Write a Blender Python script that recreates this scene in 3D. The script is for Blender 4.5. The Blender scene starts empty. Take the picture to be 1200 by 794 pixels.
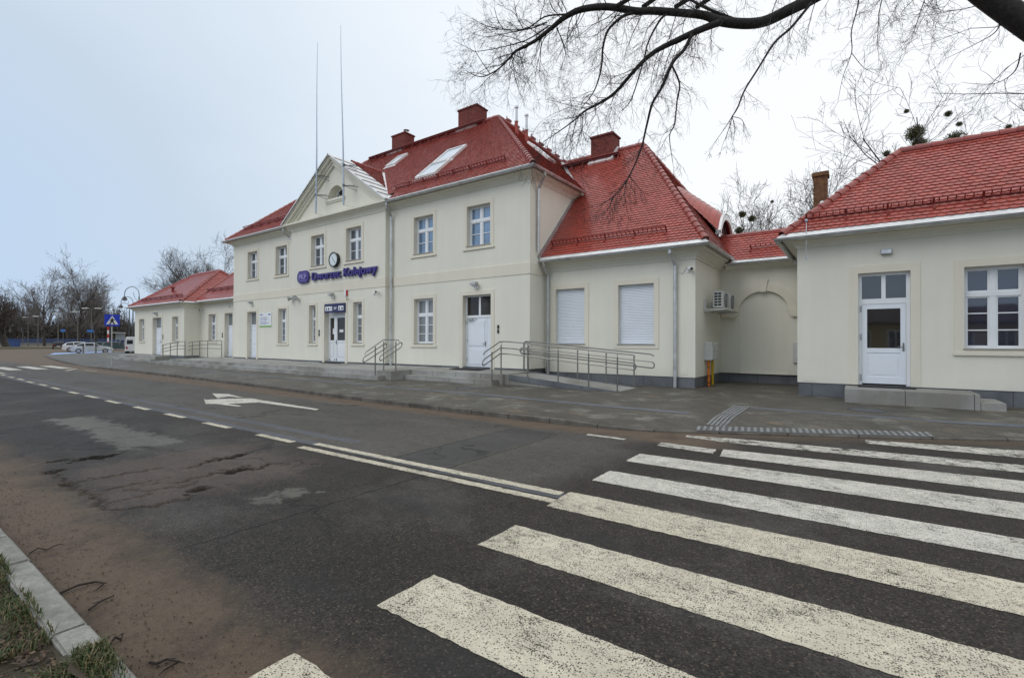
import bpy, bmesh, math, random
from mathutils import Vector, Matrix
random.seed(7)
C = bpy.context.scene
COL = C.collection
R = math.radians

# ------------------------------------------------------------------ camera
cam_d = bpy.data.cameras.new('camera')
cam = bpy.data.objects.new('camera', cam_d); COL.objects.link(cam)
cam_d.sensor_width = 36.0; cam_d.sensor_fit = 'HORIZONTAL'
cam_d.lens = 569.5362 / 1200 * 36
cam_d.clip_end = 3000; cam_d.clip_start = 0.05
cam.matrix_world = (Matrix.Translation((0, -15.2393, 1.6)) @ Matrix.Rotation(0.6196, 4, 'Z')
                    @ Matrix.Rotation(math.pi / 2 + 0.0071, 4, 'X') @ Matrix.Rotation(0.0031, 4, 'Z'))
C.camera = cam
C.render.resolution_x = 1024; C.render.resolution_y = 677

# ------------------------------------------------------------------ view, world, sun
C.view_settings.view_transform = 'Standard'
C.view_settings.look = 'None'
C.view_settings.gamma = 1.0
C.view_settings.use_curve_mapping = False
C.view_settings.exposure = 0.16

SUN_EL, SUN_AZ = R(42), R(205)      # azimuth: measured from +y clockwise
W = bpy.data.worlds.new('World'); C.world = W; W.use_nodes = True
wn = W.node_tree; wn.nodes.clear()
def wnode(t, **k):
    n = wn.nodes.new(t)
    for a, b in k.items(): setattr(n, a, b)
    return n
out = wnode('ShaderNodeOutputWorld'); bg = wnode('ShaderNodeBackground')
sky = wnode('ShaderNodeTexSky', sky_type='NISHITA', sun_disc=False)
sky.sun_elevation = SUN_EL; sky.sun_rotation = SUN_AZ; sky.air_density = 1.0; sky.dust_density = 2.0
tc = wnode('ShaderNodeTexCoord'); 
dot = wnode('ShaderNodeVectorMath', operation='DOT_PRODUCT')
v = Vector((0.52, 0.60, 0.60)).normalized(); dot.inputs[1].default_value = v
wn.links.new(tc.outputs['Generated'], dot.inputs[0])
ramp = wnode('ShaderNodeValToRGB')
e = ramp.color_ramp.elements
e[0].position = 0.0; e[0].color = (0.44, 0.57, 0.78, 1)
e[1].position = 1.0; e[1].color = (0.93, 0.95, 0.97, 1)
for p_, c_ in ((0.30, (0.47, 0.60, 0.78, 1)), (0.44, (0.535, 0.63, 0.735, 1)), (0.56, (0.67, 0.755, 0.84, 1)), (0.70, (0.82, 0.87, 0.92, 1)), (0.82, (0.905, 0.93, 0.955, 1))):
    q_ = e.new(p_); q_.color = c_
mr_ = wnode('ShaderNodeMapRange'); mr_.inputs[1].default_value = -1; mr_.inputs[2].default_value = 1
ns = wnode('ShaderNodeTexNoise'); ns.inputs['Scale'].default_value = 1.6; ns.inputs['Detail'].default_value = 5; ns.inputs['Roughness'].default_value = 0.5
mp = wnode('ShaderNodeMapping'); mp.inputs['Scale'].default_value = (1, 1, 2.6)
wn.links.new(tc.outputs['Generated'], mp.inputs[0]); wn.links.new(mp.outputs[0], ns.inputs['Vector'])
ma = wnode('ShaderNodeMath', operation='MULTIPLY_ADD'); ma.inputs[1].default_value = 0.16; 
wn.links.new(ns.outputs['Fac'], ma.inputs[0]); 
sub = wnode('ShaderNodeMath', operation='SUBTRACT'); sub.inputs[1].default_value = 0.08
wn.links.new(dot.outputs['Value'], mr_.inputs[0]); wn.links.new(mr_.outputs[0], sub.inputs[0]); wn.links.new(sub.outputs[0], ma.inputs[2])
wn.links.new(ma.outputs[0], ramp.inputs[0])
sc = wnode('ShaderNodeVectorMath', operation='SCALE'); sc.inputs['Scale'].default_value = 10.5
wn.links.new(ramp.outputs[0], sc.inputs[0])
mx = wnode('ShaderNodeMix', data_type='RGBA'); mx.inputs[0].default_value = 0.90
wn.links.new(sky.outputs[0], mx.inputs[6]); wn.links.new(sc.outputs[0], mx.inputs[7])
wn.links.new(mx.outputs[2], bg.inputs[0]); bg.inputs[1].default_value = 0.10
wn.links.new(bg.outputs[0], out.inputs[0])

sd = bpy.data.lights.new('sun', 'SUN'); sd.energy = 0.85; sd.angle = R(40); sd.color = (1.0, 0.96, 0.90)
so = bpy.data.objects.new('sun', sd); COL.objects.link(so)
sdir = Vector((math.sin(SUN_AZ) * math.cos(SUN_EL), math.cos(SUN_AZ) * math.cos(SUN_EL), math.sin(SUN_EL)))
so.rotation_euler = sdir.to_track_quat('Z', 'Y').to_euler(); so.location = (0, -30, 40)

# ------------------------------------------------------------------ node helpers
class NT:
    def __init__(s, name):
        s.m = bpy.data.materials.new(name); s.m.use_nodes = True
        s.t = s.m.node_tree; s.t.nodes.clear()
        s.o = s.t.nodes.new('ShaderNodeOutputMaterial'); s.b = s.t.nodes.new('ShaderNodeBsdfPrincipled')
        s.t.links.new(s.b.outputs[0], s.o.inputs[0])
        s.tc = s.t.nodes.new('ShaderNodeTexCoord').outputs['Object']
        s._xyz = None
    def put(s, v, sock):
        if isinstance(v, bpy.types.NodeSocket): s.t.links.new(v, sock)
        elif isinstance(v, (tuple, list)) and len(v) == 3 and sock.type == 'RGBA': sock.default_value = (*v, 1)
        else: sock.default_value = v
    def math(s, op, a, b=0.0, c=0.0, clamp=False):
        n = s.t.nodes.new('ShaderNodeMath'); n.operation = op; n.use_clamp = clamp
        for i, q in enumerate((a, b, c)): s.put(q, n.inputs[i])
        return n.outputs[0]
    def add(s, a, b): return s.math('ADD', a, b)
    def sub(s, a, b): return s.math('SUBTRACT', a, b)
    def mul(s, a, b): return s.math('MULTIPLY', a, b)
    def mx(s, a, b): return s.math('MAXIMUM', a, b)
    def mn(s, a, b): return s.math('MINIMUM', a, b)
    @property
    def xyz(s):
        if s._xyz is None:
            n = s.t.nodes.new('ShaderNodeSeparateXYZ'); s.t.links.new(s.tc, n.inputs[0]); s._xyz = n.outputs
        return s._xyz
    def noise(s, scale, detail=4, rough=0.55, vec=None, dist=0.0, col=False):
        n = s.t.nodes.new('ShaderNodeTexNoise'); n.inputs['Scale'].default_value = scale
        n.inputs['Detail'].default_value = detail; n.inputs['Roughness'].default_value = rough; n.inputs['Distortion'].default_value = dist
        s.t.links.new(vec or s.tc, n.inputs['Vector']); return n.outputs['Color' if col else 'Fac']
    def voro(s, scale, feature='F1', out='Distance', vec=None, rnd=1.0):
        n = s.t.nodes.new('ShaderNodeTexVoronoi'); n.feature = feature; n.inputs['Scale'].default_value = scale
        n.inputs['Randomness'].default_value = rnd
        s.t.links.new(vec or s.tc, n.inputs['Vector']); return n.outputs[out]
    def scale(s, v, vec=None):
        n = s.t.nodes.new('ShaderNodeMapping'); n.inputs['Scale'].default_value = v; s.t.links.new(vec or s.tc, n.inputs[0]); return n.outputs[0]
    def ramp(s, f, lo, hi):
        n = s.t.nodes.new('ShaderNodeMapRange'); n.interpolation_type = 'SMOOTHSTEP'
        s.put(f, n.inputs[0]); n.inputs[1].default_value = lo; n.inputs[2].default_value = hi
        return n.outputs[0]
    def mix(s, f, a, b):
        n = s.t.nodes.new('ShaderNodeMix'); n.data_type = 'RGBA'; s.put(f, n.inputs[0]); s.put(a, n.inputs[6]); s.put(b, n.inputs[7]); return n.outputs[2]
    def mulc(s, a, b):
        n = s.t.nodes.new('ShaderNodeMix'); n.data_type = 'RGBA'; n.blend_type = 'MULTIPLY'; n.inputs[0].default_value = 1; s.put(a, n.inputs[6]); s.put(b, n.inputs[7]); return n.outputs[2]
    def grey(s, f):
        n = s.t.nodes.new('ShaderNodeCombineColor')
        for i in range(3): s.put(f, n.inputs[i])
        return n.outputs[0]
    def bump(s, h, strength=0.3, dist=0.01, normal=None):
        n = s.t.nodes.new('ShaderNodeBump'); n.inputs['Strength'].default_value = strength; n.inputs['Distance'].default_value = dist
        s.put(h, n.inputs['Height'])
        if normal is not None: s.t.links.new(normal, n.inputs['Normal'])
        return n.outputs[0]
    def fin(s, col, rough=0.6, normal=None, metal=0.0, spec=0.5, coat=0.0, alpha=None):
        s.put(col, s.b.inputs['Base Color']); s.put(rough, s.b.inputs['Roughness']); s.put(metal, s.b.inputs['Metallic'])
        s.b.inputs['Specular IOR Level'].default_value = spec; s.b.inputs['Coat Weight'].default_value = coat
        if normal is not None: s.t.links.new(normal, s.b.inputs['Normal'])
        if alpha is not None: s.put(alpha, s.b.inputs['Alpha'])
        return s.m

def simple(name, col, rough=0.6, metal=0.0, var=0.12, scale=8.0, spec=0.5, bump=0.0, coat=0.0):
    n = NT(name)
    f = n.ramp(n.noise(scale, 5, 0.6), 0.25, 0.75)
    c = n.mix(f, tuple(q * (1 - var) for q in col), tuple(min(1, q * (1 + var)) for q in col))
    nm = n.bump(n.noise(scale * 14, 3), bump, 0.004) if bump else None
    r = n.math('MULTIPLY_ADD', f, 0.12, rough - 0.06)
    return n.fin(c, r, nm, metal, spec, coat)

MAT = {}
def plaster(name, col):
    n = NT(name)
    big = n.noise(0.45, 5, 0.6); streak = n.noise(1.0, 5, 0.6, n.scale((2.2, 2.2, 0.22)))
    f = n.ramp(n.add(n.mul(big, 0.6), n.mul(streak, 0.4)), 0.33, 0.68)
    c = n.mix(f, tuple(q * 0.945 for q in col), tuple(q * 1.025 for q in col))
    # faint splash dirt near the base
    low = n.mul(n.ramp(n.add(n.xyz[2], n.mul(n.noise(3.0, 4), 0.5)), 1.05, 0.45), 0.16)
    c = n.mix(low, c, (0.33, 0.30, 0.24))
    return n.fin(c, 0.88, n.bump(n.noise(90, 4, 0.6), 0.25, 0.004), spec=0.25)
MAT['plaster'] = plaster('cream_plaster', (0.765, 0.742, 0.640))
MAT['trim'] = plaster('trim_plaster', (0.745, 0.70, 0.59))
n = NT('grey_granite')
sp = n.ramp(n.noise(130, 3, 0.7), 0.35, 0.68); big = n.noise(1.2, 4)
c = n.mix(sp, (0.10, 0.11, 0.12), (0.22, 0.23, 0.245)); c = n.mix(n.ramp(big, 0.35, 0.7), c, n.mulc(c, (0.62, 0.62, 0.64)))
jx = n.math('PINGPONG', n.add(n.xyz[0], 30.07), 0.5); j = n.ramp(jx, 0.012, 0.004)
c = n.mix(j, c, (0.05, 0.05, 0.05))
MAT['granite'] = n.fin(c, 0.55, spec=0.4)
n = NT('pale_granite')
sp = n.ramp(n.noise(110, 3, 0.7), 0.35, 0.68); big = n.noise(0.9, 5)
c = n.mix(sp, (0.27, 0.265, 0.25), (0.43, 0.425, 0.40)); c = n.mix(n.ramp(big, 0.38, 0.66), c, n.mulc(c, (0.66, 0.64, 0.60)))
jx = n.math('PINGPONG', n.add(n.xyz[0], 30.3), 0.6); j = n.ramp(jx, 0.012, 0.004)
c = n.mix(j, c, (0.07, 0.07, 0.065))
MAT['step'] = n.fin(c, 0.6, spec=0.4)

def tilemat(name, col, dark=0.7):
    n = NT(name)
    g = n.t.nodes.new('ShaderNodeNewGeometry')
    f = n.math('POWER', g.outputs['Random Per Island'], 1.3)
    c = n.mix(f, tuple(q * 1.1 for q in col), tuple(q * dark for q in col))
    c = n.mix(n.mul(n.ramp(n.noise(0.7, 5, 0.6), 0.35, 0.75), 0.35), c, tuple(q * 0.7 for q in col))
    return n.fin(c, n.math('MULTIPLY_ADD', n.noise(3, 3), 0.16, 0.34), None, spec=0.6, coat=0.25)
MAT['tile'] = tilemat('red_roof_tile', (0.37, 0.062, 0.042), .80)
MAT['tile_under'] = simple('dark_tile_bed', (0.20, 0.045, 0.035), 0.8)
MAT['ridge'] = tilemat('ridge_tile', (0.29, 0.048, 0.034), 0.8)
MAT['guard'] = simple('dark_red_paint', (0.20, 0.025, 0.02), 0.5)
def brickmat(name, c1, c2, mortar, sx=1.0):
    n = NT(name)
    # world-aligned brick courses around the shaft: u runs along x+y
    cb = n.t.nodes.new('ShaderNodeCombineXYZ'); n.put(n.add(n.xyz[0], n.xyz[1]), cb.inputs[0]); n.put(n.xyz[2], cb.inputs[1])
    b = n.t.nodes.new('ShaderNodeTexBrick'); n.t.links.new(cb.outputs[0], b.inputs['Vector'])
    b.inputs['Scale'].default_value = 1.0; b.inputs['Brick Width'].default_value = 0.26; b.inputs['Row Height'].default_value = 0.083
    b.inputs['Mortar Size'].default_value = 0.006; b.inputs['Color1'].default_value = (*c1, 1); b.inputs['Color2'].default_value = (*c2, 1); b.inputs['Mortar'].default_value = (*mortar, 1)
    c = n.mix(n.ramp(n.noise(7, 5), 0.35, 0.75), b.outputs['Color'], n.mulc(b.outputs['Color'], (0.6, 0.58, 0.56)))
    return n.fin(c, 0.8, n.bump(n.mul(b.outputs['Fac'], -1.0), 0.6, 0.01), spec=0.3)
MAT['brick'] = brickmat('red_brick', (0.23, 0.052, 0.04), (0.17, 0.042, 0.034), (0.13, 0.05, 0.04))
MAT['ybrick'] = brickmat('yellow_brick', (0.22, 0.115, 0.052), (0.12, 0.06, 0.032), (0.13, 0.085, 0.05))
MAT['zinc'] = simple('galvanised_zinc', (0.56, 0.57, 0.57), 0.42, 0.75, 0.18, 3.0)
MAT['pale_zinc'] = simple('bright_zinc_sheet', (0.78, 0.78, 0.77), 0.5, 0.35, 0.12, 2.2)
MAT['seam'] = simple('dark_seam', (0.12, 0.13, 0.14), 0.5, 0.5)
MAT['steel'] = simple('stainless_steel', (0.27, 0.26, 0.245), 0.38, 0.9, 0.1, 20)
MAT['white'] = simple('white_pvc', (0.80, 0.82, 0.84), 0.35, 0, 0.03, 2)
MAT['white_door'] = simple('white_door_panel', (0.78, 0.82, 0.87), 0.38, 0, 0.03, 2)
MAT['black'] = simple('black_plastic', (0.02, 0.02, 0.022), 0.45)
MAT['grey'] = simple('grey_metal', (0.40, 0.41, 0.40), 0.5, 0.1)
MAT['pale'] = simple('pale_grey_box', (0.58, 0.58, 0.55), 0.55, 0, 0.05, 4)
MAT['sill'] = simple('sill_stone', (0.40, 0.38, 0.33), 0.7)
MAT['mat'] = simple('dark_doormat', (0.018, 0.018, 0.02), 0.9)
MAT['orange'] = simple('orange_pipe', (0.75, 0.20, 0.02), 0.5)
MAT['yellow'] = simple('yellow_pipe', (0.62, 0.40, 0.01), 0.5)
MAT['purple'] = simple('purple_letter', (0.040, 0.024, 0.21), 0.45, 0, 0.06)
MAT['lilac'] = simple('lilac_letter', (0.30, 0.26, 0.55), 0.5)
MAT['navy'] = simple('navy_panel', (0.012, 0.016, 0.085), 0.35)
MAT['signwhite'] = simple('sign_white', (0.78, 0.79, 0.80), 0.5)
MAT['clockface'] = simple('clock_face', (0.72, 0.80, 0.82), 0.35)
MAT['green'] = simple('sign_green', (0.20, 0.52, 0.05), 0.5)
MAT['textgrey'] = simple('sign_text', (0.10, 0.16, 0.38), 0.5)
MAT['signblue'] = simple('sign_blue', (0.005, 0.035, 0.50), 0.4)
MAT['red'] = simple('red_plastic', (0.50, 0.02, 0.02), 0.4)
MAT['lampglass'] = simple('lamp_glass', (0.70, 0.74, 0.80), 0.25)
MAT['copper'] = simple('rod_metal', (0.36, 0.42, 0.50), 0.4, 0.6)
MAT['clay'] = simple('clay_vent', (0.34, 0.06, 0.045), 0.6)

def glassmat(name, col, rough=0.03, ior=1.9, var=0.3):
    n = NT(name)
    f = n.ramp(n.noise(1.3, 2), 0.3, 0.7)
    c = n.mix(f, tuple(q * (1 - var) for q in col), tuple(q * (1 + var) for q in col))
    m = n.fin(c, rough, n.bump(n.noise(1.7, 1), 0.05, 0.02)); n.b.inputs['IOR'].default_value = ior
    return m
MAT['glass'] = glassmat('window_glass', (0.045, 0.065, 0.095), ior=2.5)
MAT['glass_painted_sky'] = glassmat('window_glass_painted_sky', (0.09, 0.185, 0.32), ior=2.4, var=.25)  # blue sky reflection painted into the pane colour
MAT['glass_curtain'] = glassmat('window_glass_with_blind', (0.20, 0.22, 0.23), ior=1.7, var=0.12)
MAT['glass_dark'] = glassmat('dark_window_glass', (0.016, 0.017, 0.020), ior=2.0)
MAT['glass_annex'] = glassmat('annex_window_glass', (0.022, 0.026, 0.050), ior=2.0)
MAT['glass_door'] = glassmat('door_glass', (0.030, 0.026, 0.020), ior=1.5)
MAT['glass_sky'] = glassmat('skylight_glass', (0.55, 0.60, 0.66), ior=1.8, var=0.1)
n = NT('roller_shutter')
z = n.math('PINGPONG', n.xyz[2], 0.0275)
c = n.mix(n.ramp(z, 0.004, 0.012), (0.50, 0.54, 0.60), (0.80, 0.83, 0.87))
MAT['shutter'] = n.fin(c, 0.4, n.bump(n.ramp(z, 0.0, 0.02), 0.9, 0.01))

# ------------------------------------------------------------------ mesh helpers
class MB:
    def __init__(s): s.v = []; s.f = []; s.mi = []; s.cur = 0
    def vert(s, p): s.v.append(tuple(p)); return len(s.v) - 1
    def face(s, idx): s.f.append(tuple(idx)); s.mi.append(s.cur)
    def poly(s, pts): s.face([s.vert(p) for p in pts]); return s
    def box(s, x0, x1, y0, y1, z0, z1):
        P = [s.vert((x, y, z)) for z in (z0, z1) for y in (y0, y1) for x in (x0, x1)]
        for q in ((0, 2, 3, 1), (4, 5, 7, 6), (0, 1, 5, 4), (2, 6, 7, 3), (0, 4, 6, 2), (1, 3, 7, 5)): s.face([P[i] for i in q])
        return s
    def obox(s, c, ax, ay, az, hx, hy, hz):
        c = Vector(c); ax = Vector(ax).normalized() * hx; ay = Vector(ay).normalized() * hy; az = Vector(az).normalized() * hz
        P = [s.vert(c + ax * i + ay * j + az * k) for k in (-1, 1) for j in (-1, 1) for i in (-1, 1)]
        for q in ((0, 2, 3, 1), (4, 5, 7, 6), (0, 1, 5, 4), (2, 6, 7, 3), (0, 4, 6, 2), (1, 3, 7, 5)): s.face([P[i] for i in q])
        return s
    def bar(s, a, b, w, h=None, up=(0, 0, 1)):
        a, b = Vector(a), Vector(b); d = b - a; u = Vector(up)
        if abs(d.normalized().dot(u)) > 0.95: u = Vector((0, 1, 0))
        sx = d.cross(u).normalized(); sz = sx.cross(d).normalized()
        return s.obox((a + b) / 2, d, sx, sz, d.length / 2, w / 2, (h or w) / 2)
    def tube(s, pts, r, n=8, cap=True):
        pts = [Vector(p) for p in pts]; rs = r if isinstance(r, (list, tuple)) else [r] * len(pts)
        rings = []; prev = None
        for i, p in enumerate(pts):
            d = (pts[min(i + 1, len(pts) - 1)] - pts[max(i - 1, 0)])
            d = d.normalized() if d.length > 1e-9 else Vector((0, 0, 1))
            if prev is None:
                u = d.orthogonal().normalized()
            else:
                u = prev - d * prev.dot(d)
                u = u.normalized() if u.length > 1e-6 else d.orthogonal().normalized()
            prev = u; w = d.cross(u)
            rings.append([s.vert(p + (u * math.cos(2 * math.pi * k / n) + w * math.sin(2 * math.pi * k / n)) * rs[i]) for k in range(n)])
        for a, b in zip(rings, rings[1:]):
            for k in range(n): s.face((a[k], a[(k + 1) % n], b[(k + 1) % n], b[k]))
        if cap: s.face(rings[0][::-1]); s.face(rings[-1])
        return s
    def cyl(s, x, y, z0, z1, r, n=12, r1=None): return s.tube([(x, y, z0), (x, y, z1)], [r, r if r1 is None else r1], n)
    def ball(s, c, r, sz=1.0, nu=10, nv=6, jit=0.0):
        c = Vector(c); rings = []
        for j in range(nv + 1):
            t = math.pi * j / nv
            rings.append([s.vert(c + Vector((math.sin(t) * math.cos(2 * math.pi * k / nu), math.sin(t) * math.sin(2 * math.pi * k / nu), math.cos(t) * sz)) * r * (1 + random.uniform(-jit, jit))) for k in range(nu)])
        for a, b in zip(rings, rings[1:]):
            for k in range(nu): s.face((a[k], b[k], b[(k + 1) % nu], a[(k + 1) % nu]))
        return s
    def sweep(s, path, prof, closed=False, cap=True):
        """path: (x,y) polyline, outward = right of travel; prof: (offset outward, z)"""
        P = [Vector(p) for p in path]; n = len(P); rings = []
        def rn(a, b): d = (b - a).normalized(); return Vector((d.y, -d.x))
        for i, p in enumerate(P):
            a = rn(P[i - 1], p) if (i > 0 or closed) else None
            b = rn(p, P[(i + 1) % n]) if (i < n - 1 or closed) else None
            if a is None: m = b
            elif b is None: m = a
            else: m = (a + b) / (1 + a.dot(b))
            rings.append([s.vert((p.x + m.x * o, p.y + m.y * o, z)) for o, z in prof])
        k = len(prof); seq = list(zip(rings, rings[1:])) + ([(rings[-1], rings[0])] if closed else [])
        for a, b in seq:
            for j in range(k - 1): s.face((a[j], b[j], b[j + 1], a[j + 1]))
        if cap and not closed: s.face(rings[0]); s.face(rings[-1][::-1])
        return s
    def arcwall(s): pass
    def build(s, name, mat, parent=None, smooth=False, mats=None):
        me = bpy.data.meshes.new(name); me.from_pydata(s.v, [], s.f)
        for m in (mats or [mat]): me.materials.append(m)
        if mats: me.polygons.foreach_set('material_index', s.mi)
        if smooth: me.polygons.foreach_set('use_smooth', [True] * len(me.polygons))
        me.update()
        o = bpy.data.objects.new(name, me); COL.objects.link(o)
        if parent is not None: adopt(o, parent)
        return o
def wloc(o):
    p = Vector(o.location)
    if o.parent is not None: p = o.parent['_w'] if False else p
    return p
def adopt(o, parent):
    o.parent = parent
    base = Vector((0, 0, 0)); q = parent
    if parent.type == 'EMPTY': base = Vector(parent.location)
    o.matrix_parent_inverse = Matrix.Translation(-base) if parent.type == 'EMPTY' else Matrix.Identity(4)
def tag(o, label, cat, group=None):
    o['label'] = label; o['category'] = cat
    if group: o['group'] = group
    return o
def thing(name, label, cat, loc=(0, 0, 0), group=None):
    o = bpy.data.objects.new(name, None); COL.objects.link(o); o.location = loc; o.empty_display_size = 0.3
    return tag(o, label, cat, group)
def struct(o, kind='structure'): o['kind'] = kind; return o
def fix(o):
    bm = bmesh.new(); bm.from_mesh(o.data); bmesh.ops.recalc_face_normals(bm, faces=bm.faces); bm.to_mesh(o.data); bm.free(); return o
def copy_tree(o, parent=None):
    c = o.copy(); COL.objects.link(c)
    if parent is not None: c.parent = parent; c.matrix_parent_inverse = o.matrix_parent_inverse.copy()
    for ch in o.children: copy_tree(ch, c)
    return c
def bevel(o, w=0.01, seg=2):
    bm = bmesh.new(); bm.from_mesh(o.data)
    bmesh.ops.bevel(bm, geom=list(bm.edges), offset=w, segments=seg, affect='EDGES', clamp_overlap=True)
    bm.to_mesh(o.data); bm.free(); return o
def text_mesh(body, size, extrude, offset=0.0, font_space=1.0):
    cu = bpy.data.curves.new('t', 'FONT'); cu.body = body; cu.size = size; cu.extrude = extrude; cu.offset = offset
    cu.align_x = 'LEFT'; cu.space_character = font_space; cu.resolution_u = 4
    to = bpy.data.objects.new('t', cu); COL.objects.link(to)
    bpy.context.view_layer.update()
    me = bpy.data.meshes.new_from_object(to.evaluated_get(bpy.context.evaluated_depsgraph_get()))
    bpy.data.objects.remove(to); bpy.data.curves.remove(cu)
    return me

# ------------------------------------------------------------------ ground, road, pavement
K = [(-86.5, 8.4), (-78, 1.8), (-74.2, -1.2), (-70, -2.2), (-62, -3.3), (-57, -4.1), (-45.7, -5.5), (-40, -5.95), (-35.2, -6.2), (-30.3, -6.2), (-23.75, -6.3), (-17.4, -6.5),
     (-11.9, -6.85), (-7.5, -6.97), (-4.56, -6.94), (-3.85, -6.85), (-3.1, -6.68), (-1.28, -5.78), (0.51, -4.83), (2.21, -3.84), (3.4, -3.25), (5, -2.95), (8, -2.85), (40, -2.8)]
def kh(x):
    if x < -62: return 0.03
    if -44.5 < x < -39.0: return 0.03
    if x > -3.4: return 0.03
    if x > -4.6: return 0.03 + 0.07 * (-3.4 - x) / 1.2
    return 0.10
WALK = 0.125
def knorm(i):
    a = Vector(K[max(i - 1, 0)]); b = Vector(K[min(i + 1, len(K) - 1)]); d = (b - a).normalized(); return Vector((-d.y, d.x))

n = NT('asphalt')
X, Y = n.xyz[0], n.xyz[1]
warp = n.sub(n.noise(0.9, 4, 0.6), 0.5); warp2 = n.sub(n.noise(3.2, 5, 0.65), 0.5)
fine = n.noise(160, 2, 0.7); fine2 = n.voro(95, out='Color')
sp = n.t.nodes.new('ShaderNodeSeparateColor'); n.t.links.new(fine2, sp.inputs[0])
agg = n.ramp(sp.outputs[0], 0.0, 1.0)
base = n.mix(agg, (0.0130, 0.0112, 0.0095), (0.045, 0.0385, 0.032))
base = n.mix(n.ramp(sp.outputs[1], 0.93, 0.96), base, (0.105, 0.08, 0.06))
# the far lane is older and paler
lane = n.ramp(n.add(Y, n.mul(warp, 0.25)), -10.95, -10.8)
older = n.mul(lane, n.ramp(n.add(X, n.mul(warp, 1.0)), -2.5, -3.2))
base = n.mix(n.mul(older, 0.75), base, n.mix(agg, (0.062, 0.057, 0.050), (0.135, 0.124, 0.108)))
blot = n.ramp(n.noise(0.55, 6, 0.65), 0.50, 0.66)
base = n.mix(n.mul(blot, 0.42), base, n.mix(agg, (0.07, 0.065, 0.06), (0.14, 0.13, 0.118)))
blot2 = n.ramp(n.noise(0.33, 5, 0.7, n.scale((0.6, 1.5, 1))), 0.55, 0.68)
base = n.mix(n.mul(blot2, 0.5), base, (0.028, 0.027, 0.027))
def boxmask(x0, x1, y0, y1, soft, w=0.0, wv=None):
    xx = n.add(X, n.mul(wv if wv is not None else warp2, w)); yy = n.add(Y, n.mul(wv if wv is not None else warp, w))
    return n.mul(n.mul(n.ramp(xx, x0 - soft, x0 + soft), n.ramp(xx, x1 + soft, x1 - soft)), n.mul(n.ramp(yy, y0 - soft, y0 + soft), n.ramp(yy, y1 + soft, y1 - soft)))
# pale worn patch in the near lane, smooth trench patch, sealed strips, pinkish broken area
base = n.mix(n.mul(boxmask(-13.4, -8.7, -12.65, -12.0, 0.05, 1.0, n.add(warp2, n.mul(warp, .6))), 0.8), base, n.mix(agg, (0.10, 0.097, 0.085), (0.165, 0.16, 0.14)))
base = n.mix(n.mul(boxmask(-8.0, -5.6, -13.55, -11.5, 0.3, 1.2), 0.55), base, n.mix(agg, (0.085, 0.062, 0.05), (0.14, 0.105, 0.086)))
base = n.mix(n.mul(boxmask(-5.05, -4.74, -12.75, -12.25, 0.03, 0.9, n.sub(n.noise(7, 5, .7), .5)), 0.7), base, (0.15, 0.14, 0.118))
base = n.mix(n.mul(boxmask(-5.27, -4.31, -10.75, -7.8, 0.015, 0.05), 0.75), base, (0.056, 0.055, 0.052))
for y0, a, b in ((-10.80, -40, -2.4), (-10.35, -40, -6.5)):
    base = n.mix(n.mul(boxmask(a, b, y0 - 0.09, y0 + 0.09, 0.03, 0.14), 0.75), base, (0.098, 0.104, 0.118))
# thin transverse seams and longitudinal joint
def line(d, w): return n.ramp(n.math('ABSOLUTE', d), w, w * 0.3)
crk = n.mul(line(n.add(n.sub(X, -4.25), n.mul(warp2, 0.12)), 0.022), n.ramp(Y, -7.7, -8.0))
crk = n.mx(crk, n.mul(n.mul(line(n.add(n.sub(X, -5.26), n.mul(warp2, 0.10)), 0.018), n.ramp(Y, -10.9, -10.7)), n.ramp(Y, -7.7, -8.0)))
crk = n.mx(crk, n.mul(line(n.add(n.sub(Y, -10.90), n.mul(warp2, 0.12)), 0.02), n.ramp(X, -2.4, -2.7)))
vc = n.t.nodes.new('ShaderNodeVectorMath'); vc.operation = 'MULTIPLY_ADD'
n.t.links.new(n.noise(1.6, 4, 0.6, col=True), vc.inputs[0]); vc.inputs[1].default_value = (1.4, 1.4, 0); n.t.links.new(n.tc, vc.inputs[2])
cr = n.voro(0.42, 'DISTANCE_TO_EDGE', vec=vc.outputs[0])
crk2 = n.mul(n.ramp(cr, 0.018, 0.004), n.ramp(n.noise(0.5, 3), 0.48, 0.6))
crk = n.mx(crk, n.mul(crk2, n.ramp(X, -2.5, -4.5)))
base = n.mix(n.mul(crk, 0.7), base, (0.012, 0.011, 0.010))
# far end: dustier ground of the junction
base = n.mix(n.mul(n.ramp(n.add(X, n.mul(warp, 12)), -44, -60), 0.8), base, n.mix(n.noise(0.12, 5), (0.10, 0.088, 0.072), (0.19, 0.165, 0.135)))
# blown sand along both kerbs
def sandmask(d, lo, hi): return n.ramp(d, lo, hi)
s1 = n.add(n.sub(n.mul(X, -0.0), Y), n.mul(n.sub(n.noise(1.3, 6, 0.7), 0.5), 0.9))      # grows towards the near verge
sfine = n.mul(n.sub(n.noise(9, 6, 0.8), 0.5), 0.35)
near = n.ramp(n.add(s1, sfine), 13.52, 14.08)
near = n.mul(near, n.ramp(X, -1.2, -2.4))
far = n.ramp(n.add(n.add(Y, n.mul(n.add(X, 20), -0.0)), n.add(n.mul(n.sub(n.noise(0.9, 6, 0.7), 0.5), 0.7), sfine)), -7.75, -7.25)
far = n.mul(far, n.ramp(X, -1.3, -2.2))
far2 = n.mul(n.ramp(n.add(n.add(Y, n.mul(X, -0.53)), n.add(n.mul(n.sub(n.noise(1.4, 6, 0.7), 0.5), 0.8), sfine)), -5.85, -5.05), n.mul(n.ramp(X, -2.6, -1.6), 0.75))
sand = n.mx(near, n.mx(far, far2))
sc_ = n.mix(n.noise(4.0, 6, 0.7), (0.112, 0.080, 0.054), (0.225, 0.162, 0.108))
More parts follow.
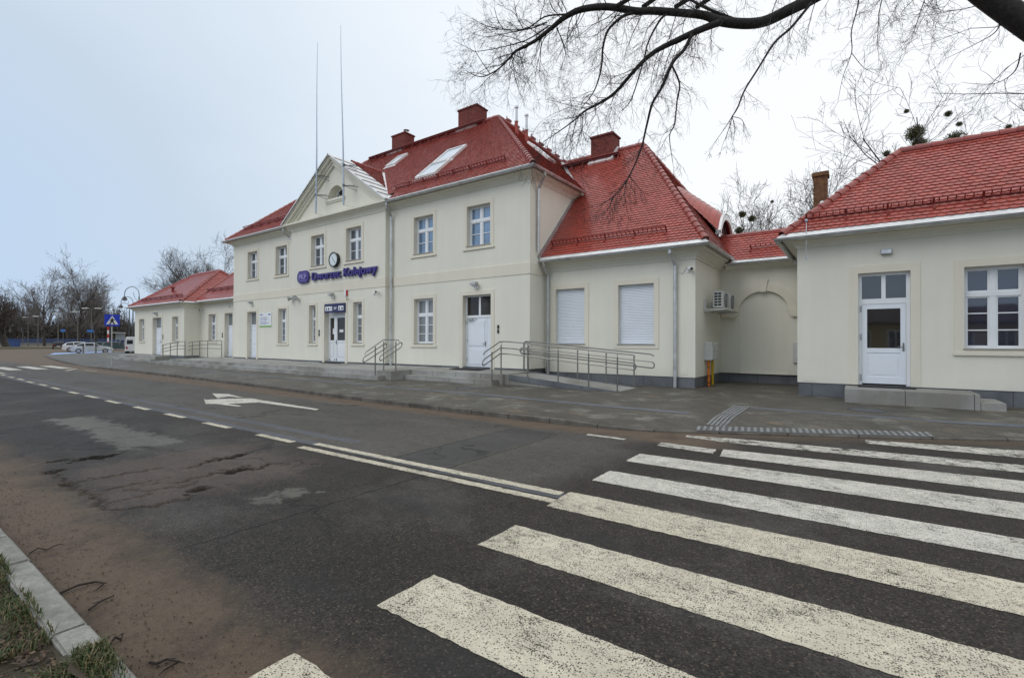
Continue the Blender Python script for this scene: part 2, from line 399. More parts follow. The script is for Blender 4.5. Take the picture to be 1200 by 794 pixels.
sc_ = n.mix(n.ramp(n.noise(150, 4, 0.85), 0.42, 0.68), sc_, (0.060, 0.045, 0.034)); sc_ = n.mix(n.mul(n.ramp(n.noise(17, 6, 0.85), 0.50, 0.68), 0.75), sc_, (0.055, 0.040, 0.030)); sc_ = n.mix(n.mul(n.ramp(n.noise(48, 4, 0.85), 0.55, 0.70), 0.7), sc_, (0.26, 0.20, 0.145)); sc_ = n.mix(n.mul(n.ramp(n.noise(2.1, 5, 0.7), 0.5, 0.66), 0.6), sc_, n.mulc(sc_, (0.5, 0.5, 0.52)))
mot = n.math('MULTIPLY_ADD', n.noise(5.5, 6, 0.8), 1.1, 0.45); base = n.mulc(base, n.grey(mot)); mot2 = n.math('MULTIPLY_ADD', n.noise(0.7, 5, 0.6, n.scale((.35, 1.4, 1))), 1.1, 0.45); base = n.mulc(base, n.grey(mot2))
base = n.mix(n.mul(n.ramp(n.xyz[2], -0.008, -0.03), .6), base, (0.012, 0.010, 0.008))  # dark soil in the depths, painted to deepen the shade of holes and cracks
base = n.mix(n.mul(sand, 0.92), base, sc_)
h = n.add(n.add(n.mul(agg, 0.6), n.mul(n.mul(sand, n.noise(42, 6, .85)), 4.0)), n.add(n.mul(fine, 0.4), n.mul(crk, -3.0)))
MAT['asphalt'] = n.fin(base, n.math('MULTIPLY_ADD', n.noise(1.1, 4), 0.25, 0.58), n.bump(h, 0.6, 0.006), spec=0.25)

# road sheet, with a finely divided window where potholes are pressed in
holes = [(-8.58, -13.10, .11, .22, .08), (-7.10, -11.98, .08, .22, .08), (-6.30, -12.28, .10, .22, .09), (-5.81, -12.90, .08, .14, .07), (-8.08, -13.66, .07, .10, .04),
         (-7.23, -13.30, .04, .2, .03), (-8.73, -13.44, .05, .14, .03), (-7.23, -13.69, .09, .06, .04), (-6.6, -13.3, .03, .3, .02), (-6.05, -13.55, .03, .25, .02)]
cracks = [[(-8.02, -13.7), (-8.11, -13.61), (-7.69, -13.67), (-7.33, -13.65), (-7.05, -13.69)], [(-7.05, -13.69), (-6.28, -13.64), (-5.96, -13.7), (-5.68, -13.64)], [(-7.3, -13.41), (-7.16, -13.2), (-7.24, -13.04), (-7.17, -12.82)],
          [(-5.68, -13.64), (-5.63, -13.44), (-5.58, -13.21), (-5.62, -13.02)], [(-6.85, -12.69), (-6.99, -12.44), (-7.11, -12.11), (-7.14, -11.83)], [(-6.34, -12.42), (-6.43, -12.17), (-6.18, -12.17), (-6.28, -11.92), (-6.27, -11.77)],
          [(-8.73, -13.53), (-8.71, -13.36), (-8.64, -13.23), (-8.51, -12.97)], [(-6.5, -13.16), (-6.26, -12.91), (-6.4, -12.49)], [(-6.39, -13.4), (-6.15, -13.17), (-6.07, -12.84)]]
segs = [(Vector(a), Vector(c)) for P in cracks for a, c in zip(P, P[1:])]
def hz(x, y):
    z = 0.0
    jx = x + .035 * math.sin(y * 21 + x * 5) + .02 * math.sin(y * 47); jy = y + .03 * math.sin(x * 24 - y * 9); q_ = Vector((jx, jy))
    dm = 9.0
    for a, c in segs:
        d = c - a; t = max(0, min(1, (q_ - a).dot(d) / d.dot(d))); dm = min(dm, (q_ - a - d * t).length)
    wcr = .035 + .02 * math.sin(x * 6.3 + y * 8.1)
    if dm < wcr: z = -.035 * (1 - dm / wcr)
    for hx, hy, rx, ry, dp in holes:
        wob = 0.45 * math.sin(x * 23 + y * 17) + 0.35 * math.sin(y * 41 - x * 21)
        q = ((x - hx) / rx) ** 2 + ((y - hy) / ry) ** 2
        q *= 1 + wob
        if q < 1: z = min(z, -dp * min(1, (1 - q) * 5))
    z += 0.006 * math.sin(x * 1.7) * math.sin(y * 2.3) * max(0, min(1, (x + 9.4) * 2, (-5 - x) * 2, (y + 13.95) * 2, (-11.3 - y) * 2))
    return z
b = MB()
gx0, gx1, gy0, gy1, st = -9.4, -5.0, -14.0, -11.3, 0.03
nx = round((gx1 - gx0) / st); ny = round((gy1 - gy0) / st)
b.poly([(-300, -14.5, 0), (gx0, -14.5, 0), (gx0, 60, 0), (-300, 60, 0)])
b.poly([(gx1, -14.5, 0), (60, -14.5, 0), (60, 60, 0), (gx1, 60, 0)])
b.poly([(gx0, -14.5, 0), (gx1, -14.5, 0), (gx1, gy0, 0), (gx0, gy0, 0)])
b.poly([(gx0, gy1, 0), (gx1, gy1, 0), (gx1, 60, 0), (gx0, 60, 0)])
b.poly([(-300, -40, 0), (-30, -40, 0), (-30, -14.5, 0), (-300, -14.5, 0)])
g0 = len(b.v)
for j in range(ny + 1):
    for i in range(nx + 1):
        x = gx0 + (gx1 - gx0) * i / nx; y = gy0 + (gy1 - gy0) * j / ny
        b.v.append((x, y, hz(x, y) if 0 < i < nx and 0 < j < ny else 0))
for j in range(ny):
    for i in range(nx):
        q = g0 + j * (nx + 1) + i; b.face((q, q + 1, q + nx + 2, q + nx + 1))
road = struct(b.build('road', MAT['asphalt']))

n = NT('rough_ground')
c = n.mix(n.ramp(n.noise(0.05, 6, 0.6), 0.4, 0.6), (0.07, 0.075, 0.035), (0.12, 0.10, 0.07))
MAT['ground'] = n.fin(c, 0.95)
b = MB(); b.poly([(-1500, -1500, -0.12), (1500, -1500, -0.12), (1500, 1500, -0.12), (-1500, 1500, -0.12)])
struct(b.build('ground', MAT['ground']))

# pavement of small concrete blocks
n = NT('concrete_pavers')
br = n.t.nodes.new('ShaderNodeTexBrick'); n.t.links.new(n.tc, br.inputs['Vector'])
br.inputs['Scale'].default_value = 1.0; br.inputs['Brick Width'].default_value = 0.2; br.inputs['Row Height'].default_value = 0.1; br.inputs['Mortar Size'].default_value = 0.004
br.inputs['Color1'].default_value = (0.118, 0.107, 0.086, 1); br.inputs['Color2'].default_value = (0.082, 0.075, 0.061, 1); br.inputs['Mortar'].default_value = (0.05, 0.047, 0.04, 1)
wet = n.ramp(n.noise(0.5, 6, 0.65), 0.38, 0.60)
c = n.mix(n.mul(wet, 0.55), br.outputs['Color'], n.mulc(br.outputs['Color'], (0.62, 0.60, 0.58)))
eff = n.mul(n.ramp(n.noise(1.1, 7, 0.72), 0.50, 0.64), 0.55)
cell = n.voro(6.0, out='Color'); cs = n.t.nodes.new('ShaderNodeSeparateColor'); n.t.links.new(cell, cs.inputs[0])
eff = n.mul(eff, n.math('MULTIPLY_ADD', cs.outputs[0], 0.8, 0.35))
c = n.mix(eff, c, (0.27, 0.26, 0.225))
c = n.mix(n.mul(n.ramp(n.noise(0.8, 6, 0.7, n.scale((0.7, 1.5, 1))), 0.58, 0.68), 0.6), c, (0.23, 0.165, 0.10))
MAT['paver'] = n.fin(c, n.math('MULTIPLY_ADD', wet, -0.12, 0.62), n.bump(n.mul(br.outputs['Fac'], -1), 0.5, 0.006), spec=0.3)
n = NT('blue_grey_pavers')
c = n.mix(n.ramp(n.noise(1.4, 6, 0.7), 0.35, 0.7), (0.085, 0.095, 0.115), (0.145, 0.155, 0.175))
MAT['bluepaver'] = n.fin(c, 0.6, n.bump(n.math('PINGPONG', X if False else n.xyz[0], 0.05), 0.2, 0.01))
n = NT('kerb_concrete')
c = n.mix(n.ramp(n.noise(2.2, 6, 0.7), 0.3, 0.7), (0.060, 0.052, 0.042), (0.15, 0.135, 0.115))
j = n.ramp(n.math('PINGPONG', n.xyz[0], 0.5), 0.016, 0.006)
c = n.mix(j, c, (0.02, 0.018, 0.015))
MAT['kerb'] = n.fin(c, 0.85, n.bump(n.noise(40, 4), 0.4, 0.006))

def inner(i, d):
    p = Vector(K[i]) + knorm(i) * d; return p
ring = []
b = MB(); rows = []
for i in range(len(K)):
    p0 = inner(i, 0.145); p1 = inner(i, 1.15)
    rows.append((b.vert((p0.x, p0.y, kh(K[i][0]) + 0.004)), b.vert((p1.x, p1.y, WALK))))
for a, c_ in zip(rows, rows[1:]): b.face((a[0], c_[0], c_[1], a[1]))
# flat remainder as strips up to the buildings
back = [b.vert((min(max(b.v[r[1]][0], -70), 60), 12.0 if b.v[r[1]][0] > -70 else b.v[r[1]][1] + 3, WALK)) for r in rows]
for i in range(len(rows) - 1): b.face((rows[i][1], rows[i + 1][1], back[i + 1], back[i]))
struct(fix(b.build('pavement', MAT['paver'])))
def walk_z(x, y):
    best = None
    for i in range(len(K) - 1):
        a = Vector(K[i]); c_ = Vector(K[i + 1]); d = c_ - a; t = max(0, min(1, (Vector((x, y)) - a).dot(d) / d.dot(d)))
        q = a + d * t; L = (Vector((x, y)) - q).length
        if best is None or L < best[0]: best = (L, kh(q.x))
    L, hgt = best
    return hgt + 0.004 + (WALK - hgt - 0.004) * max(0, min(1, (L - 0.145) / 1.005))
b = MB()
def kerbseg(idx):
    P = [K[i] for i in idx]
    prof = lambda hgt: [(0.0, -0.05), (0.0, hgt - 0.012), (-0.012, hgt), (-0.143, hgt + 0.002), (-0.143, -0.05)]
    rings = []
    for i in idx:
        nrm = knorm(i); rings.append([b.vert((K[i][0] - nrm.x * o, K[i][1] - nrm.y * o, z)) for o, z in prof(kh(K[i][0]))])
    for r0, r1 in zip(rings, rings[1:]):
        for q in range(4): b.face((r0[q], r1[q], r1[q + 1], r0[q + 1]))
kerbseg(range(len(K)))
struct(fix(b.build('kerb', MAT['kerb'])))

# near verge: pale kerb blocks, soil, grass
n = NT('pale_kerb_stone')
c = n.mix(n.ramp(n.noise(5, 7, 0.8), 0.3, 0.7), (0.17, 0.165, 0.145), (0.35, 0.342, 0.31)); c = n.mix(n.mul(n.ramp(n.noise(70, 4, 0.8), 0.5, 0.66), .5), c, (0.13, 0.125, 0.11))
c = n.mix(n.mul(n.ramp(n.noise(9, 6, 0.7), 0.6, 0.75), 0.5), c, (0.12, 0.10, 0.075))
MAT['palekerb'] = n.fin(c, 0.85, n.bump(n.noise(45, 6, .8), 0.7, 0.006))
b = MB()
xs = [-30.0, -8.4]
x = -8.36
joints = [-5.36, -4.66, -3.37, -2.37, -1.37, -0.37]
prev = -8.4
edges = [-30, -20, -10, -9, -8, -7, -6.06] + joints + [0.63, 1.63, 2.63, 12, 30]
for a, c_ in zip(edges, edges[1:]):
    dz = random.uniform(-0.006, 0.006)
    b.box(a + 0.005, c_ - 0.005, -14.575, -14.425, -0.05, 0.095 + dz)
kb = struct(b.build('kerb', MAT['palekerb'])); bevel(kb, 0.012, 2)
n = NT('soil')
c = n.mix(n.noise(7, 6, 0.75), (0.035, 0.028, 0.018), (0.13, 0.10, 0.065))
c = n.mix(n.ramp(n.noise(2.2, 5, 0.7), 0.45, 0.62), c, (0.050, 0.042, 0.022))
MAT['soil'] = n.fin(c, 0.95, n.bump(n.noise(30, 5, 0.7), 0.9, 0.03))
b = MB(); g0 = 0
for i in range(140):
    for j in range(16):
        pass
nx, ny = 160, 20
for j in range(ny + 1):
    for i in range(nx + 1):
        x = -8 + 8.0 * i / nx; y = -14.58 - 1.3 * j / ny
        z = 0.06 + 0.012 * math.sin(x * 9 + y * 4) + 0.01 * math.sin(y * 17 - x * 5) + random.uniform(-.006, .006) + (0.02 if y < -14.7 else 0)
        b.v.append((x, y, z))
for j in range(ny):
    for i in range(nx):
        q = j * (nx + 1) + i; b.face((q, q + 1, q + nx + 2, q + nx + 1))
b.poly([(-30, -40, 0.06), (40, -40, 0.06), (40, -15.88, 0.06), (-30, -15.88, 0.06)])
b.poly([(-30, -15.88, 0.06), (-8, -15.88, 0.06), (-8, -14.58, 0.06), (-30, -14.58, 0.06)])
b.poly([(0, -15.88, 0.06), (40, -15.88, 0.06), (40, -14.58, 0.06), (0, -14.58, 0.06)])
g0 = len(b.v); nx, ny = 26, 8
for j in range(ny + 1):
    for i in range(nx + 1):
        u_, v_ = i / nx, j / ny; x = -3.2 + 1.6 * u_; y = -14.60 + (.05 + .13 * min(1, u_ * 1.6)) * v_ + .012 * math.sin(x * 31)
        b.v.append((x, y, .07 + .055 * math.sin(math.pi * min(1, v_ * .62 + .3)) * min(1, u_ * 6) + random.uniform(-.005, .005) - (.06 if v_ == 1 else 0)))
for j in range(ny):
    for i in range(nx):
        q = g0 + j * (nx + 1) + i; b.face((q, q + 1, q + nx + 2, q + nx + 1))
struct(fix(b.build('verge', MAT['soil'], smooth=True)))
n = NT('grass_blade')
g = n.t.nodes.new('ShaderNodeNewGeometry')
c = n.mix(g.outputs['Random Per Island'], (0.030, 0.055, 0.010), (0.085, 0.105, 0.028))
c = n.mix(n.ramp(g.outputs['Random Per Island'], 0.74, 0.78), c, (0.17, 0.125, 0.06))
MAT['grass'] = n.fin(c, 0.6)
b = MB(); rg = random.Random(3)
def clump(x, y):
    return 0.62 + 0.5 * math.sin(x * 3.1 + 1.3) * math.sin(y * 5.3 + x * 1.7) + 0.4 * math.sin(x * 7.7 - y * 3)
for _ in range(52000):
    x = rg.uniform(-6.5, -1.8); y = -14.56 - abs(rg.gauss(0, 0.45))
    if x > -3.1 and rg.random() < .3: y = rg.uniform(-14.58, -14.45)
    cl = clump(x, y)
    if -3.32 < x < -3.0 and y > -14.85: cl = -1
    if rg.random() > cl: continue
    L = rg.uniform(0.02, 0.075) * (0.6 + 0.6 * min(1, cl)); a = rg.uniform(0, 6.28); ln = rg.uniform(0.2, 0.9) * L
    w = rg.uniform(0.0018, 0.0035); d = Vector((math.cos(a), math.sin(a), 0)); s_ = Vector((-d.y, d.x, 0)) * w
    p = Vector((x, y, 0.065 if y < -14.575 else .115)); m = p + d * ln * 0.35 + Vector((0, 0, L * 0.65)); t = p + d * ln + Vector((0, 0, L * rg.uniform(0.6, 1)))
    i0 = [b.vert(q) for q in (p - s_, p + s_, m + s_ * .8, m - s_ * .8, t)]
    b.face((i0[0], i0[1], i0[2], i0[3])); b.face((i0[3], i0[2], i0[4]))
struct(b.build('grass', MAT['grass']), 'stuff')
# dry leaves and crumbs in the soil and on the sand
n = NT('dry_litter'); g = n.t.nodes.new('ShaderNodeNewGeometry')
MAT['litter'] = n.fin(n.mix(g.outputs['Random Per Island'], (0.022, 0.016, 0.012), (0.15, 0.10, 0.062)), 0.85)
b = MB()
for _ in range(5200):
    if rg.random() < 0.66: x = rg.uniform(-6, -2.2); y = -14.6 - abs(rg.gauss(0, .3)); z = 0.075; s_ = rg.uniform(.005, .017)
    else:
        x = rg.uniform(-9, -1.5); y = -14.42 + abs(rg.gauss(0, .28)); z = 0.003; s_ = rg.uniform(.002, .0085)
    a = rg.uniform(0, 6.28); tl = rg.uniform(-.4, .4)
    d = Vector((math.cos(a), math.sin(a), tl)) * s_; e_ = Vector((-math.sin(a), math.cos(a), rg.uniform(-.4, .4))) * s_ * rg.uniform(.4, .9); p = Vector((x, y, z + s_ * .5))
    b.poly([p - d, p - e_, p + d, p + e_])
    if s_ < .012: b.poly([p - d, p + Vector((0, 0, s_ * .7)), p + d, p - e_ * .5])
struct(b.build('leaf_litter', MAT['litter']), 'stuff')
MAT['rot'] = simple('rotten_twig', (0.028, 0.02, 0.015), .9)
for lab, pts, r in (('long curved dark twig lying on the sand by the pale kerb', [(-4.10, -14.39), (-4.11, -14.30), (-4.11, -14.21), (-4.01, -14.19), (-3.98, -14.23)], .008),
               ('straight frayed twig lying on the sand just right of the curved one', [(-3.71, -14.34), (-3.75, -14.27), (-3.79, -14.20)], .007),
               ('short forked root lying on the sand nearest the end of the pale kerb', [(-3.19, -14.39), (-3.23, -14.345), (-3.20, -14.33), (-3.24, -14.31)], .008),
               ('thin twig on the sand farthest along the pale kerb from the crossing', [(-5.06, -14.36), (-5.09, -14.31), (-5.04, -14.27), (-5.06, -14.2)], .006),
               ('low tangle of green and dark stems on the sand near the bottom edge', [(-2.86, -14.31), (-2.80, -14.30), (-2.82, -14.25), (-2.73, -14.23), (-2.74, -14.29)], .008)):
    b = MB(); z = lambda i: 0.012 + 0.012 * (i % 2)
    P = [(x, y, z(i)) for i, (x, y) in enumerate(pts)]; b.tube(P, [r * (1 - .5 * i / len(P)) for i in range(len(P))], 5)
    for i in range(1, len(P)): b.tube([P[i], (P[i][0] + random.uniform(-.05, .05), P[i][1] + random.uniform(-.05, .05), .02)], [r * .5, r * .2], 4)
    tag(b.build('twig', MAT['rot']), lab, 'twig')

# painted markings -----------------------------------------------------------
def paintmat(name, col, wear, speck):
    n = NT(name)
    edge = n.noise(2.3, 6, 0.7); sp1 = n.noise(125, 3, 0.8); sp2 = n.noise(14, 5, 0.75, n.scale((0.6, 1.2, 1)))
    g = n.add(n.mul(n.ramp(sp1, 0.32, 0.60), speck), n.mul(n.ramp(sp2, 0.33, 0.64), wear))
    vd = n.voro(78); vcx = n.t.nodes.new('ShaderNodeSeparateColor'); n.t.links.new(n.voro(78, out='Color'), vcx.inputs[0])
    dens = n.ramp(n.noise(1.7, 4, .65), .30, .66); dot = n.mul(n.ramp(vd, .40, .30), n.ramp(vcx.outputs[0], n.math('MULTIPLY_ADD', dens, .62, .32), n.math('MULTIPLY_ADD', dens, .62, .30)) if False else n.ramp(n.sub(n.math('MULTIPLY_ADD', dens, .50, .12), vcx.outputs[0]), 0.0, .03))
    a = n.ramp(n.add(g, n.mul(n.ramp(edge, 0.3, 0.6), 0.35)), 0.56, 0.74); a = n.mul(a, n.math('MULTIPLY_ADD', dot, -.92, 1.0))
    c = n.mix(n.ramp(n.noise(3.5, 5, 0.7), 0.35, 0.7), tuple(q * 0.80 for q in col), col)
    c = n.mix(n.mul(n.ramp(sp1, 0.62, 0.3), 0.35), c, (0.12, 0.11, 0.09))
    m = n.fin(c, 0.6, n.bump(n.noise(120, 2), 0.4, 0.004), alpha=a, spec=0.3)
    return m
MAT['paint'] = paintmat('road_paint', (0.71, 0.645, 0.50), 0.45, 0.70)
MAT['paint_white'] = paintmat('road_paint_white', (0.73, 0.70, 0.61), 0.48, 0.68)
MAT['paint_worn'] = paintmat('road_paint_worn', (0.72, 0.69, 0.60), 0.52, 0.36)
ZP = 0.004
rq = random.Random(12)
def quad(b, pts, sub=1, z=ZP):
    out_ = []
    for (xa, ya), (xb, yb) in zip(pts, pts[1:] + pts[:1]):
        L = math.hypot(xb - xa, yb - ya); k_ = max(1, int(L / .045)) if L < 20 else 1
        for i in range(k_):
            t = i / k_; j = .007 if i else .012
            out_.append((xa + (xb - xa) * t + rq.uniform(-j, j), ya + (yb - ya) * t + rq.uniform(-j, j), z))
    b.poly(out_)
stripes = [([(-2.38, -12.82), (-2.38, -13.30), (14, -13.32), (14, -12.80)], 'paint'),
           ([(-2.45, -11.74), (-2.45, -12.25), (14, -12.25), (14, -11.68)], 'paint'),
           ([(-2.52, -10.62), (-2.49, -11.16), (14, -11.10), (14, -10.50)], 'paint'),
           ([(-2.53, -9.57), (-2.53, -10.09), (14, -10.10), (14, -9.45)], 'paint_white'),
           ([(-2.57, -8.45), (-2.57, -8.98), (1.22, -8.92), (14, -8.90), (14, -8.1), (1.36, -8.25)], 'paint_white'),
           ([(-1.66, -7.42), (-1.6, -7.93), (1.44, -7.79), (14, -7.6), (14, -6.9), (1.57, -7.14)], 'paint_white'),
           ([(-2.43, -6.62), (-2.4, -6.76), (-1.77, -6.85), (1.67, -6.62), (14, -6.3), (14, -5.6), (1.78, -6.08), (-1.6, -6.42)], 'paint_worn'),
           ([(0.08, -5.26), (0.10, -5.60), (1.89, -5.51), (8, -5.3), (8, -4.6), (2.02, -4.84)], 'paint_worn'),
           ([(-2.37, -13.84), (-2.37, -14.32), (14, -14.32), (14, -13.84)], 'paint')]
cz = []
for i, m in enumerate(('paint', 'paint_white', 'paint_worn')):
    b = MB()
    for pts, mm in stripes:
        if mm == m: quad(b, pts)
    if m == 'paint_worn': quad(b, [(-2.6, -7.46), (-2.55, -7.75), (-1.72, -7.82), (-1.74, -7.5)])
    if m == 'paint_white':
        for x0, y0 in ((-42.6, -9.62), (-42.6, -8.55), (-42.6, -7.5)): quad(b, [(x0, y0), (x0 + 5, y0), (x0 + 5, y0 + .55), (x0, y0 + .55)])
    struct(b.build('zebra_crossing', MAT[m]))
b = MB()
quad(b, [(-6.94, -10.86), (-6.94, -10.74), (-2.56, -10.67), (-2.56, -10.80)]); quad(b, [(-6.92, -11.14), (-6.92, -11.01), (-2.50, -10.93), (-2.50, -11.05)])
for x0, x1, y in ((-8.43, -7.34, -10.95), (-10.50, -9.48, -10.94), (-12.49, -11.52, -10.92), (-14.39, -13.51, -10.91), (-16.49, -15.5, -10.91), (-18.51, -17.47, -10.87), (-20.24, -19.35, -10.86), (-22.58, -21.66, -10.81),
                  (-24.71, -23.69, -10.74), (-26.78, -25.7, -10.72), (-28.91, -27.83, -10.64), (-31, -29.9, -10.6), (-33, -32, -10.55), (-37, -34, -10.3), (-37, -34.5, -10.75)):
    quad(b, [(x0, y - .06), (x1, y - .06), (x1, y + .06), (x0, y + .06)])
for p in ([(-34.6, -7.2), (-33.2, -7.0), (-33.2, -6.88), (-34.6, -7.08)], [(-37.0, -7.0), (-34.9, -7.9), (-34.7, -7.8), (-36.8, -6.9)]): quad(b, p)
struct(b.build('road_marking', MAT['paint']))
b = MB()
for pts in ([(-16.22, -8.40), (-15.64, -8.18), (-14.20, -8.40), (-14.95, -8.49), (-14.73, -8.89)], [(-14.95, -9.15), (-14.60, -9.25), (-14.35, -8.74), (-13.92, -8.33), (-13.28, -8.39), (-12.84, -8.68), (-12.96, -8.89), (-13.21, -9.31), (-13.62, -9.65)],
            [(-13.21, -9.31), (-12.53, -9.28), (-12.40, -9.40), (-13.41, -9.50)], [(-13.28, -8.39), (-10.46, -8.48), (-10.33, -8.63), (-12.84, -8.68)]):
    quad(b, pts)
struct(b.build('lane_arrow', MAT['paint_white']))
b = MB(); quad(b, [(-3.85, -7.52), (-3.85, -7.64), (-3.15, -7.64), (-3.15, -7.52)]); struct(b.build('road_marking', MAT['paint_worn']))

# paving bands and tactile strips
b = MB()
def band(pts, w, dz=0.004):
    for (xa, ya), (xb, yb) in zip(pts, pts[1:]):
        A_, B_ = Vector((xa, ya)), Vector((xb, yb)); d = (B_ - A_).normalized(); q = Vector((-d.y, d.x)) * w / 2; k_ = max(1, int((B_ - A_).length / .4))
        for i in range(k_):
            s0 = A_.lerp(B_, i / k_); s1 = A_.lerp(B_, (i + 1) / k_)
            b.poly([(p.x, p.y, walk_z(p.x, p.y) + dz) for p in (s0 - q, s1 - q, s1 + q, s0 + q)])
band([(-28, -4.45), (-16.3, -4.5), (-11.85, -4.6), (-8.83, -4.5), (-5.0, -4.75), (-2.9, -4.75)], 0.26)
band([(-2.0, -3.02), (1.2, -3.0), (2.5, -2.62), (4.5, -1.75), (9, -1.6)], 0.26)
struct(b.build('paving_band', MAT['bluepaver']))
n = NT('tactile_concrete'); c = n.mix(n.ramp(n.noise(5, 6, 0.7), 0.3, 0.7), (0.15, 0.152, 0.15), (0.27, 0.272, 0.265)); MAT['tactile'] = n.fin(c, 0.7); MAT['tactile_base'] = simple('tactile_base', (0.10, 0.102, 0.10), .8)
b = MB(); rb_ = MB()
def ribbed(a, c_, w, gap):
    a = Vector(a); c_ = Vector(c_); d = (c_ - a).normalized(); q = Vector((-d.y, d.x)); L = (c_ - a).length
    zf = lambda p, k: (p.x, p.y, walk_z(p.x, p.y) + k)
    nseg = max(1, int(L / 0.4))
    for i in range(nseg):
        s0 = a + d * (L * i / nseg); s1 = a + d * (L * (i + 1) / nseg)
        b.poly([zf(s0 - q * w / 2, .003), zf(s1 - q * w / 2, .003), zf(s1 + q * w / 2, .003), zf(s0 + q * w / 2, .003)])
        if gap[0] == 'long':
            for k in range(5):
                t = -w / 2 + w * (k + .5) / 5
                rb_.bar(zf(s0 + q * t + d * .012, .008), zf(s1 + q * t - d * .012, .008), .042, .010)
        else:
            for k in range(4):
                p = s0 + (s1 - s0) * ((k + .5) / 4)
                rb_.bar(zf(p - q * (w / 2 - .02) - d * .05, .008), zf(p + q * (w / 2 - .02) + d * .05, .008), .05, .010)
ribbed((-2.42, -6.08), (1.02, -4.28), 0.34, ('cross',))
ribbed((-2.16, -5.72), (-2.22, -2.85), 0.36, ('long',))
tp_ = struct(fix(b.build('tactile_paving', MAT['tactile_base']))); rb_.build('rib', MAT['tactile'], tp_)
n = NT('iron_cover'); MAT['iron'] = n.fin(n.mix(n.noise(30, 3), (0.05, 0.05, 0.055), (0.10, 0.105, 0.11)), 0.5, n.bump(n.voro(22), 0.6, 0.01))
for x, y, r, lab in ((-10.2, -3.5, .28, 'round dark manhole cover in the pavement before the side door steps'), (0.15, -1.9, .32, 'round iron manhole cover in the pavement before the glazed door')):
    b = MB(); b.cyl(x, y, WALK, WALK + .006, r, 24); b.tube([(x + (r + .03) * math.cos(t * math.pi / 16), y + (r + .03) * math.sin(t * math.pi / 16), WALK + .004) for t in range(33)], .012, 6, False)
    tag(b.build('manhole_cover', MAT['iron']), lab, 'manhole cover')
# blue disabled bays far left
n = NT('blue_bay_paint'); MAT['bay'] = n.fin(n.mix(n.noise(1.5, 5), (0.22, 0.36, 0.66), (0.32, 0.46, 0.74)), 0.6)
b = MB(); b.poly([(-74.6, -0.9, .012), (-85.7, 7.8, .012), (-96, 10.6, .012), (-86.5, 1.9, .012)])
struct(fix(b.build('parking_bay', MAT['bay'])))

# ------------------------------------------------------------------ building helpers
def wall_front(b, Y, x0, x1, z0, z1, holes, flip=False):
    """front wall sheet facing -y at y=Y with rectangular holes (xa,xb,za,zb)"""
    xs = sorted({x0, x1, *[h[0] for h in holes], *[h[1] for h in holes]}); zs = sorted({z0, z1, *[h[2] for h in holes], *[h[3] for h in holes]})
    xs = [x for x in xs if x0 <= x <= x1]; zs = [z for z in zs if z0 <= z <= z1]
    for xa, xb in zip(xs, xs[1:]):
        for za, zb in zip(zs, zs[1:]):
            cx, cz = (xa + xb) / 2, (za + zb) / 2
            if any(h[0] < cx < h[1] and h[2] < cz < h[3] for h in holes): continue
            b.poly([(xa, Y, za), (xb, Y, za), (xb, Y, zb), (xa, Y, zb)])
def wall_side(b, X, y0, y1, z0, z1):
    b.poly([(X, y0, z0), (X, y1, z0), (X, y1, z1), (X, y0, z1)])

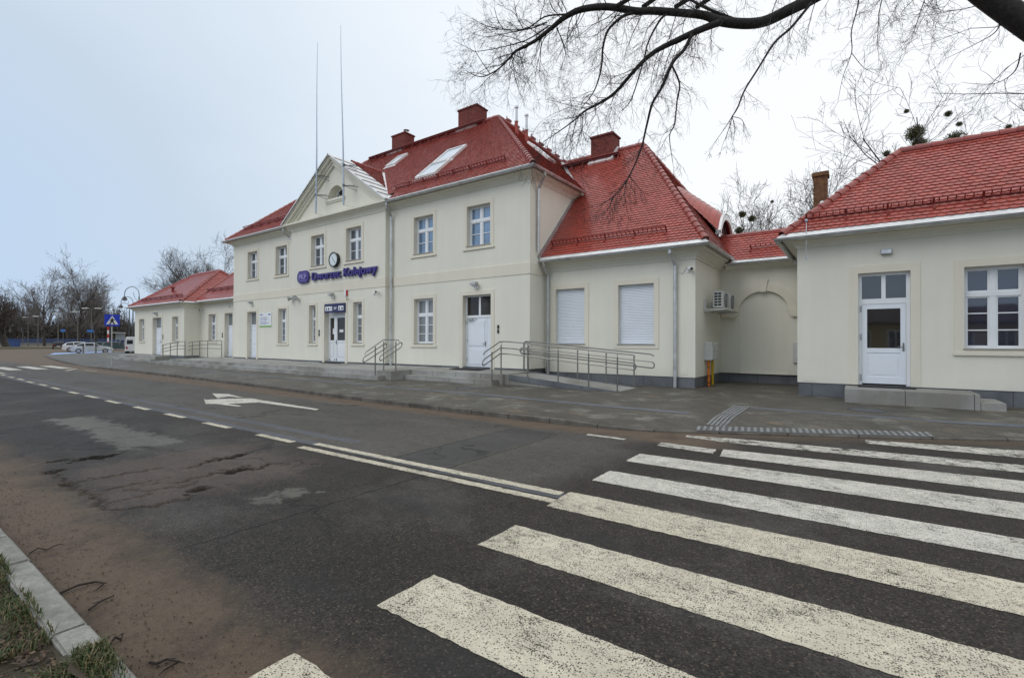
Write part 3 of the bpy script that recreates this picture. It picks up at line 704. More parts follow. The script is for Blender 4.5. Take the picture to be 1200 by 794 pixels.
def tile_roof(parent, polys, name='roof', w=0.18, ex=0.155, mat='tile'):
    """polys: list of planar 3D polygons; first edge = eave (left to right seen from outside)"""
    V = []; F = []; under = MB()
    for poly in polys:
        P = [Vector(p) for p in poly]
        u = (P[1] - P[0]).normalized(); nrm = u.cross(P[2] - P[0]).normalized()
        if nrm.z < 0: nrm = -nrm
        s = nrm.cross(u).normalized()
        if s.z < 0: s = -s
        O = P[0]; Q = [((p - O).dot(u), (p - O).dot(s)) for p in P]
        ar = sum(Q[i][0] * Q[(i + 1) % len(Q)][1] - Q[(i + 1) % len(Q)][0] * Q[i][1] for i in range(len(Q)))
        if ar < 0: Q = Q[::-1]
        under.poly([p - nrm * 0.012 for p in P])
        umin = min(q[0] for q in Q); umax = max(q[0] for q in Q); vmax = max(q[1] for q in Q); vmin = min(q[1] for q in Q)
        row = 0; v0 = vmin
        while v0 < vmax:
            L = ex * 1.12; off = (row % 2) * w / 2; ncol = int((umax - umin) / w) + 2
            # span of this row inside the polygon, to skip empty tiles quickly
            for k in range(-1, ncol):
                ua = umin + off + k * w - w / 2; ub = ua + w - 0.004
                sh = [(ua, v0 + L), (ua, v0 + .035), (ua + .04, v0 + .008), ((ua + ub) / 2, v0), (ub - .04, v0 + .008), (ub, v0 + .035), (ub, v0 + L)]
                pts = sh
                # clip
                inside_all = True
                for i in range(len(Q)):
                    ax, ay = Q[i]; bx, by = Q[(i + 1) % len(Q)]
                    ex_, ey_ = bx - ax, by - ay
                    ds = [ex_ * (p[1] - ay) - ey_ * (p[0] - ax) for p in pts]
                    if all(d >= 0 for d in ds): continue
                    inside_all = False
                    new = []
                    for j in range(len(pts)):
                        d0, d1 = ds[j], ds[(j + 1) % len(pts)]; p0, p1 = pts[j], pts[(j + 1) % len(pts)]
                        if d0 >= 0: new.append(p0)
                        if (d0 >= 0) != (d1 >= 0):
                            t = d0 / (d0 - d1); new.append((p0[0] + (p1[0] - p0[0]) * t, p0[1] + (p1[1] - p0[1]) * t))
                    pts = new
                    if len(pts) < 3: break
                if len(pts) < 3: continue
                j0 = random.uniform(-.004, .004)
                hh = lambda p: 0.024 * max(0, 1 - (p[1] - v0) / L) + 0.001 + j0 * max(0, 1 - (p[1] - v0) / L)
                base = len(V)
                for p in pts: V.append(tuple(O + u * p[0] + s * p[1] + nrm * hh(p)))
                F.append(tuple(range(base, base + len(pts))))
                # lip along the lower edge
                for j in range(len(pts)):
                    p0, p1 = pts[j], pts[(j + 1) % len(pts)]
                    if max(p0[1], p1[1]) < v0 + 0.05 and abs(p0[0] - p1[0]) > 1e-4:
                        c0 = len(V)
                        for p in (p0, p1): V.append(tuple(O + u * p[0] + s * p[1] + nrm * (hh(p) - 0.014)))
                        F.append((base + j, base + (j + 1) % len(pts), c0 + 1, c0))
            row += 1; v0 += ex
    me = bpy.data.meshes.new(name); me.from_pydata(V, [], F); me.materials.append(MAT[mat]); me.update()
    o = bpy.data.objects.new(name, me); COL.objects.link(o); adopt(o, parent)
    under.build('roof_underlay', MAT['tile_under'], o)
    return o
def ridge_tiles(parent, lines, r=0.115, L=0.36):
    b = MB()
    for a, c in lines:
        a = Vector(a); c = Vector(c); d = c - a; n_ = max(1, round(d.length / L)); d /= n_
        side = d.cross(Vector((0, 0, 1))).normalized(); upv = side.cross(d).normalized()
        for i in range(n_):
            p = a + d * i; q = a + d * (i + 1.12)
            r0, r1 = r * 1.12, r * 0.88
            ring0 = []; ring1 = []; ring2 = []
            for k in range(9):
                t = math.pi * (k / 8 * 1.2 - .1)
                o_ = side * math.cos(t) + upv * math.sin(t)
                ring0.append(b.vert(p + o_ * r0 - upv * .03)); ring1.append(b.vert(q + o_ * r1 - upv * .03)); ring2.append(b.vert(p + o_ * (r0 - .022) - upv * .03))
            for k in range(8): b.face((ring0[k], ring1[k], ring1[k + 1], ring0[k + 1])); b.face((ring2[k], ring0[k], ring0[k + 1], ring2[k + 1]))
    return b.build('ridge_tiles', MAT['ridge'], parent)
def snow_guard(parent, a, c, nrm, h=0.20, step=0.9, name='snow_guard'):
    a = Vector(a); c = Vector(c); nrm = Vector(nrm).normalized(); d = c - a; L = d.length; d.normalize(); b = MB()
    down = d.cross(nrm).normalized()
    if down.z > 0: down = -down
    for t in (0.055, h): b.bar(a + nrm * t, c + nrm * t, .03, .03)
    n_ = int(L / .155)
    for i in range(n_ + 1): p = a + d * (L * i / n_); b.bar(p + nrm * .05, p + nrm * h, .022, .022)
    n_ = max(1, int(L / step))
    for i in range(n_ + 1): p = a + d * (L * (i / n_)); b.bar(p + nrm * 0.0, p + nrm * (h + .02), .045, .03); b.bar(p + nrm * .03, p + down * .24 + nrm * .035, .045, .02)
    return b.build(name, MAT['guard'], parent)
def gutter(parent, path, z, off, name='gutter', strip=None):
    """half-round gutter hung outside `path` by off, rim at height z"""
    b = MB(); r = 0.075
    prof = [(off + r * math.cos(t), z + r * math.sin(t)) for t in [math.pi + math.pi * k / 8 for k in range(9)]]
    prof = [(off - r, z + .03)] + prof + [(off + r + .012, z + .006), (off + r, z - .008)]
    b.sweep(path, prof, cap=False)
    o = b.build(name, MAT['zinc'], parent, smooth=False)
    return o
def eave_strip(parent, path, a, c):
    b = MB(); b.sweep(path, [a, c, (c[0], c[1] - .02), (a[0], a[1] - .02)], cap=True)
    return b.build('eave_flashing', MAT['pale_zinc'], parent)
def pipe(parent, pts, r=0.05, name='drainpipe', rings=()):
    b = MB(); b.tube(pts, r, 10)
    for z in rings:
        x, y = pts[-1][0], pts[-1][1]; b.cyl(x, y, z, z + .03, r + .012, 10); b.box(x - .012, x + .012, y, y + .12, z, z + .03)
    return b.build(name, MAT['zinc'], parent, smooth=False)

TR = 0.17
def window(parent, Y, x0, x1, z0, z1, cols=2, bars=1, glass='glass', trim=TR, split=0.36, sill=True, bot=True):
    d = 0.21
    f = MB(); w = 0.055
    ya, yb = Y + d - .02, Y + d + .06
    f.box(x0, x0 + w, ya, yb, z0, z1); f.box(x1 - w, x1, ya, yb, z0, z1); f.box(x0 + w, x1 - w, ya, yb, z0, z0 + w); f.box(x0 + w, x1 - w, ya, yb, z1 - w, z1)
    zt = z1 - (z1 - z0) * split; f.box(x0 + w, x1 - w, ya - .012, yb, zt - .055, zt + .055)
    cw = (x1 - x0 - 2 * w)
    if cols == 2:
        cx = (x0 + x1) / 2; f.box(cx - .055, cx + .055, ya - .005, yb - .003, z0 + w, zt - .055); f.box(cx - .055, cx + .055, ya - .005, yb - .003, zt + .055, z1 - w)
        spans = [(x0 + w, cx - .055), (cx + .055, x1 - w)]
    else: spans = [(x0 + w, x1 - w)]
    for a, c in spans:
        for za, zb, nb in ((z0 + w, zt - .055, bars), (zt + .055, z1 - w, 0)):
            s = .035; y2, y3 = ya + .015, yb - .006
            f.box(a, a + s, y2, y3, za, zb); f.box(c - s, c, y2, y3, za, zb); f.box(a + s, c - s, y2, y3, za, za + s); f.box(a + s, c - s, y2, y3, zb - s, zb)
            for k in range(nb):
                zz = za + (zb - za) * (k + 1) / (nb + 1); f.box(a + s, c - s, y2 + .008, y3 - .01, zz - .014, zz + .014)
    fr = f.build('window', MAT['white'], parent)
    g = MB(); yg = Y + d + .03; g.poly([(x0 + .02, yg, z0 + .02), (x1 - .02, yg, z0 + .02), (x1 - .02, yg, z1 - .02), (x0 + .02, yg, z1 - .02)])
    g.build('glass', MAT[glass], fr)
    t = MB(); yo, yi = Y - .022, Y + d + .07
    t.box(x0 - trim, x0 - .0, yo, yi, z0 - .14, z1 + trim); t.box(x1 + .0, x1 + trim, yo, yi, z0 - .14, z1 + trim)
    t.box(x0, x1, yo, yi, z1, z1 + trim)
    t.box(x0, x1, yo, yi, z0 - .14, z0)
    if sill: t.box(x0 - trim - .03, x1 + trim + .03, Y - .055, Y - .0225, z0 - .15, z0 - .075)
    t.build('window_surround', MAT['trim'], fr)
    if sill:
        s = MB(); s.box(x0 - .03, x1 + .03, Y - .06, ya + .01, z0 - .0, z0 + .022); s.build('sill', MAT['sill'], fr)
    return fr
def surround(parent, Y, x0, x1, z0, z1, d=0.27, trim=TR):
    t = MB(); yo = Y - .022
    t.box(x0 - trim, x0, yo, Y + d, z0, z1 + trim); t.box(x1, x1 + trim, yo, Y + d, z0, z1 + trim); t.box(x0, x1, yo, Y + d, z1, z1 + trim)
    return t.build('door_surround', MAT['trim'], parent)
def panel(b, x0, x1, z0, z1, y, t=.02, fr=.03):
    """a raised frame and field on a door leaf"""
    b.box(x0, x1, y - .010, y + .01, z0, z1); b.box(x0 + fr, x1 - fr, y - .022, y - .0101, z0 + fr, z1 - fr)
def lever(parent, x, y, z, side=-1):
    h = MB(); h.box(x - .018, x + .018, y - .012, y, z - .12, z + .10); h.tube([(x, y - .01, z), (x, y - .055, z), (x + side * .12, y - .055, z)], .011, 8)
    return h.build('handle', MAT['steel'], parent)
def solid_door(parent, Y, x0, x1, z0, z1, tz, side=None, panes=2, glass='glass_dark', d=.2):
    """white panelled door with a glazed transom from tz to z1; side = x where a narrow fixed leaf begins"""
    f = MB(); ya, yb = Y + d, Y + d + .07; w = .06
    f.box(x0, x0 + w, ya, yb, z0, z1); f.box(x1 - w, x1, ya, yb, z0, z1); f.box(x0 + w, x1 - w, ya, yb, z1 - w, z1); f.box(x0 + w, x1 - w, ya, yb, tz - .05, tz + .05)
    if panes == 2: cx = (x0 + x1) / 2; f.box(cx - .045, cx + .045, ya, yb, tz + .05, z1 - w)
    dr = f.build('door', MAT['white'], parent)
    xs = side if side else x1 - w
    l = MB(); y = ya + .02
    l.box(x0 + w, xs, y, y + .05, z0 + .02, tz - .05)
    zm = z0 + (tz - z0) * .40
    panel(l, x0 + w + .09, xs - .09, z0 + .14, zm - .04, y); panel(l, x0 + w + .09, xs - .09, zm + .06, tz - .16, y)
    lf = l.build('door_leaf', MAT['white_door'], dr)
    if side:
        l2 = MB(); l2.box(xs + .012, x1 - w, y, y + .05, z0 + .02, tz - .05); panel(l2, xs + .07, x1 - w - .05, z0 + .14, zm - .04, y); panel(l2, xs + .07, x1 - w - .05, zm + .06, tz - .16, y)
        l2.build('door_leaf', MAT['white_door'], dr)
    lever(dr, xs - .06, y, z0 + 1.02)
    g = MB(); g.poly([(x0 + .02, ya + .04, tz), (x1 - .02, ya + .04, tz), (x1 - .02, ya + .04, z1 - .02), (x0 + .02, ya + .04, z1 - .02)]); g.build('glass', MAT[glass], dr)
    for zz in (z0 + .3, z0 + 1.1, tz - .3): h = MB(); h.box(x0 + w - .012, x0 + w + .012, y - .02, y + .0, zz, zz + .1); h.build('hinge', MAT['grey'], dr)
    return dr

# ------------------------------------------------------------------ the two-storey station building
ML, MR, BY, ZB = -33.185, -10.053, 12.36, 0.53
RL, RRX, RY = -26.02, -18.007, -0.206
ZC = 7.76
st_ = thing('station_building', 'long cream two-storey railway station with red tiled hipped roof, central gable and low wings', 'station building', (-21.6, 0, 0))
holesM = [(-31.33, -30.21, ZB, 3.46), (-27.70, -26.80, 1.55, 3.52), (-31.33, -30.15, 5.55, 7.20), (-28.02, -26.80, 5.52, 7.18),
          (-16.28, -15.09, 1.53, 3.53), (-13.38, -11.90, ZB, 3.53), (-16.31, -15.11, 5.52, 7.19), (-13.17, -11.94, 5.52, 7.18)]
holesR = [(-24.20, -23.60, 1.55, 3.56), (-22.80, -21.02, ZB, 3.57), (-20.38, -19.70, 1.56, 3.56), (-24.04, -22.87, 5.64, 7.28), (-20.98, -19.79, 5.64, 7.29)]
b = MB()
wall_front(b, 0, ML, RL, .6, ZC + .3, holesM); wall_front(b, 0, RRX, MR, .6, ZC + .3, holesM)
wall_front(b, RY, RL, RRX, .6, ZC + .3, holesR)
wall_side(b, RL, RY, 0, .6, ZC + .3); wall_side(b, RRX, RY, 0, .6, ZC + .3)
wall_side(b, ML, 0, BY, .1, ZC + .3); wall_side(b, MR, 0, BY, .6, ZC + .3)
b.poly([(ML, BY, .1), (MR, BY, .1), (MR, BY, ZC + .3), (ML, BY, ZC + .3)])
main_wall = b.build('wall', MAT['plaster'], st_)
# string course between the storeys: a flat band with a thin drip edge under it
b = MB()
path = [(ML, 4), (ML, 0), (RL, 0), (RL, RY), (RRX, RY), (RRX, 0), (MR, 0), (MR, 2.0)]
b.sweep(path, [(0.0, 4.19), (.022, 4.19), (.022, 4.62), (0.0, 4.63)])
b.build('string_course', MAT['trim'], st_)
b = MB(); b.sweep(path, [(-.025, .1), (-.025, .60), (-.3, .60)]); b.build('plinth', MAT['granite'], st_)
# cornice
def cornice(parent, path, z0, z1, o1=.34):
    h = z1 - z0; b = MB()
    b.sweep(path, [(0, z0), (.035, z0), (.035, z0 + .18 * h), (.06, z0 + .20 * h), (.08, z0 + .34 * h), (.14, z0 + .5 * h), (o1 * .68, z0 + .62 * h), (o1 * .68, z0 + .70 * h), (o1, z0 + .78 * h), (o1, z1), (-.1, z1)])
    return b.build('cornice', MAT['plaster'], parent)
cornice(st_, [(ML, BY), (ML, 0), (RL, 0)], ZC, 8.04); cornice(st_, [(RRX, 0), (MR, 0), (MR, BY)], ZC, 8.04)
cornice(st_, [(RL, 0), (RL, RY), (RRX, RY), (RRX, 0)], ZC - .02, 8.13, .36)
# main hipped roof
ez, ex_ = 8.19, 0.36
ry, rz = 6.18, 14.14
eFL = (ML - ex_, -ex_, ez); eFR = (MR + ex_, -ex_, ez); eBR = (MR + ex_, BY + ex_, ez); eBL = (ML - ex_, BY + ex_, ez)
rL = (-26.95, ry, rz); rR = (-16.25, ry, rz)
kF = (rz - ez) / (ry + ex_)
gEL, gER = -26.34, -17.66; ym_ = -ex_ + 4 * .155 / math.hypot(1, kF); zm_ = ez + kF * (ym_ + ex_)
mroof = tile_roof(st_, [[eFL, (gEL, -ex_, ez), (gEL, ry, rz), rL], [(gER, -ex_, ez), eFR, rR, (gER, ry, rz)], [(gEL, ym_, zm_), (gER, ym_, zm_), (gER, ry, rz), (gEL, ry, rz)], [eFR, eBR, rR], [eBL, eFL, rL]])
u = MB(); u.poly([eBR, eBL, rL, rR]); u.build('roof_underlay', MAT['tile'], mroof)
ridge_tiles(mroof, [(eFR, rR), (eFL, rL), (rL, rR), (eBR, rR), (eBL, rL)])
gutter(st_, [(ML, 3), (ML, 0), (RL - .2, 0)], 8.07, .47); gutter(st_, [(RRX + .2, 0), (MR, 0), (MR, 3.55)], 8.07, .47)
eave_strip(mroof, [(ML, 3), (ML, 0), (RL - .4, 0)], (.50, 8.075), (.355, 8.194)); eave_strip(mroof, [(RRX + .4, 0), (MR, 0), (MR, 3.5)], (.50, 8.075), (.355, 8.194))
nF = Vector((0, -kF, 1)).normalized(); zf = lambda y: ez + kF * (y + ex_)
snow_guard(mroof, (-17.95, .42, zf(.42)), (-11.5, .42, zf(.42)), nF); snow_guard(mroof, (-32.6, .42, zf(.42)), (-26.3, .42, zf(.42)), nF)
# walkway rails below the ridge and chimney-sweep steps on the far hip
b = MB()
for x0, x1 in ((-26.7, -16.8),):
    y = 5.78; p = lambda x, t: Vector((x, y, zf(y))) + nF * t
    for t in (.12, .2): b.bar(p(x0, t), p(x1, t), .20, .035)
    for i in range(15): x = x0 + (x1 - x0) * i / 14; b.bar(p(x, 0), p(x, .2), .05); b.bar(p(x, .02) + Vector((0, -.3, -.3 * kF)), p(x, .18), .03)
b.build('roof_walkway', MAT['guard'], mroof)
b = MB(); e1, e2 = Vector(rR), Vector(eBR)
for i in range(13):
    p = e1.lerp(e2, .05 + i * .05); b.box(p.x - .13, p.x + .13, p.y - .05, p.y + .3, p.z + .05, p.z + .17); b.box(p.x - .02, p.x + .02, p.y, p.y + .04, p.z - .1, p.z + .34)
b.build('roof_step', MAT['guard'], mroof)
# skylights on the front slope
def skylight(x0, x1, y0, y1, base, k, axis='F'):
    nn = Vector((0, -k, 1)).normalized(); P = lambda x, y, t: Vector((x, y, base(y))) + nn * t
    b = MB(); sl = Vector((0, 1, k)).normalized(); c = (P(x0, y0, 0) + P(x1, y1, 0)) / 2; hl = (P(x0, y1, 0) - P(x0, y0, 0)).length / 2; hw = (x1 - x0) / 2
    for sx in (-1, 1): b.obox(c + Vector((sx * (hw - .05), 0, 0)) + nn * .06, (1, 0, 0), sl, nn, .05, hl, .07)
    for sy in (-1, 1): b.obox(c + sl * sy * (hl - .05) + nn * .06, (1, 0, 0), sl, nn, hw - .1, .05, .07)
    b.obox(c - sl * (hl + .09) + nn * .02, (1, 0, 0), sl, nn, hw + .1, .09, .02)
    o = b.build('skylight', MAT['pale_zinc'], mroof)
    g = MB(); g.obox(c + nn * .075, (1, 0, 0), sl, nn, hw - .1, hl - .1, .01); g.build('glass', MAT['glass_sky'], o)
skylight(-17.14, -15.83, .87, 1.95, zf, kF); skylight(-17.14, -15.86, 2.02, 3.13, zf, kF); skylight(-22.55, -21.75, 3.6, 4.62, zf, kF)
# skylight and two flues on the right hip
kR = (rz - ez) / (eFR[0] - rR[0]); zr = lambda x: ez + kR * (eFR[0] - x); nR = Vector((kR, 0, 1)).normalized()
b = MB(); c = Vector((-12.45, 4.55, zr(-12.45))); sl = Vector((-1, 0, kR)).normalized()
b.obox(c + nR * .05, sl, (0, 1, 0), nR, .78, .36, .07); o = b.build('skylight', MAT['pale_zinc'], mroof); g = MB(); g.obox(c + nR * .125, sl, (0, 1, 0), nR, .66, .27, .006); g.build('glass', MAT['glass_sky'], o)
for x, y, h in ((-14.0, 4.72, 1.75), (-13.15, 4.36, 1.75)):
    b = MB(); b.cyl(x, y, zr(x) - .15, zr(x) + .62, .09, 12, .075); o = b.build('vent_pipe', MAT['clay'], mroof)
    b = MB(); b.cyl(x, y, zr(x) + .62, zr(x) + 1.28, .065, 12); b.cyl(x, y, zr(x) + 1.28, zr(x) + 1.36, .10, 12); b.cyl(x, y, zr(x) + .60, zr(x) + .66, .10, 12); b.build('flue', MAT['zinc'], o)
# chimneys
def chimney(parent, x0, x1, y0, y1, z0, z1, mat='brick', cap=.10, flash=True, hood=True):
    b = MB(); b.box(x0, x1, y0, y1, z0, z1 - cap); b.box(x0 - .05, x1 + .05, y0 - .05, y1 + .05, z1 - cap, z1 - .03); b.box(x0 - .02, x1 + .02, y0 - .02, y1 + .02, z1 - .03, z1)
    o = b.build('chimney', MAT[mat], parent)
    return o
c1 = chimney(mroof, -24.80, -23.56, 5.95, 6.75, 13.4, 15.05)
b = MB(); b.cyl(-23.7, 6.2, 15.05, 15.22, .07, 10); b.cyl(-23.7, 6.2, 15.22, 15.28, .2, 12, .05); b.build('chimney_hood', MAT['zinc'], c1)
c2 = chimney(mroof, -18.84, -17.44, 5.75, 6.65, 13.3, 15.02)
b = MB(); b.box(-18.5, -18.0, 6.0, 6.35, 15.02, 15.09); b.tube([(-18.7, 6.1, 15.16), (-18.3, 6.1, 15.2), (-17.95, 6.1, 15.12)], [.03, .13, .03], 10); b.build('chimney_hood', MAT['zinc'], c2)
for c_, x0, x1 in ((c1, -24.85, -23.5), (c2, -18.9, -17.38)):
    b = MB(); b.obox(((x0 + x1) / 2, 5.70, zf(5.70) + .08), (1, 0, 0), (0, 1, kF), (0, -kF, 1), (x1 - x0) / 2, .14, .05); b.build('flashing', MAT['zinc'], c_)

# ---- central gable
AX, AZ = -21.99, 11.02
gz0 = 8.13
b = MB()       # field of the gable, with the half-round window opening
cx, cz, rr_ = -21.90, 8.98, 0.66
N_ = 20
arc = [(cx + rr_ * math.cos(math.pi * k / N_), cz + rr_ * math.sin(math.pi * k / N_)) for k in range(N_ + 1)]
y = RY
xl, xr = RL + .05, RRX - .05
ztop = lambda x: gz0 + (AZ - .25 - gz0) * (1 - abs(x - AX) / (xr - AX if x > AX else AX - xl))
prevp = None
cols = sorted([xl, cx - rr_] + [p[0] for p in arc] + [AX, xr])
for xa, xb in zip(cols, cols[1:]):
    if xb - xa < 1e-6: continue
    def arcz(x): return cz + math.sqrt(max(0, rr_ ** 2 - (x - cx) ** 2))
    if cx - rr_ - 1e-6 <= xa and xb <= cx + rr_ + 1e-6:
        b.poly([(xa, y, gz0), (xb, y, gz0), (xb, y, cz), (xa, y, cz)])
        b.poly([(xa, y, arcz(xa)), (xb, y, arcz(xb)), (xb, y, ztop(xb)), (xa, y, ztop(xa))])
    else: b.poly([(xa, y, gz0), (xb, y, gz0), (xb, y, ztop(xb)), (xa, y, ztop(xa))])
gable = b.build('gable', MAT['plaster'], st_)
b = MB()
for k in range(N_):
    (xa, za), (xb, zb) = arc[k], arc[k + 1]; b.poly([(xa, y, za), (xb, y, zb), (xb, y + .5, zb), (xa, y + .5, za)])
b.box(cx - rr_, cx + rr_, y + .002, y + .5, cz - .06, cz)
b.box(cx - rr_ - .14, cx + rr_ + .14, y - .09, y + .001, cz - .12, cz + .0)
b.box(cx - rr_ - .10, cx + rr_ + .10, y - .05, y + .0012, cz - .2, cz - .12)
b.build('window_surround', MAT['plaster'], gable)
b = MB(); yf = y + .44
for k in range(N_):
    (xa, za), (xb, zb) = arc[k], arc[k + 1]; s_ = .86; b.poly([(xa, yf, za), (xb, yf, zb), (cx + (xb - cx) * s_, yf, cz + (zb - cz) * s_), (cx + (xa - cx) * s_, yf, cz + (za - cz) * s_)])
b.box(cx - rr_, cx + rr_, yf - .03, yf + .02, cz, cz + .07)
for t in (45, 90, 135): b.bar((cx, yf, cz), (cx + rr_ * math.cos(R(t)), yf, cz + rr_ * math.sin(R(t))), .04, .05, (0, 1, 0))
o = b.build('window', MAT['white'], gable); g = MB(); g.poly([(a_, yf + .03, c_) for a_, c_ in arc]); g.build('glass', MAT['glass_dark'], o)
# raking cornice: mouldings following both slopes
gs = (AZ + .20 - 8.16) / 4.30
b = MB()
EL, ER = -26.36, -17.62
for sgn, xe in ((-1, EL), (1, ER)):
    d = Vector((xe - AX, 0, 8.14 - (AZ + .16))); L = d.length; d.normalize(); up_ = Vector((0, -1, 0)).cross(d) * (1 if sgn > 0 else -1)
    if up_.z < 0: up_ = -up_
    A0 = Vector((AX, 0, AZ + .16))
    for (o0, o1, h0, h1) in ((.0, .10, -.42, -.30), (0, .17, -.30, -.17), (0, .30, -.17, -.05), (0, .36, -.05, .0)):
        # trapezoid prism mitred at the apex plane x=AX
        pts = []
        for h in (h0, h1):
            P0 = A0 + up_ * h
            t = (AX - P0.x) / d.x
            P0 = P0 + d * t; P1 = A0 + d * L + up_ * h
            for yy in (RY + .02 - o0, RY - o1): pts.append(b.vert((P0.x, yy, P0.z))); pts.append(b.vert((P1.x, yy, P1.z)))
        i = pts; 
        for q in ((i[0], i[1], i[3], i[2]), (i[4], i[6], i[7], i[5]), (i[0], i[4], i[5], i[1]), (i[2], i[3], i[7], i[6]), (i[0], i[2], i[6], i[4]), (i[1], i[5], i[7], i[3])): b.face(q)
fix(b.build('raking_cornice', MAT['plaster'], gable))
# gable roof: zinc cap in front, tiles behind
A1 = (AX, RY - .40, AZ + .19); yv = (AZ + .19 - ez) / kF - ex_
zcap = MB(); seams_ = []
y0c, y1c = RY - .42, .80
for sgn, xe in ((-1, EL - .06), (1, ER + .06)):
    a0 = Vector((AX, y0c, AZ + .19)); b0 = Vector((xe, y0c, 8.16)); a1 = Vector((AX, y1c, AZ + .19)); b1 = Vector((xe, y1c, 8.16))
    zcap.poly([a0, b0, b1, a1]); nn = Vector((.0, 0, 0)); nn = (b0 - a0).cross(a1 - a0).normalized(); nn = nn if nn.z > 0 else -nn
    zcap.poly([a0, b0, b0 - nn * .06, a0 - nn * .06])
    seam = MB(); seams_.append(seam)
    for k in range(1, 8):
        t = k / 8; p = a0.lerp(b0, t) + nn * .012; q = a1.lerp(b1, t) + nn * .012; seam.bar(p, q, .03, .03, nn)
o = zcap.build('gable_coping', MAT['pale_zinc'], gable); [q.build('seam', MAT['seam'], o) for q in seams_]
polys = []
for sgn, xe in ((-1, EL - .02), (1, ER + .02)):
    E0 = (xe, y1c, 8.17); T0 = (AX, y1c, AZ + .19); T1 = (AX, yv, AZ + .19); yb_ = max(y1c + .01, (8.17 - ez) / kF - ex_)
    polys.append([E0, (xe, yb_, 8.17), T1, T0] if sgn > 0 else [(xe, yb_, 8.17), E0, T0, T1])
groof = tile_roof(st_, polys)
ridge_tiles(groof, [((AX, y1c, AZ + .19), T1)], .10)
b = MB()
for xe in (EL, ER):
    a = Vector((xe, -.25, 8.2)); c = Vector((AX, yv, AZ + .2)); b.bar(a + Vector((0, 0, .03)), c + Vector((0, 0, .03)), .20, .02)
b.build('valley_flashing', MAT['pale_zinc'], groof)

# ---- windows and doors of the main block
window(st_, 0, -27.70, -26.80, 1.55, 3.52, 2, 2, 'glass_curtain'); window(st_, 0, -31.33, -30.15, 5.55, 7.20, 2, 1); window(st_, 0, -28.02, -26.80, 5.52, 7.18, 2, 1)
window(st_, 0, -16.28, -15.09, 1.53, 3.53, 2, 2, 'glass_curtain'); window(st_, 0, -16.31, -15.11, 5.52, 7.19, 2, 1, 'glass_painted_sky'); window(st_, 0, -13.17, -11.94, 5.52, 7.18, 2, 1, 'glass_painted_sky')
window(st_, RY, -24.20, -23.60, 1.55, 3.56, 1, 2, 'glass_curtain', .15); window(st_, RY, -20.38, -19.70, 1.56, 3.56, 1, 2, 'glass_curtain', .15)
window(st_, RY, -24.04, -22.87, 5.64, 7.28, 2, 1); window(st_, RY, -20.98, -19.79, 5.64, 7.29, 2, 1)
solid_door(st_, 0, -31.33, -30.21, ZB, 3.46, 2.62, None, 1, 'glass_curtain'); surround(st_, 0, -31.33, -30.21, ZB, 3.46)
dr = solid_door(st_, 0, -13.38, -11.90, ZB, 3.53, 2.66, -12.28, 2, 'glass_door'); surround(st_, 0, -13.38, -11.90, ZB, 3.53)
b = MB(); b.box(-13.26, -12.95, .10, .16, 2.52, 2.60); b.bar((-13.1, .1, 2.6), (-12.8, .16, 2.6), .03); b.build('door_closer', MAT['grey'], dr)
# entrance door: narrow glazed leaf and wide glazed leaf over panels
f = MB(); x0, x1, ya, yb = -22.80, -21.02, RY + .24, RY + .31
z0, zt = ZB, 3.00
f.box(x0, x0 + .07, ya, yb, z0, 3.57); f.box(x1 - .07, x1, ya, yb, z0, 3.57); f.box(x0 + .07, x1 - .07, ya, yb, zt - .05, zt + .16); f.box(x0 + .07, x1 - .07, ya, yb, 3.5, 3.57)
xm = -22.18; zk = 1.62
f.box(xm - .06, xm + .06, ya - .01, yb, z0, zt - .05)
for a, c in ((x0 + .07, xm - .06), (xm + .06, x1 - .07)):
    f.box(a, a + .07, ya, yb, z0 + .1, zt - .05); f.box(c - .07, c, ya, yb, z0 + .1, zt - .05); f.box(a + .07, c - .07, ya, yb, zk - .06, zk + .06); f.box(a + .07, c - .07, ya, yb, zt - .15, zt - .05); f.box(a, c, ya, yb, z0 + .01, z0 + .2)
    f.box(a + .07, c - .07, ya + .02, yb - .01, z0 + .2, zk - .06)
    panel(f, a + .11, c - .11, z0 + .27, zk - .12, ya + .02)
ed = f.build('door', MAT['white'], st_); surround(st_, RY, x0, x1, ZB, 3.57, .31)
g = MB(); g.poly([(x0 + .05, ya + .05, zk), (x1 - .05, ya + .05, zk), (x1 - .05, ya + .05, 3.55), (x0 + .05, ya + .05, 3.55)]); g.build('glass', MAT['glass_door'], ed)
g = MB(); g.box(-21.90, -21.58, ya + .035, ya + .045, 2.10, 2.24); g.build('paper_notice', MAT['signwhite'], ed); g = MB(); g.box(-22.48, -22.36, ya + .035, ya + .045, 2.0, 2.30); g.build('paper_notice', MAT['signwhite'], ed)
lever(ed, xm + .10, ya - .005, 1.6)
b = MB(); b.box(-22.75, -21.1, RY - .35, RY + .24, ZB, ZB + .012); tag(b.build('doormat', MAT['mat']), 'dark doormat before the glazed main entrance under the navy panel', 'doormat')
b = MB(); b.box(-13.45, -11.95, -.75, .18, ZB, ZB + .012); tag(b.build('doormat', MAT['mat']), 'dark doormat before the white double door right of the downpipe', 'doormat')

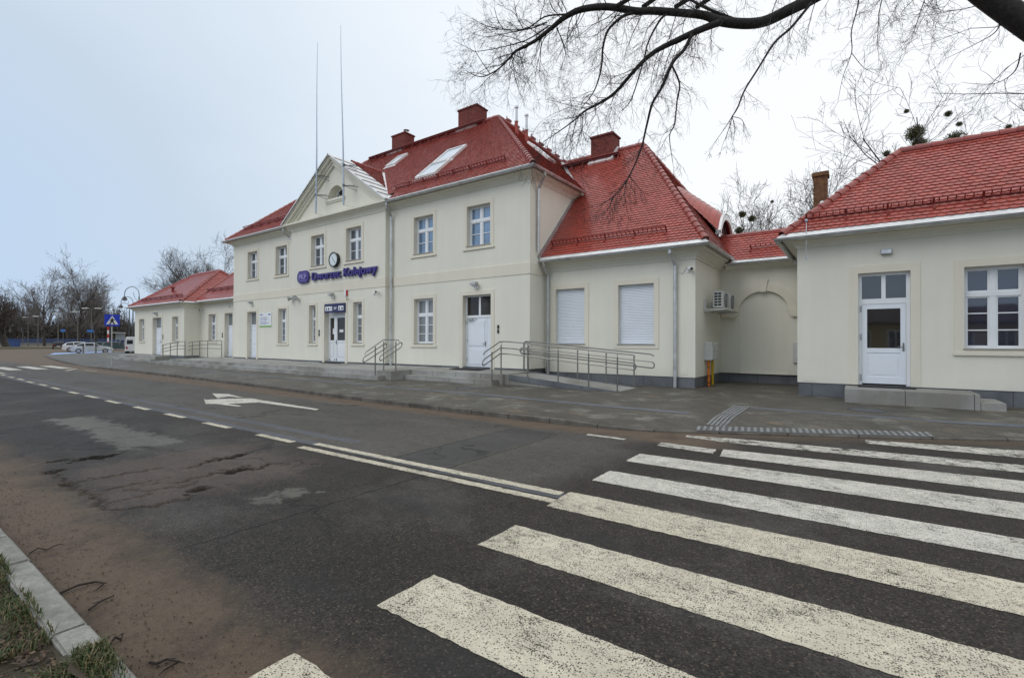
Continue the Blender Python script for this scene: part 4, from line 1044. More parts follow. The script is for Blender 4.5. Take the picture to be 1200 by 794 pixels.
# ---- right wing
WR, WY, WB = -4.329, 1.111, 11.25
wh = [(-9.58, -8.33, 1.54, 3.65), (-7.00, -5.70, 1.54, 3.65)]
b = MB(); wall_front(b, WY, MR, WR, .47, 4.7, wh); wall_side(b, WR, WY, WB, .47, 4.7); b.poly([(MR, WB, .1), (WR, WB, .1), (WR, WB, 4.7), (MR, WB, 4.7)])
b.poly([(MR, WY, .47), (WR, WY, .47), (WR, WY + .05, .47), (MR, WY + .05, .47)])
wing = b.build('wing_wall', MAT['plaster'], st_)
b = MB(); b.sweep([(MR, WY), (WR, WY), (WR, WB)], [(-.025, .0), (-.025, .47), (-.3, .47)]); b.build('plinth', MAT['granite'], wing)
cornice(wing, [(MR, WY), (WR, WY), (WR, WB)], 4.35, 4.76, .36)
wez, wk = 4.88, 1.05; wy0 = .70; wxr = WR + .42
wrid = (-7.97, 6.2, wez + wk * (6.2 - wy0)); wz = lambda y: wez + wk * (y - wy0)
xin = -12.15
wroof = tile_roof(st_, [[(MR + .02, wy0, wez), (wxr, wy0, wez), wrid, (MR + .02, 6.2, wrid[2])], [(wxr, wy0, wez), (wxr, 2 * 6.2 - wy0, wez), wrid], [(xin, 3.4, wz(3.4)), (MR + .02, 3.4, wz(3.4)), (MR + .02, 6.2, wrid[2]), (xin, 6.2, wrid[2])]])
u = MB(); u.poly([(wxr, 11.7, wez), (xin, 11.7, wez), (xin, 6.2, wrid[2]), wrid]); u.build('roof_underlay', MAT['tile'], wroof)
ridge_tiles(wroof, [((wxr, wy0, wez), wrid), ((xin + .3, 6.2, wrid[2]), wrid), ((wxr, 11.7, wez), wrid)])
gutter(st_, [(MR + .05, WY), (WR, WY), (WR, 4.25)], 4.735, .52)
eave_strip(wroof, [(MR + .05, WY), (WR, WY), (WR, 4.3)], (.56, 4.735), (.405, 4.886))
nW = Vector((0, -wk, 1)).normalized()
snow_guard(wroof, (-9.75, 1.2, wz(1.2)), (-5.3, 1.2, wz(1.2)), nW)
b = MB(); p = lambda x, t: Vector((x, 5.72, wz(5.72))) + nW * t
for t in (.1, .19): b.bar(p(-11.9, t), p(-8.9, t), .2, .03)
for i in range(6): x = -11.9 + 3.0 * i / 5; b.bar(p(x, 0), p(x, .2), .05); b.bar(p(x, .02) + Vector((0, -.28, -.28 * wk)), p(x, .16), .03)
b.build('roof_walkway', MAT['guard'], wroof)
wc = chimney(wroof, -10.36, -9.25, 5.7, 6.5, 9.6, 11.38)
b = MB(); b.obox((-9.8, 5.60, wz(5.60) + .07), (1, 0, 0), (0, 1, wk), (0, -wk, 1), .62, .15, .05); b.bar((-9.21, 5.5, wz(5.5) + .08), (-9.21, 6.2, wz(6.2) + .10), .09, .16); b.build('flashing', MAT['pale_zinc'], wc)
# lead along the junction of the wing roof with the main wall
b = MB(); b.bar((MR + .02, .55, wz(.7) - .02), (MR + .02, 3.6, wz(3.6) + .07), .05, .16); b.bar((MR + .37, 3.45, wz(3.5) + .09), (xin, 6.1, wrid[2] + .02), .16, .02); b.build('flashing', MAT['zinc'], wroof)
# eyebrow dormer on the end hip
hk = (wrid[2] - wez) / (wxr - wrid[0]); hx = lambda z: wxr - (z - wez) / hk
b = MB(); tr = MB(); fr_ = MB()
yc, hw_, n_ = 6.0, 1.25, 14
prof = [(-1 + 2 * k / n_) for k in range(n_ + 1)]
def eb(t, s):       # t across, s from front (0) to back (1)
    hgt = .85 * (1 - abs(t) ** 2.6)
    x = -4.42 - s * 1.75 ; zf_ = 5.95 + hgt; zb_ = 8.25 - .35 * abs(t) ** 2
    return Vector((x, yc + t * hw_, zf_ + (zb_ - zf_) * s))
V0 = []
for j in range(9):
    for k in range(n_):
        t0, t1 = prof[k], prof[k + 1]; s0, s1 = j / 9, (j + 1) / 9
        lift = .03
        a, c_, d_, e_ = eb(t0, s0), eb(t1, s0), eb(t1, s1), eb(t0, s1)
        b.poly([a + Vector((0, 0, lift)), c_ + Vector((0, 0, lift)), d_, e_]); b.poly([a + Vector((0, 0, lift)), c_ + Vector((0, 0, lift)), c_, a])
dm = b.build('dormer', MAT['tile'], wroof)
for k in range(n_):
    a, c_ = eb(prof[k], 0), eb(prof[k + 1], 0)
    o_ = Vector((.08, 0, 0)); dn = Vector((0, 0, -.22))
    tr.poly([a + o_, c_ + o_, c_ + o_ + dn, a + o_ + dn]); tr.poly([a + Vector((-.05, 0, .05)), c_ + Vector((-.05, 0, .05)), c_ + o_ + Vector((0, 0, .03)), a + o_ + Vector((0, 0, .03))]); tr.poly([a + o_ + dn, c_ + o_ + dn, c_ + dn, a + dn])
tr.build('dormer_trim', MAT['pale_zinc'], dm)
fr_.poly([eb(t, 0) + Vector((-.12, 0, -.1)) for t in prof] ); fr_.build('glass', MAT['glass_dark'], dm)
# shuttered windows of the wing
for x0, x1, z0, z1 in wh:
    t = MB(); yo, yi = WY - .022, WY + .30
    t.box(x0 - TR, x0, yo, yi, z0 - .14, z1 + TR); t.box(x1, x1 + TR, yo, yi, z0 - .14, z1 + TR); t.box(x0, x1, yo, yi, z1, z1 + TR); t.box(x0, x1, yo, yi, z0 - .14, z0)
    su = t.build('window_surround', MAT['trim'], st_)
    s = MB(); s.box(x0 - .04, x1 + .04, WY - .06, WY + .15, z0, z0 + .03); s.build('sill', MAT['zinc'], su)
    s = MB(); nsl = int((z1 - z0 - .03) / .055)
    for i in range(nsl):
        za = z0 + .03 + i * (z1 - z0 - .03) / nsl; zb = z0 + .03 + (i + 1) * (z1 - z0 - .03) / nsl
        pr = [(WY + .155, za), (WY + .135, za + .01), (WY + .13, (za + zb) / 2), (WY + .135, zb - .012), (WY + .155, zb - .008)]
        for (ya, z_a), (yb, z_b) in zip(pr, pr[1:]): s.poly([(x0, ya, z_a), (x1, ya, z_a), (x1, yb, z_b), (x0, yb, z_b)])
    s.poly([(x0, WY + .156, z0), (x1, WY + .156, z0), (x1, WY + .156, z1), (x0, WY + .156, z1)])
    s.build('roller_shutter', MAT['white_door'], su)

# ---- recessed link with blind arch
LX1, LY, HL = -1.0, 4.676, -1.421
ax, ar, az = -2.86, .80, 2.83
b = MB()
cols = sorted([WR, ax - ar, *[ax + ar * math.cos(math.pi * k / 24) for k in range(25)], LX1])
for xa, xb in zip(cols, cols[1:]):
    if xb - xa < 1e-5: continue
    if ax - ar - 1e-6 <= xa and xb <= ax + ar + 1e-6:
        fz = lambda x: az + math.sqrt(max(0, ar * ar - (x - ax) ** 2)) * .86
        b.poly([(xa, LY, fz(xa)), (xb, LY, fz(xb)), (xb, LY, 4.7), (xa, LY, 4.7)])
        b.poly([(xa, LY, fz(xa)), (xb, LY, fz(xb)), (xb, LY + .09, fz(xb)), (xa, LY + .09, fz(xa))])
        b.poly([(xa, LY + .09, .47), (xb, LY + .09, .47), (xb, LY + .09, fz(xb)), (xa, LY + .09, fz(xa))])
    else: b.poly([(xa, LY, .47), (xb, LY, .47), (xb, LY, 4.7), (xa, LY, 4.7)])
wall_side(b, ax - ar, LY, LY + .09, .47, az); wall_side(b, ax + ar, LY, LY + .09, .47, az)
b.poly([(WR, LY, .47), (LX1, LY, .47), (LX1, LY + .1, .47), (WR, LY + .1, .47)])
link = b.build('link_wall', MAT['plaster'], st_)
b = MB()
for sx in (-1, 1):
    xi = ax + sx * (ar - .04); xo = ax + sx * (ar + .62)
    a, c_ = sorted((xi, xo)); a2, c2_ = sorted((ax + sx * (ar + .06), xo))
    P = [(a, LY - .11, az + .01), (c_, LY - .11, az + .01), (c2_ if sx > 0 else c_, LY - .11, az - .27), (a2 if sx > 0 else a, LY - .11, az - .27)]
    if sx < 0: P = [(xo, LY - .11, az + .01), (xi, LY - .11, az + .01), (xi - .16, LY - .11, az - .27), (xo, LY - .11, az - .27)]
    else: P = [(xi, LY - .11, az + .01), (xo, LY - .11, az + .01), (xo, LY - .11, az - .27), (xi + .16, LY - .11, az - .27)]
    b.poly(P); Q = [(p[0], LY + .02, p[2]) for p in P]
    for i in range(4): b.poly([P[i], P[(i + 1) % 4], Q[(i + 1) % 4], Q[i]])
kz = az + ar * .86
for (xa, xb, h0, h1) in ((-.10, .10, -.05, .46),): b.poly([(ax - .09, LY - .075, kz - .04), (ax + .09, LY - .075, kz - .04), (ax + .17, LY - .075, kz + .42), (ax - .17, LY - .075, kz + .42)]); b.poly([(ax - .09, LY - .075, kz - .04), (ax + .09, LY - .075, kz - .04), (ax + .09, LY, kz - .04), (ax - .09, LY, kz - .04)]); b.poly([(ax - .09, LY - .075, kz - .04), (ax - .17, LY - .075, kz + .42), (ax - .17, LY, kz + .42), (ax - .09, LY, kz - .04)]); b.poly([(ax + .09, LY - .075, kz - .04), (ax + .17, LY - .075, kz + .42), (ax + .17, LY, kz + .42), (ax + .09, LY, kz - .04)])
for k in range(24):
    t0, t1 = math.pi * k / 24, math.pi * (k + 1) / 24
    for r0, r1, yo in ((1.0, 1.36, -.04),):
        q = lambda t, r: (ax + ar * r * math.cos(t), LY + yo, az + ar * .86 * math.sin(t) * r)
        b.poly([q(t0, r0), q(t1, r0), q(t1, r1), q(t0, r1)]); b.poly([q(t0, r1), q(t1, r1), (q(t1, r1)[0], LY + .01, q(t1, r1)[2]), (q(t0, r1)[0], LY + .01, q(t0, r1)[2])])
        b.poly([q(t0, r0), q(t1, r0), (q(t1, r0)[0], LY + .01, q(t1, r0)[2]), (q(t0, r0)[0], LY + .01, q(t0, r0)[2])])
b.build('arch_moulding', MAT['trim'], link)
b = MB(); b.sweep([(WR, LY), (LX1, LY)], [(-.115, 0), (-.115, .47), (-.3, .47)]); b.build('plinth', MAT['granite'], link)
cornice(link, [(WR + .2, LY), (LX1, LY)], 4.34, 4.6, .30)
lroof = tile_roof(st_, [[(-4.6, 4.35, 4.68), (-.4, 4.35, 4.68), (-.4, 5.6, 5.88), (-4.6, 5.6, 5.88)]])
u = MB(); u.poly([(-4.6, 6.9, 4.68), (-.4, 6.9, 4.68), (-.4, 5.6, 5.88), (-4.6, 5.6, 5.88)]); u.build('roof_underlay', MAT['tile'], lroof)
ridge_tiles(lroof, [((-4.9, 5.6, 5.88), (-.4, 5.6, 5.88))], .09)
gutter(st_, [(-4.0, LY), (-1.6, LY)], 4.57, .43); eave_strip(lroof, [(-3.9, LY), (-1.6, LY)], (.46, 4.57), (.322, 4.684))
nL = Vector((0, -.96, 1)).normalized()
snow_guard(lroof, (-3.3, 4.85, 5.17), (-1.6, 4.85, 5.17), nL, .16)
b = MB(); b.bar((wxr + .02, 4.3, 4.75), (-4.8, 5.6, 5.9), .14, .02); b.build('valley_flashing', MAT['pale_zinc'], lroof)
yc_ = chimney(lroof, -1.40, -.95, 6.5, 7.0, 4.8, 8.10, 'ybrick', .16)
b = MB(); b.cyl(-1.2, 6.75, 8.1, 8.35, .012, 6); b.build('lightning_rod', MAT['copper'], yc_)

# ---- left wing (mirrored small wing)
LWY = .43; PXR, PXL, PY = -39.177, -48.86, -.60
lwh = [(-37.77, -36.64, 1.65, 3.53), (-35.33, -34.20, ZB, 3.53)]
b = MB(); wall_front(b, LWY, PXR, ML, .47, 4.6, lwh); b.poly([(PXR, 11, .1), (ML, 11, .1), (ML, 11, 4.6), (PXR, 11, 4.6)]); wall_side(b, PXR - .2, 3, 11, .1, 4.6)
lw = b.build('wing_wall', MAT['plaster'], st_)
b = MB(); b.sweep([(PXR, LWY), (ML, LWY)], [(-.025, 0), (-.025, .58), (-.3, .58)]); b.build('plinth', MAT['granite'], lw)
cornice(lw, [(PXR, LWY), (ML + .1, LWY)], 4.28, 4.55, .30)
window(st_, LWY, -37.77, -36.64, 1.65, 3.53, 2, 2, 'glass_curtain'); solid_door(st_, LWY, -35.33, -34.20, ZB, 3.53, 2.66, None, 1, 'glass_curtain'); surround(st_, LWY, -35.33, -34.20, ZB, 3.53)
lr = (-34.9, 5.5, 10.2); lroof2 = tile_roof(st_, [[(-39.5, .05, 4.52), (ML + .02, .05, 4.52), (ML + .02, 5.5, 10.2), lr], [(-39.5, 10.9, 4.52), (-39.5, .05, 4.52), lr]], w=.2, ex=.2)
u = MB(); u.poly([(ML, 10.9, 4.52), (-39.5, 10.9, 4.52), lr, (ML, 5.5, 10.2)]); u.build('roof_underlay', MAT['tile'], lroof2)
ridge_tiles(lroof2, [((-39.5, .05, 4.52), lr), (lr, (ML, 5.5, 10.2))])
gutter(st_, [(PXR + .1, LWY), (ML, LWY)], 4.42, .47); eave_strip(lroof2, [(PXR + .1, LWY), (ML, LWY)], (.50, 4.42), (.375, 4.524))
kl = 5.68 / 5.45; snow_guard(lroof2, (-38.6, .75, 4.52 + kl * .7), (-33.4, .75, 4.52 + kl * .7), Vector((0, -kl, 1)), .2)

# ---- downpipes
pipe(st_, [(-17.66, -.46, 8.06), (-17.66, -.44, 7.9), (-17.72, -.12, 7.45), (-17.72, -.10, 7.2), (-17.72, -.10, ZB)], .055, rings=(1.0, 2.6, 4.4, 6.2))
pipe(st_, [(-9.60, .30, 8.05), (-9.62, .34, 7.9), (-9.95, .45, 7.5), (-9.96, .45, 7.3), (-9.96, .45, 5.08)], .055, rings=(5.8, 7.0))
pipe(st_, [(-9.85, .62, 4.75), (-9.85, .66, 4.55), (-9.88, 1.0, 4.2), (-9.88, 1.01, 4.0), (-9.88, 1.01, .13)], .055, rings=(1.2, 3.8))
pipe(st_, [(-5.02, .66, 4.75), (-5.02, .66, 4.55), (-4.96, 1.0, 4.2), (-4.96, 1.02, 4.0), (-4.96, 1.02, .13)], .06, rings=(.6, 1.0, 1.6, 3.4))
pipe(st_, [(-26.42, -.46, 8.08), (-26.42, -.44, 7.8), (-26.30, -.15, 7.5), (-26.10, -.12, 7.45)], .05)

# ------------------------------------------------------------------ right pavilion
HY, HX1, HB = .753, 8.0, 5.9
rb = thing('station_annex', 'single-storey cream annex at the right with half-glazed white door and red hipped roof', 'building', (3, 3, 0))
hh_ = [(-.01, 1.08, .50, 3.47), (2.09, 3.15, 1.47, 3.46)]
b = MB(); wall_front(b, HY, HL, HX1, .50, 4.6, hh_); wall_side(b, HL, HY, HB, .5, 4.6); wall_side(b, HX1, HY, HB, .5, 4.6); b.poly([(HL, HB, .1), (HX1, HB, .1), (HX1, HB, 4.6), (HL, HB, 4.6)])
b.poly([(HL, HY, .5), (HX1, HY, .5), (HX1, HY + .05, .5), (HL, HY + .05, .5)]); b.poly([(HL, HY, .5), (HL, HB, .5), (HL + .05, HB, .5), (HL + .05, HY, .5)])
b.build('wall', MAT['plaster'], rb)
b = MB(); b.sweep([(HL, HB), (HL, HY), (HX1, HY)], [(-.025, 0), (-.025, .5), (-.3, .5)]); b.build('plinth', MAT['granite'], rb)
cornice(rb, [(HL, HB), (HL, HY), (HX1, HY), (HX1, HB)], 4.29, 4.58, .33)
hz0, hk2, hy0 = 4.68, .95, .40; hr = 2.78; hxl = HL - .35
H0 = (hxl, hy0, hz0); H1 = (HX1 + .35, hy0, hz0); H2 = (HX1 + .35, hy0 + 2 * hr, hz0); H3 = (hxl, hy0 + 2 * hr, hz0)
hA = (hxl + hr, hy0 + hr, hz0 + hk2 * hr); hB_ = (HX1 + .35 - hr, hy0 + hr, hz0 + hk2 * hr)
hroof = tile_roof(rb, [[H0, H1, hB_, hA], [H3, H0, hA], [H1, H2, hB_]]); u = MB(); u.poly([H2, H3, hA, hB_]); u.build('roof_underlay', MAT['tile'], hroof)
ridge_tiles(hroof, [(H0, hA), (hA, hB_), (H3, hA), (H1, hB_)], .12)
b = MB()
for t in (.12, .33, .5, .72, .93): p = Vector(H0).lerp(Vector(hA), t); b.ball(p + Vector((0, 0, .09)), .06, 1, 8, 5)
for t in (.05, .3): p = Vector(hA).lerp(Vector(hB_), t); b.ball(p + Vector((0, 0, .10)), .05, 1, 8, 5)
b.build('rod_clamp', MAT['pale_zinc'], hroof)
gutter(rb, [(HL, HB), (HL, HY), (HX1, HY)], 4.54, .47); eave_strip(hroof, [(HL, HB), (HL, HY), (HX1, HY)], (.50, 4.54), (.345, 4.686))
nH = Vector((0, -hk2, 1)).normalized(); snow_guard(hroof, (-1.2, .84, hz0 + hk2 * (.84 - hy0)), (7.0, .84, hz0 + hk2 * (.84 - hy0)), nH)
pipe(rb, [(-1.8, 4.0, 4.58), (-1.78, 3.9, 4.4), (-1.5, 3.85, 4.15), (-1.50, 3.85, 3.9), (-1.50, 3.85, .13)], .055)
pipe(rb, [(-1.17, .40, 5.02), (-1.17, .33, 4.66), (-1.17, .31, 4.3), (-1.18, .34, 3.92)], .010, 'lightning_rod'); 
b = MB(); b.tube([(-1.18, .34, 3.92), (-1.14, .34, 3.9), (-1.12, .36, 4.02)], .010, 6); b.ball((-1.17, .36, 4.98), .045); b.build('lightning_rod', MAT['copper'], rb)
window(rb, HY, 2.09, 3.15, 1.47, 3.46, 2, 2, 'glass_annex', .18, .33)
# half glazed door
f = MB(); x0, x1, z0, z1 = -.01, 1.08, .50, 3.47; ya, yb = HY + .14, HY + .21; tz = 2.72
f.box(x0, x0 + .08, ya, yb, z0, z1); f.box(x1 - .08, x1, ya, yb, z0, z1); f.box(x0 + .08, x1 - .08, ya, yb, z1 - .08, z1); f.box(x0 + .08, x1 - .08, ya, yb, tz - .07, tz + .07); f.box((x0 + x1) / 2 - .045, (x0 + x1) / 2 + .045, ya, yb, tz + .07, z1 - .08)
hd = f.build('door', MAT['white'], rb); surround(rb, HY, x0, x1, z0, z1, .25, .19)
l = MB(); y = ya + .01; a, c_ = x0 + .085, x1 - .085
l.box(a, a + .11, y, y + .05, z0 + .04, tz - .075); l.box(c_ - .11, c_, y, y + .05, z0 + .04, tz - .075); l.box(a + .11, c_ - .11, y, y + .05, z0 + .04, z0 + .22); l.box(a + .11, c_ - .11, y, y + .05, 1.36, 1.48); l.box(a + .11, c_ - .11, y, y + .05, tz - .2, tz - .075)
l.box(a + .11, c_ - .11, y + .02, y + .04, z0 + .22, 1.36); l.box(a + .16, c_ - .16, y + .01, y + .03, z0 + .27, 1.31)
lf = l.build('door_leaf', MAT['white_door'], hd)
g = MB(); g.poly([(a + .1, y + .03, 1.45), (c_ - .1, y + .03, 1.45), (c_ - .1, y + .03, tz - .18), (a + .1, y + .03, tz - .18)]); g.poly([(x0 + .06, ya + .04, tz + .05), (x1 - .06, ya + .04, tz + .05), (x1 - .06, ya + .04, z1 - .06), (x0 + .06, ya + .04, z1 - .06)]); g.build('glass', MAT['glass_dark'], hd)
lever(hd, c_ - .05, y - .001, 1.52)
for zz in (.62, 1.7, 2.45): h = MB(); h.box(x0 + .04, x0 + .075, y - .03, y, zz, zz + .16); h.build('hinge', MAT['grey'], hd)
b = MB(); b.box(-.02, 1.16, .25, HY + .14, .47, .482); tag(b.build('doormat', MAT['mat']), 'dark doormat under the half-glazed door at the right', 'doormat')
b = MB(); b.box(.47, .71, HY - .10, HY, 3.92, 4.06); o = b.build('wall_lamp', MAT['grey']); bevel(o, .015); tag(o, 'flat rectangular lamp on the wall above the half-glazed door', 'wall lamp')
g = MB(); g.box(.49, .69, HY - .112, HY - .1005, 3.94, 4.04); g.build('lamp_glass', MAT['lampglass'], o)

# ------------------------------------------------------------------ left pavilion
lp = thing('station_annex', 'far cream annex at the left end with steep red roof and one white door', 'building', (-44, 3, 0))
ph = [(-47.84, -46.77, 1.65, 3.39), (-44.96, -43.22, .55, 3.42), (-41.22, -40.22, 1.65, 3.40)]
b = MB(); wall_front(b, PY, PXL, PXR, .1, 4.4, ph); wall_side(b, PXR, PY, 7, .1, 4.4); wall_side(b, PXL, PY, 7, .1, 4.4); b.poly([(PXL, 7, .1), (PXR, 7, .1), (PXR, 7, 4.4), (PXL, 7, 4.4)]); b.build('wall', MAT['plaster'], lp)
b = MB(); b.sweep([(PXL, 7), (PXL, PY), (PXR, PY), (PXR, LWY)], [(.012, .1), (.012, .58), (-.1, .58)]); b.build('plinth', MAT['granite'], lp)
cornice(lp, [(PXL, 7), (PXL, PY), (PXR, PY), (PXR, 7)], 4.03, 4.34, .30)
pe = .34; p0 = (PXL - pe, PY - pe, 4.46); p1 = (PXR + pe, PY - pe, 4.46); p2 = (PXR + pe, 7.2, 4.46); p3 = (PXL - pe, 7.2, 4.46); pL = (-47.1, 3.12, 7.38); pR = (-42.4, 3.12, 7.38)
proof = tile_roof(lp, [[p0, p1, pR, pL], [p1, p2, pR], [p3, p0, pL]], w=.22, ex=.22); u = MB(); u.poly([p2, p3, pL, pR]); u.build('roof_underlay', MAT['tile'], proof)
ridge_tiles(proof, [(p0, pL), (pL, pR), (p1, pR), (p2, pR)], .13)
gutter(lp, [(PXL, 7), (PXL, PY), (PXR, PY), (PXR, LWY - .3)], 4.37, .42); eave_strip(proof, [(PXL, 7), (PXL, PY), (PXR, PY), (PXR, 3)], (.46, 4.37), (.335, 4.464))
kp = 2.92 / 4.06; snow_guard(proof, (-48.0, -.35, 4.46 + kp * .59), (-40.0, -.35, 4.46 + kp * .59), Vector((0, -kp, 1)), .2)
b = MB(); b.cyl(-44.6, .6, 5.4, 5.85, .1, 8); b.cyl(-44.6, .6, 5.85, 5.95, .16, 8); b.build('roof_vent', MAT['guard'], proof)
window(lp, PY, -47.84, -46.77, 1.65, 3.39, 2, 2, 'glass_curtain', .14); window(lp, PY, -41.22, -40.22, 1.65, 3.40, 2, 2, 'glass_curtain', .14)
solid_door(lp, PY, -44.96, -43.22, .55, 3.42, 2.6, -43.9, 1, 'glass_curtain'); surround(lp, PY, -44.96, -43.22, .55, 3.42)

# ------------------------------------------------------------------ steps, platform, ramp
def slab(b, x0, x1, y0, y1, z0, zf, zb):
    """box whose top slopes from zf at the front (y0) to zb at the back"""
    P = [b.vert(p) for p in ((x0, y0, z0), (x1, y0, z0), (x1, y1, z0), (x0, y1, z0), (x0, y0, zf), (x1, y0, zf), (x1, y1, zb), (x0, y1, zb))]
    for q in ((0, 1, 5, 4), (1, 2, 6, 5), (2, 3, 7, 6), (3, 0, 4, 7), (4, 5, 6, 7)): b.face([P[i] for i in q])
t = thing('entrance_steps', 'long pale granite platform with two low steps before the main entrance', 'steps', (-25, -1.5, WALK))
b = MB(); slab(b, -35.9, -14.75, -2.62, .02, .05, .465, .525); o = b.build('landing', MAT['step'], t)
b = MB(); slab(b, -38.3, -15.12, -2.96, -2.60, .05, .292, .296); o = b.build('step', MAT['step'], t)
t = thing('side_steps', 'shorter pale granite platform with two steps before the white double door', 'steps', (-12.5, -1, WALK))
b = MB(); slab(b, -14.745, -10.12, -1.62, .02, .05, .480, .528); slab(b, -10.12, -9.9, -1.5, .02, .05, .483, .52); b.build('landing', MAT['step'], t)
b = MB(); slab(b, -15.10, -10.32, -1.98, -1.61, .05, .297, .30); b.build('step', MAT['step'], t)
t = thing('access_ramp', 'granite wheelchair ramp falling from the side door platform past the shuttered windows', 'ramp', (-8, -.7, WALK))
b = MB(); P = [b.vert(p) for p in ((-9.9, -1.5, .05), (-5.88, -1.5, .05), (-5.88, .02, .05), (-9.9, .02, .05), (-9.9, -1.5, .482), (-5.88, -1.5, .136), (-5.88, .02, .136), (-9.9, .02, .482))]
for q in ((0, 1, 5, 4), (1, 2, 6, 5), (2, 3, 7, 6), (3, 0, 4, 7), (4, 5, 6, 7)): b.face([P[i] for i in q])
b.build('ramp_surface', MAT['step'], t)
b = MB(); b.bar((-9.9, -1.51, .40), (-5.9, -1.51, .055), .06, .17); b.bar((-9.9, .03, .43), (-6.0, .03, .085), .06, .16); b.build('ramp_kerb', MAT['granite'], t)
t = thing('annex_steps', 'two flat granite steps before the white door of the far left annex', 'steps', (-45, -1, WALK))
b = MB(); slab(b, -50.2, -41.6, -1.55, -.58, .05, .50, .54); b.build('landing', MAT['step'], t); b = MB(); slab(b, -50.9, -41.2, -1.95, -1.54, .05, .30, .31); b.build('step', MAT['step'], t)
t = thing('access_ramp', 'low ramp behind thin railings in front of the far left annex', 'ramp', (-38, -1, WALK))
b = MB(); P = [b.vert(p) for p in ((-40.6, -2.2, .05), (-35.9, -2.2, .05), (-35.9, .40, .05), (-40.6, .40, .05), (-40.6, -2.2, .14), (-35.9, -2.2, .465), (-35.9, .40, .52), (-40.6, .40, .2))]
for q in ((0, 1, 5, 4), (1, 2, 6, 5), (2, 3, 7, 6), (3, 0, 4, 7), (4, 5, 6, 7)): b.face([P[i] for i in q])
b.build('ramp_surface', MAT['step'], t)
t = thing('annex_steps', 'small granite doorstep with one side step before the half-glazed door', 'steps', (1, 0, WALK))
b = MB(); b.box(-.29, 2.2, -.42, HY - .02, .05, .47); o = b.build('landing', MAT['step'], t); bevel(o, .008, 1)
b = MB(); b.box(2.205, 2.62, -.38, HY - .02, .05, .30); o = b.build('step', MAT['step'], t); bevel(o, .008, 1)

# ------------------------------------------------------------------ stainless handrails
RT = .021
def posts(t, L, r=.024):
    for x, y, z0, z1 in L:
        b = MB(); b.cyl(x, y, z0 - .02, z1, r, 10); b.cyl(x, y, z0, z0 + .012, .05, 10); b.build('post', MAT['steel'], t)
def loop(b, P, Q, dz, n=8):
    """double rail P->Q (upper) with the lower one dz below, rounded returns at both ends"""
    P, Q = [Vector(p) for p in P], None
    up = P; lo = [p - Vector((0, 0, dz)) for p in P]
    def ret(e, d):
        d = d.normalized(); c = e - Vector((0, 0, dz / 2)); return [c + d * (dz / 2 * math.sin(a)) * .9 + Vector((0, 0, dz / 2 * math.cos(a))) for a in [math.pi * k / n for k in range(1, n)]]
    path = up + ret(up[-1], up[-1] - up[-2]) + lo[::-1] + ret(up[0], up[0] - up[1])[::-1] + [up[0]]
    b.tube(path, RT, 8, False)
t = thing('handrail', 'long stainless handrail along the front edge of the ramp beside the side steps', 'handrail', (-8, -1.4, .3))
zr_ = lambda x: .483 - .0859 * max(0, (x + 9.9))
X = [-10.33, -9.2, -8.0, -6.9, -5.94]
posts(t, [(x, -1.42, zr_(x), zr_(x) + 1.02) for x in X] + [(-10.33, -1.95, .30, 1.27)])
b = MB(); top = [(-10.33, -2.42, 1.18), (-10.33, -2.35, 1.26), (-10.33, -1.50, 1.62), (-10.26, -1.42, 1.63), (-9.9, -1.42, 1.62)] + [(x, -1.42, zr_(x) + 1.14) for x in (-9.2, -8, -6.9, -5.94, -5.45)] + [(-5.38, -1.42, 1.20)]
b.tube(top, RT, 8); b.build('top_rail', MAT['steel'], t)
b = MB(); loop(b, [(-10.33, -2.38, 1.02), (-10.33, -1.50, 1.39), (-10.25, -1.42, 1.40), (-9.9, -1.42, 1.39), (-5.45, -1.42, zr_(-5.45) + .90)], None, .20); b.build('lower_rail', MAT['steel'], t)
b = MB()
for x in X: b.tube([(x, -1.42, zr_(x) + 1.0), (x, -1.42, zr_(x) + 1.13)], .010, 6)
b.build('rail_bracket', MAT['steel'], t)
t = thing('handrail', 'stainless handrail along the wall side of the ramp, close to the shuttered windows', 'handrail', (-8, -.05, .3))
X = [-10.3, -10.1, -9.2, -8.02, -6.94, -5.96]
posts(t, [(x, -.03, zr_(x), zr_(x) + 1.02) for x in X])
b = MB(); b.tube([(-10.3, -.03, 1.50), (-10.3, -.03, 1.60), (-10.2, -.03, 1.64), (-9.9, -.03, 1.62), (-5.4, -.03, zr_(-5.4) + 1.14), (-5.3, -.03, zr_(-5.4) + 1.09)], RT, 8); b.build('top_rail', MAT['steel'], t)
b = MB(); loop(b, [(-10.38, -.03, 1.39), (-9.9, -.03, 1.385), (-5.38, -.03, zr_(-5.4) + .90)], None, .20); b.build('lower_rail', MAT['steel'], t)
t = thing('handrail', 'short stainless handrail with sloping loops at the right end of the main entrance steps', 'handrail', (-15.2, -2.6, .4))
posts(t, [(-15.5, -2.78, .295, 1.42), (-15.5, -2.36, .47, 1.62), (-14.85, -2.30, .47, 1.62)])
b = MB(); b.tube([(-15.5, -3.28, 1.12), (-15.5, -3.24, 1.20), (-15.5, -2.42, 1.67), (-15.44, -2.36, 1.69), (-14.9, -2.31, 1.69), (-14.70, -2.30, 1.67), (-14.66, -2.30, 1.62)], RT, 8); b.build('top_rail', MAT['steel'], t)
b = MB(); loop(b, [(-15.5, -3.28, 1.03), (-15.5, -2.30, 1.53)], None, .20); b.build('lower_rail', MAT['steel'], t)
b = MB(); loop(b, [(-14.72, -3.12, 1.10), (-14.72, -2.18, 1.58)], None, .20); b.build('lower_rail', MAT['steel'], t)
t = thing('handrail', 'thin handrail climbing along the pavement side of the far left ramp', 'handrail', (-37, -2.1, .3))
X = [(-38.55, .22), (-37.3, .36), (-36.2, .46), (-35.0, .47)]
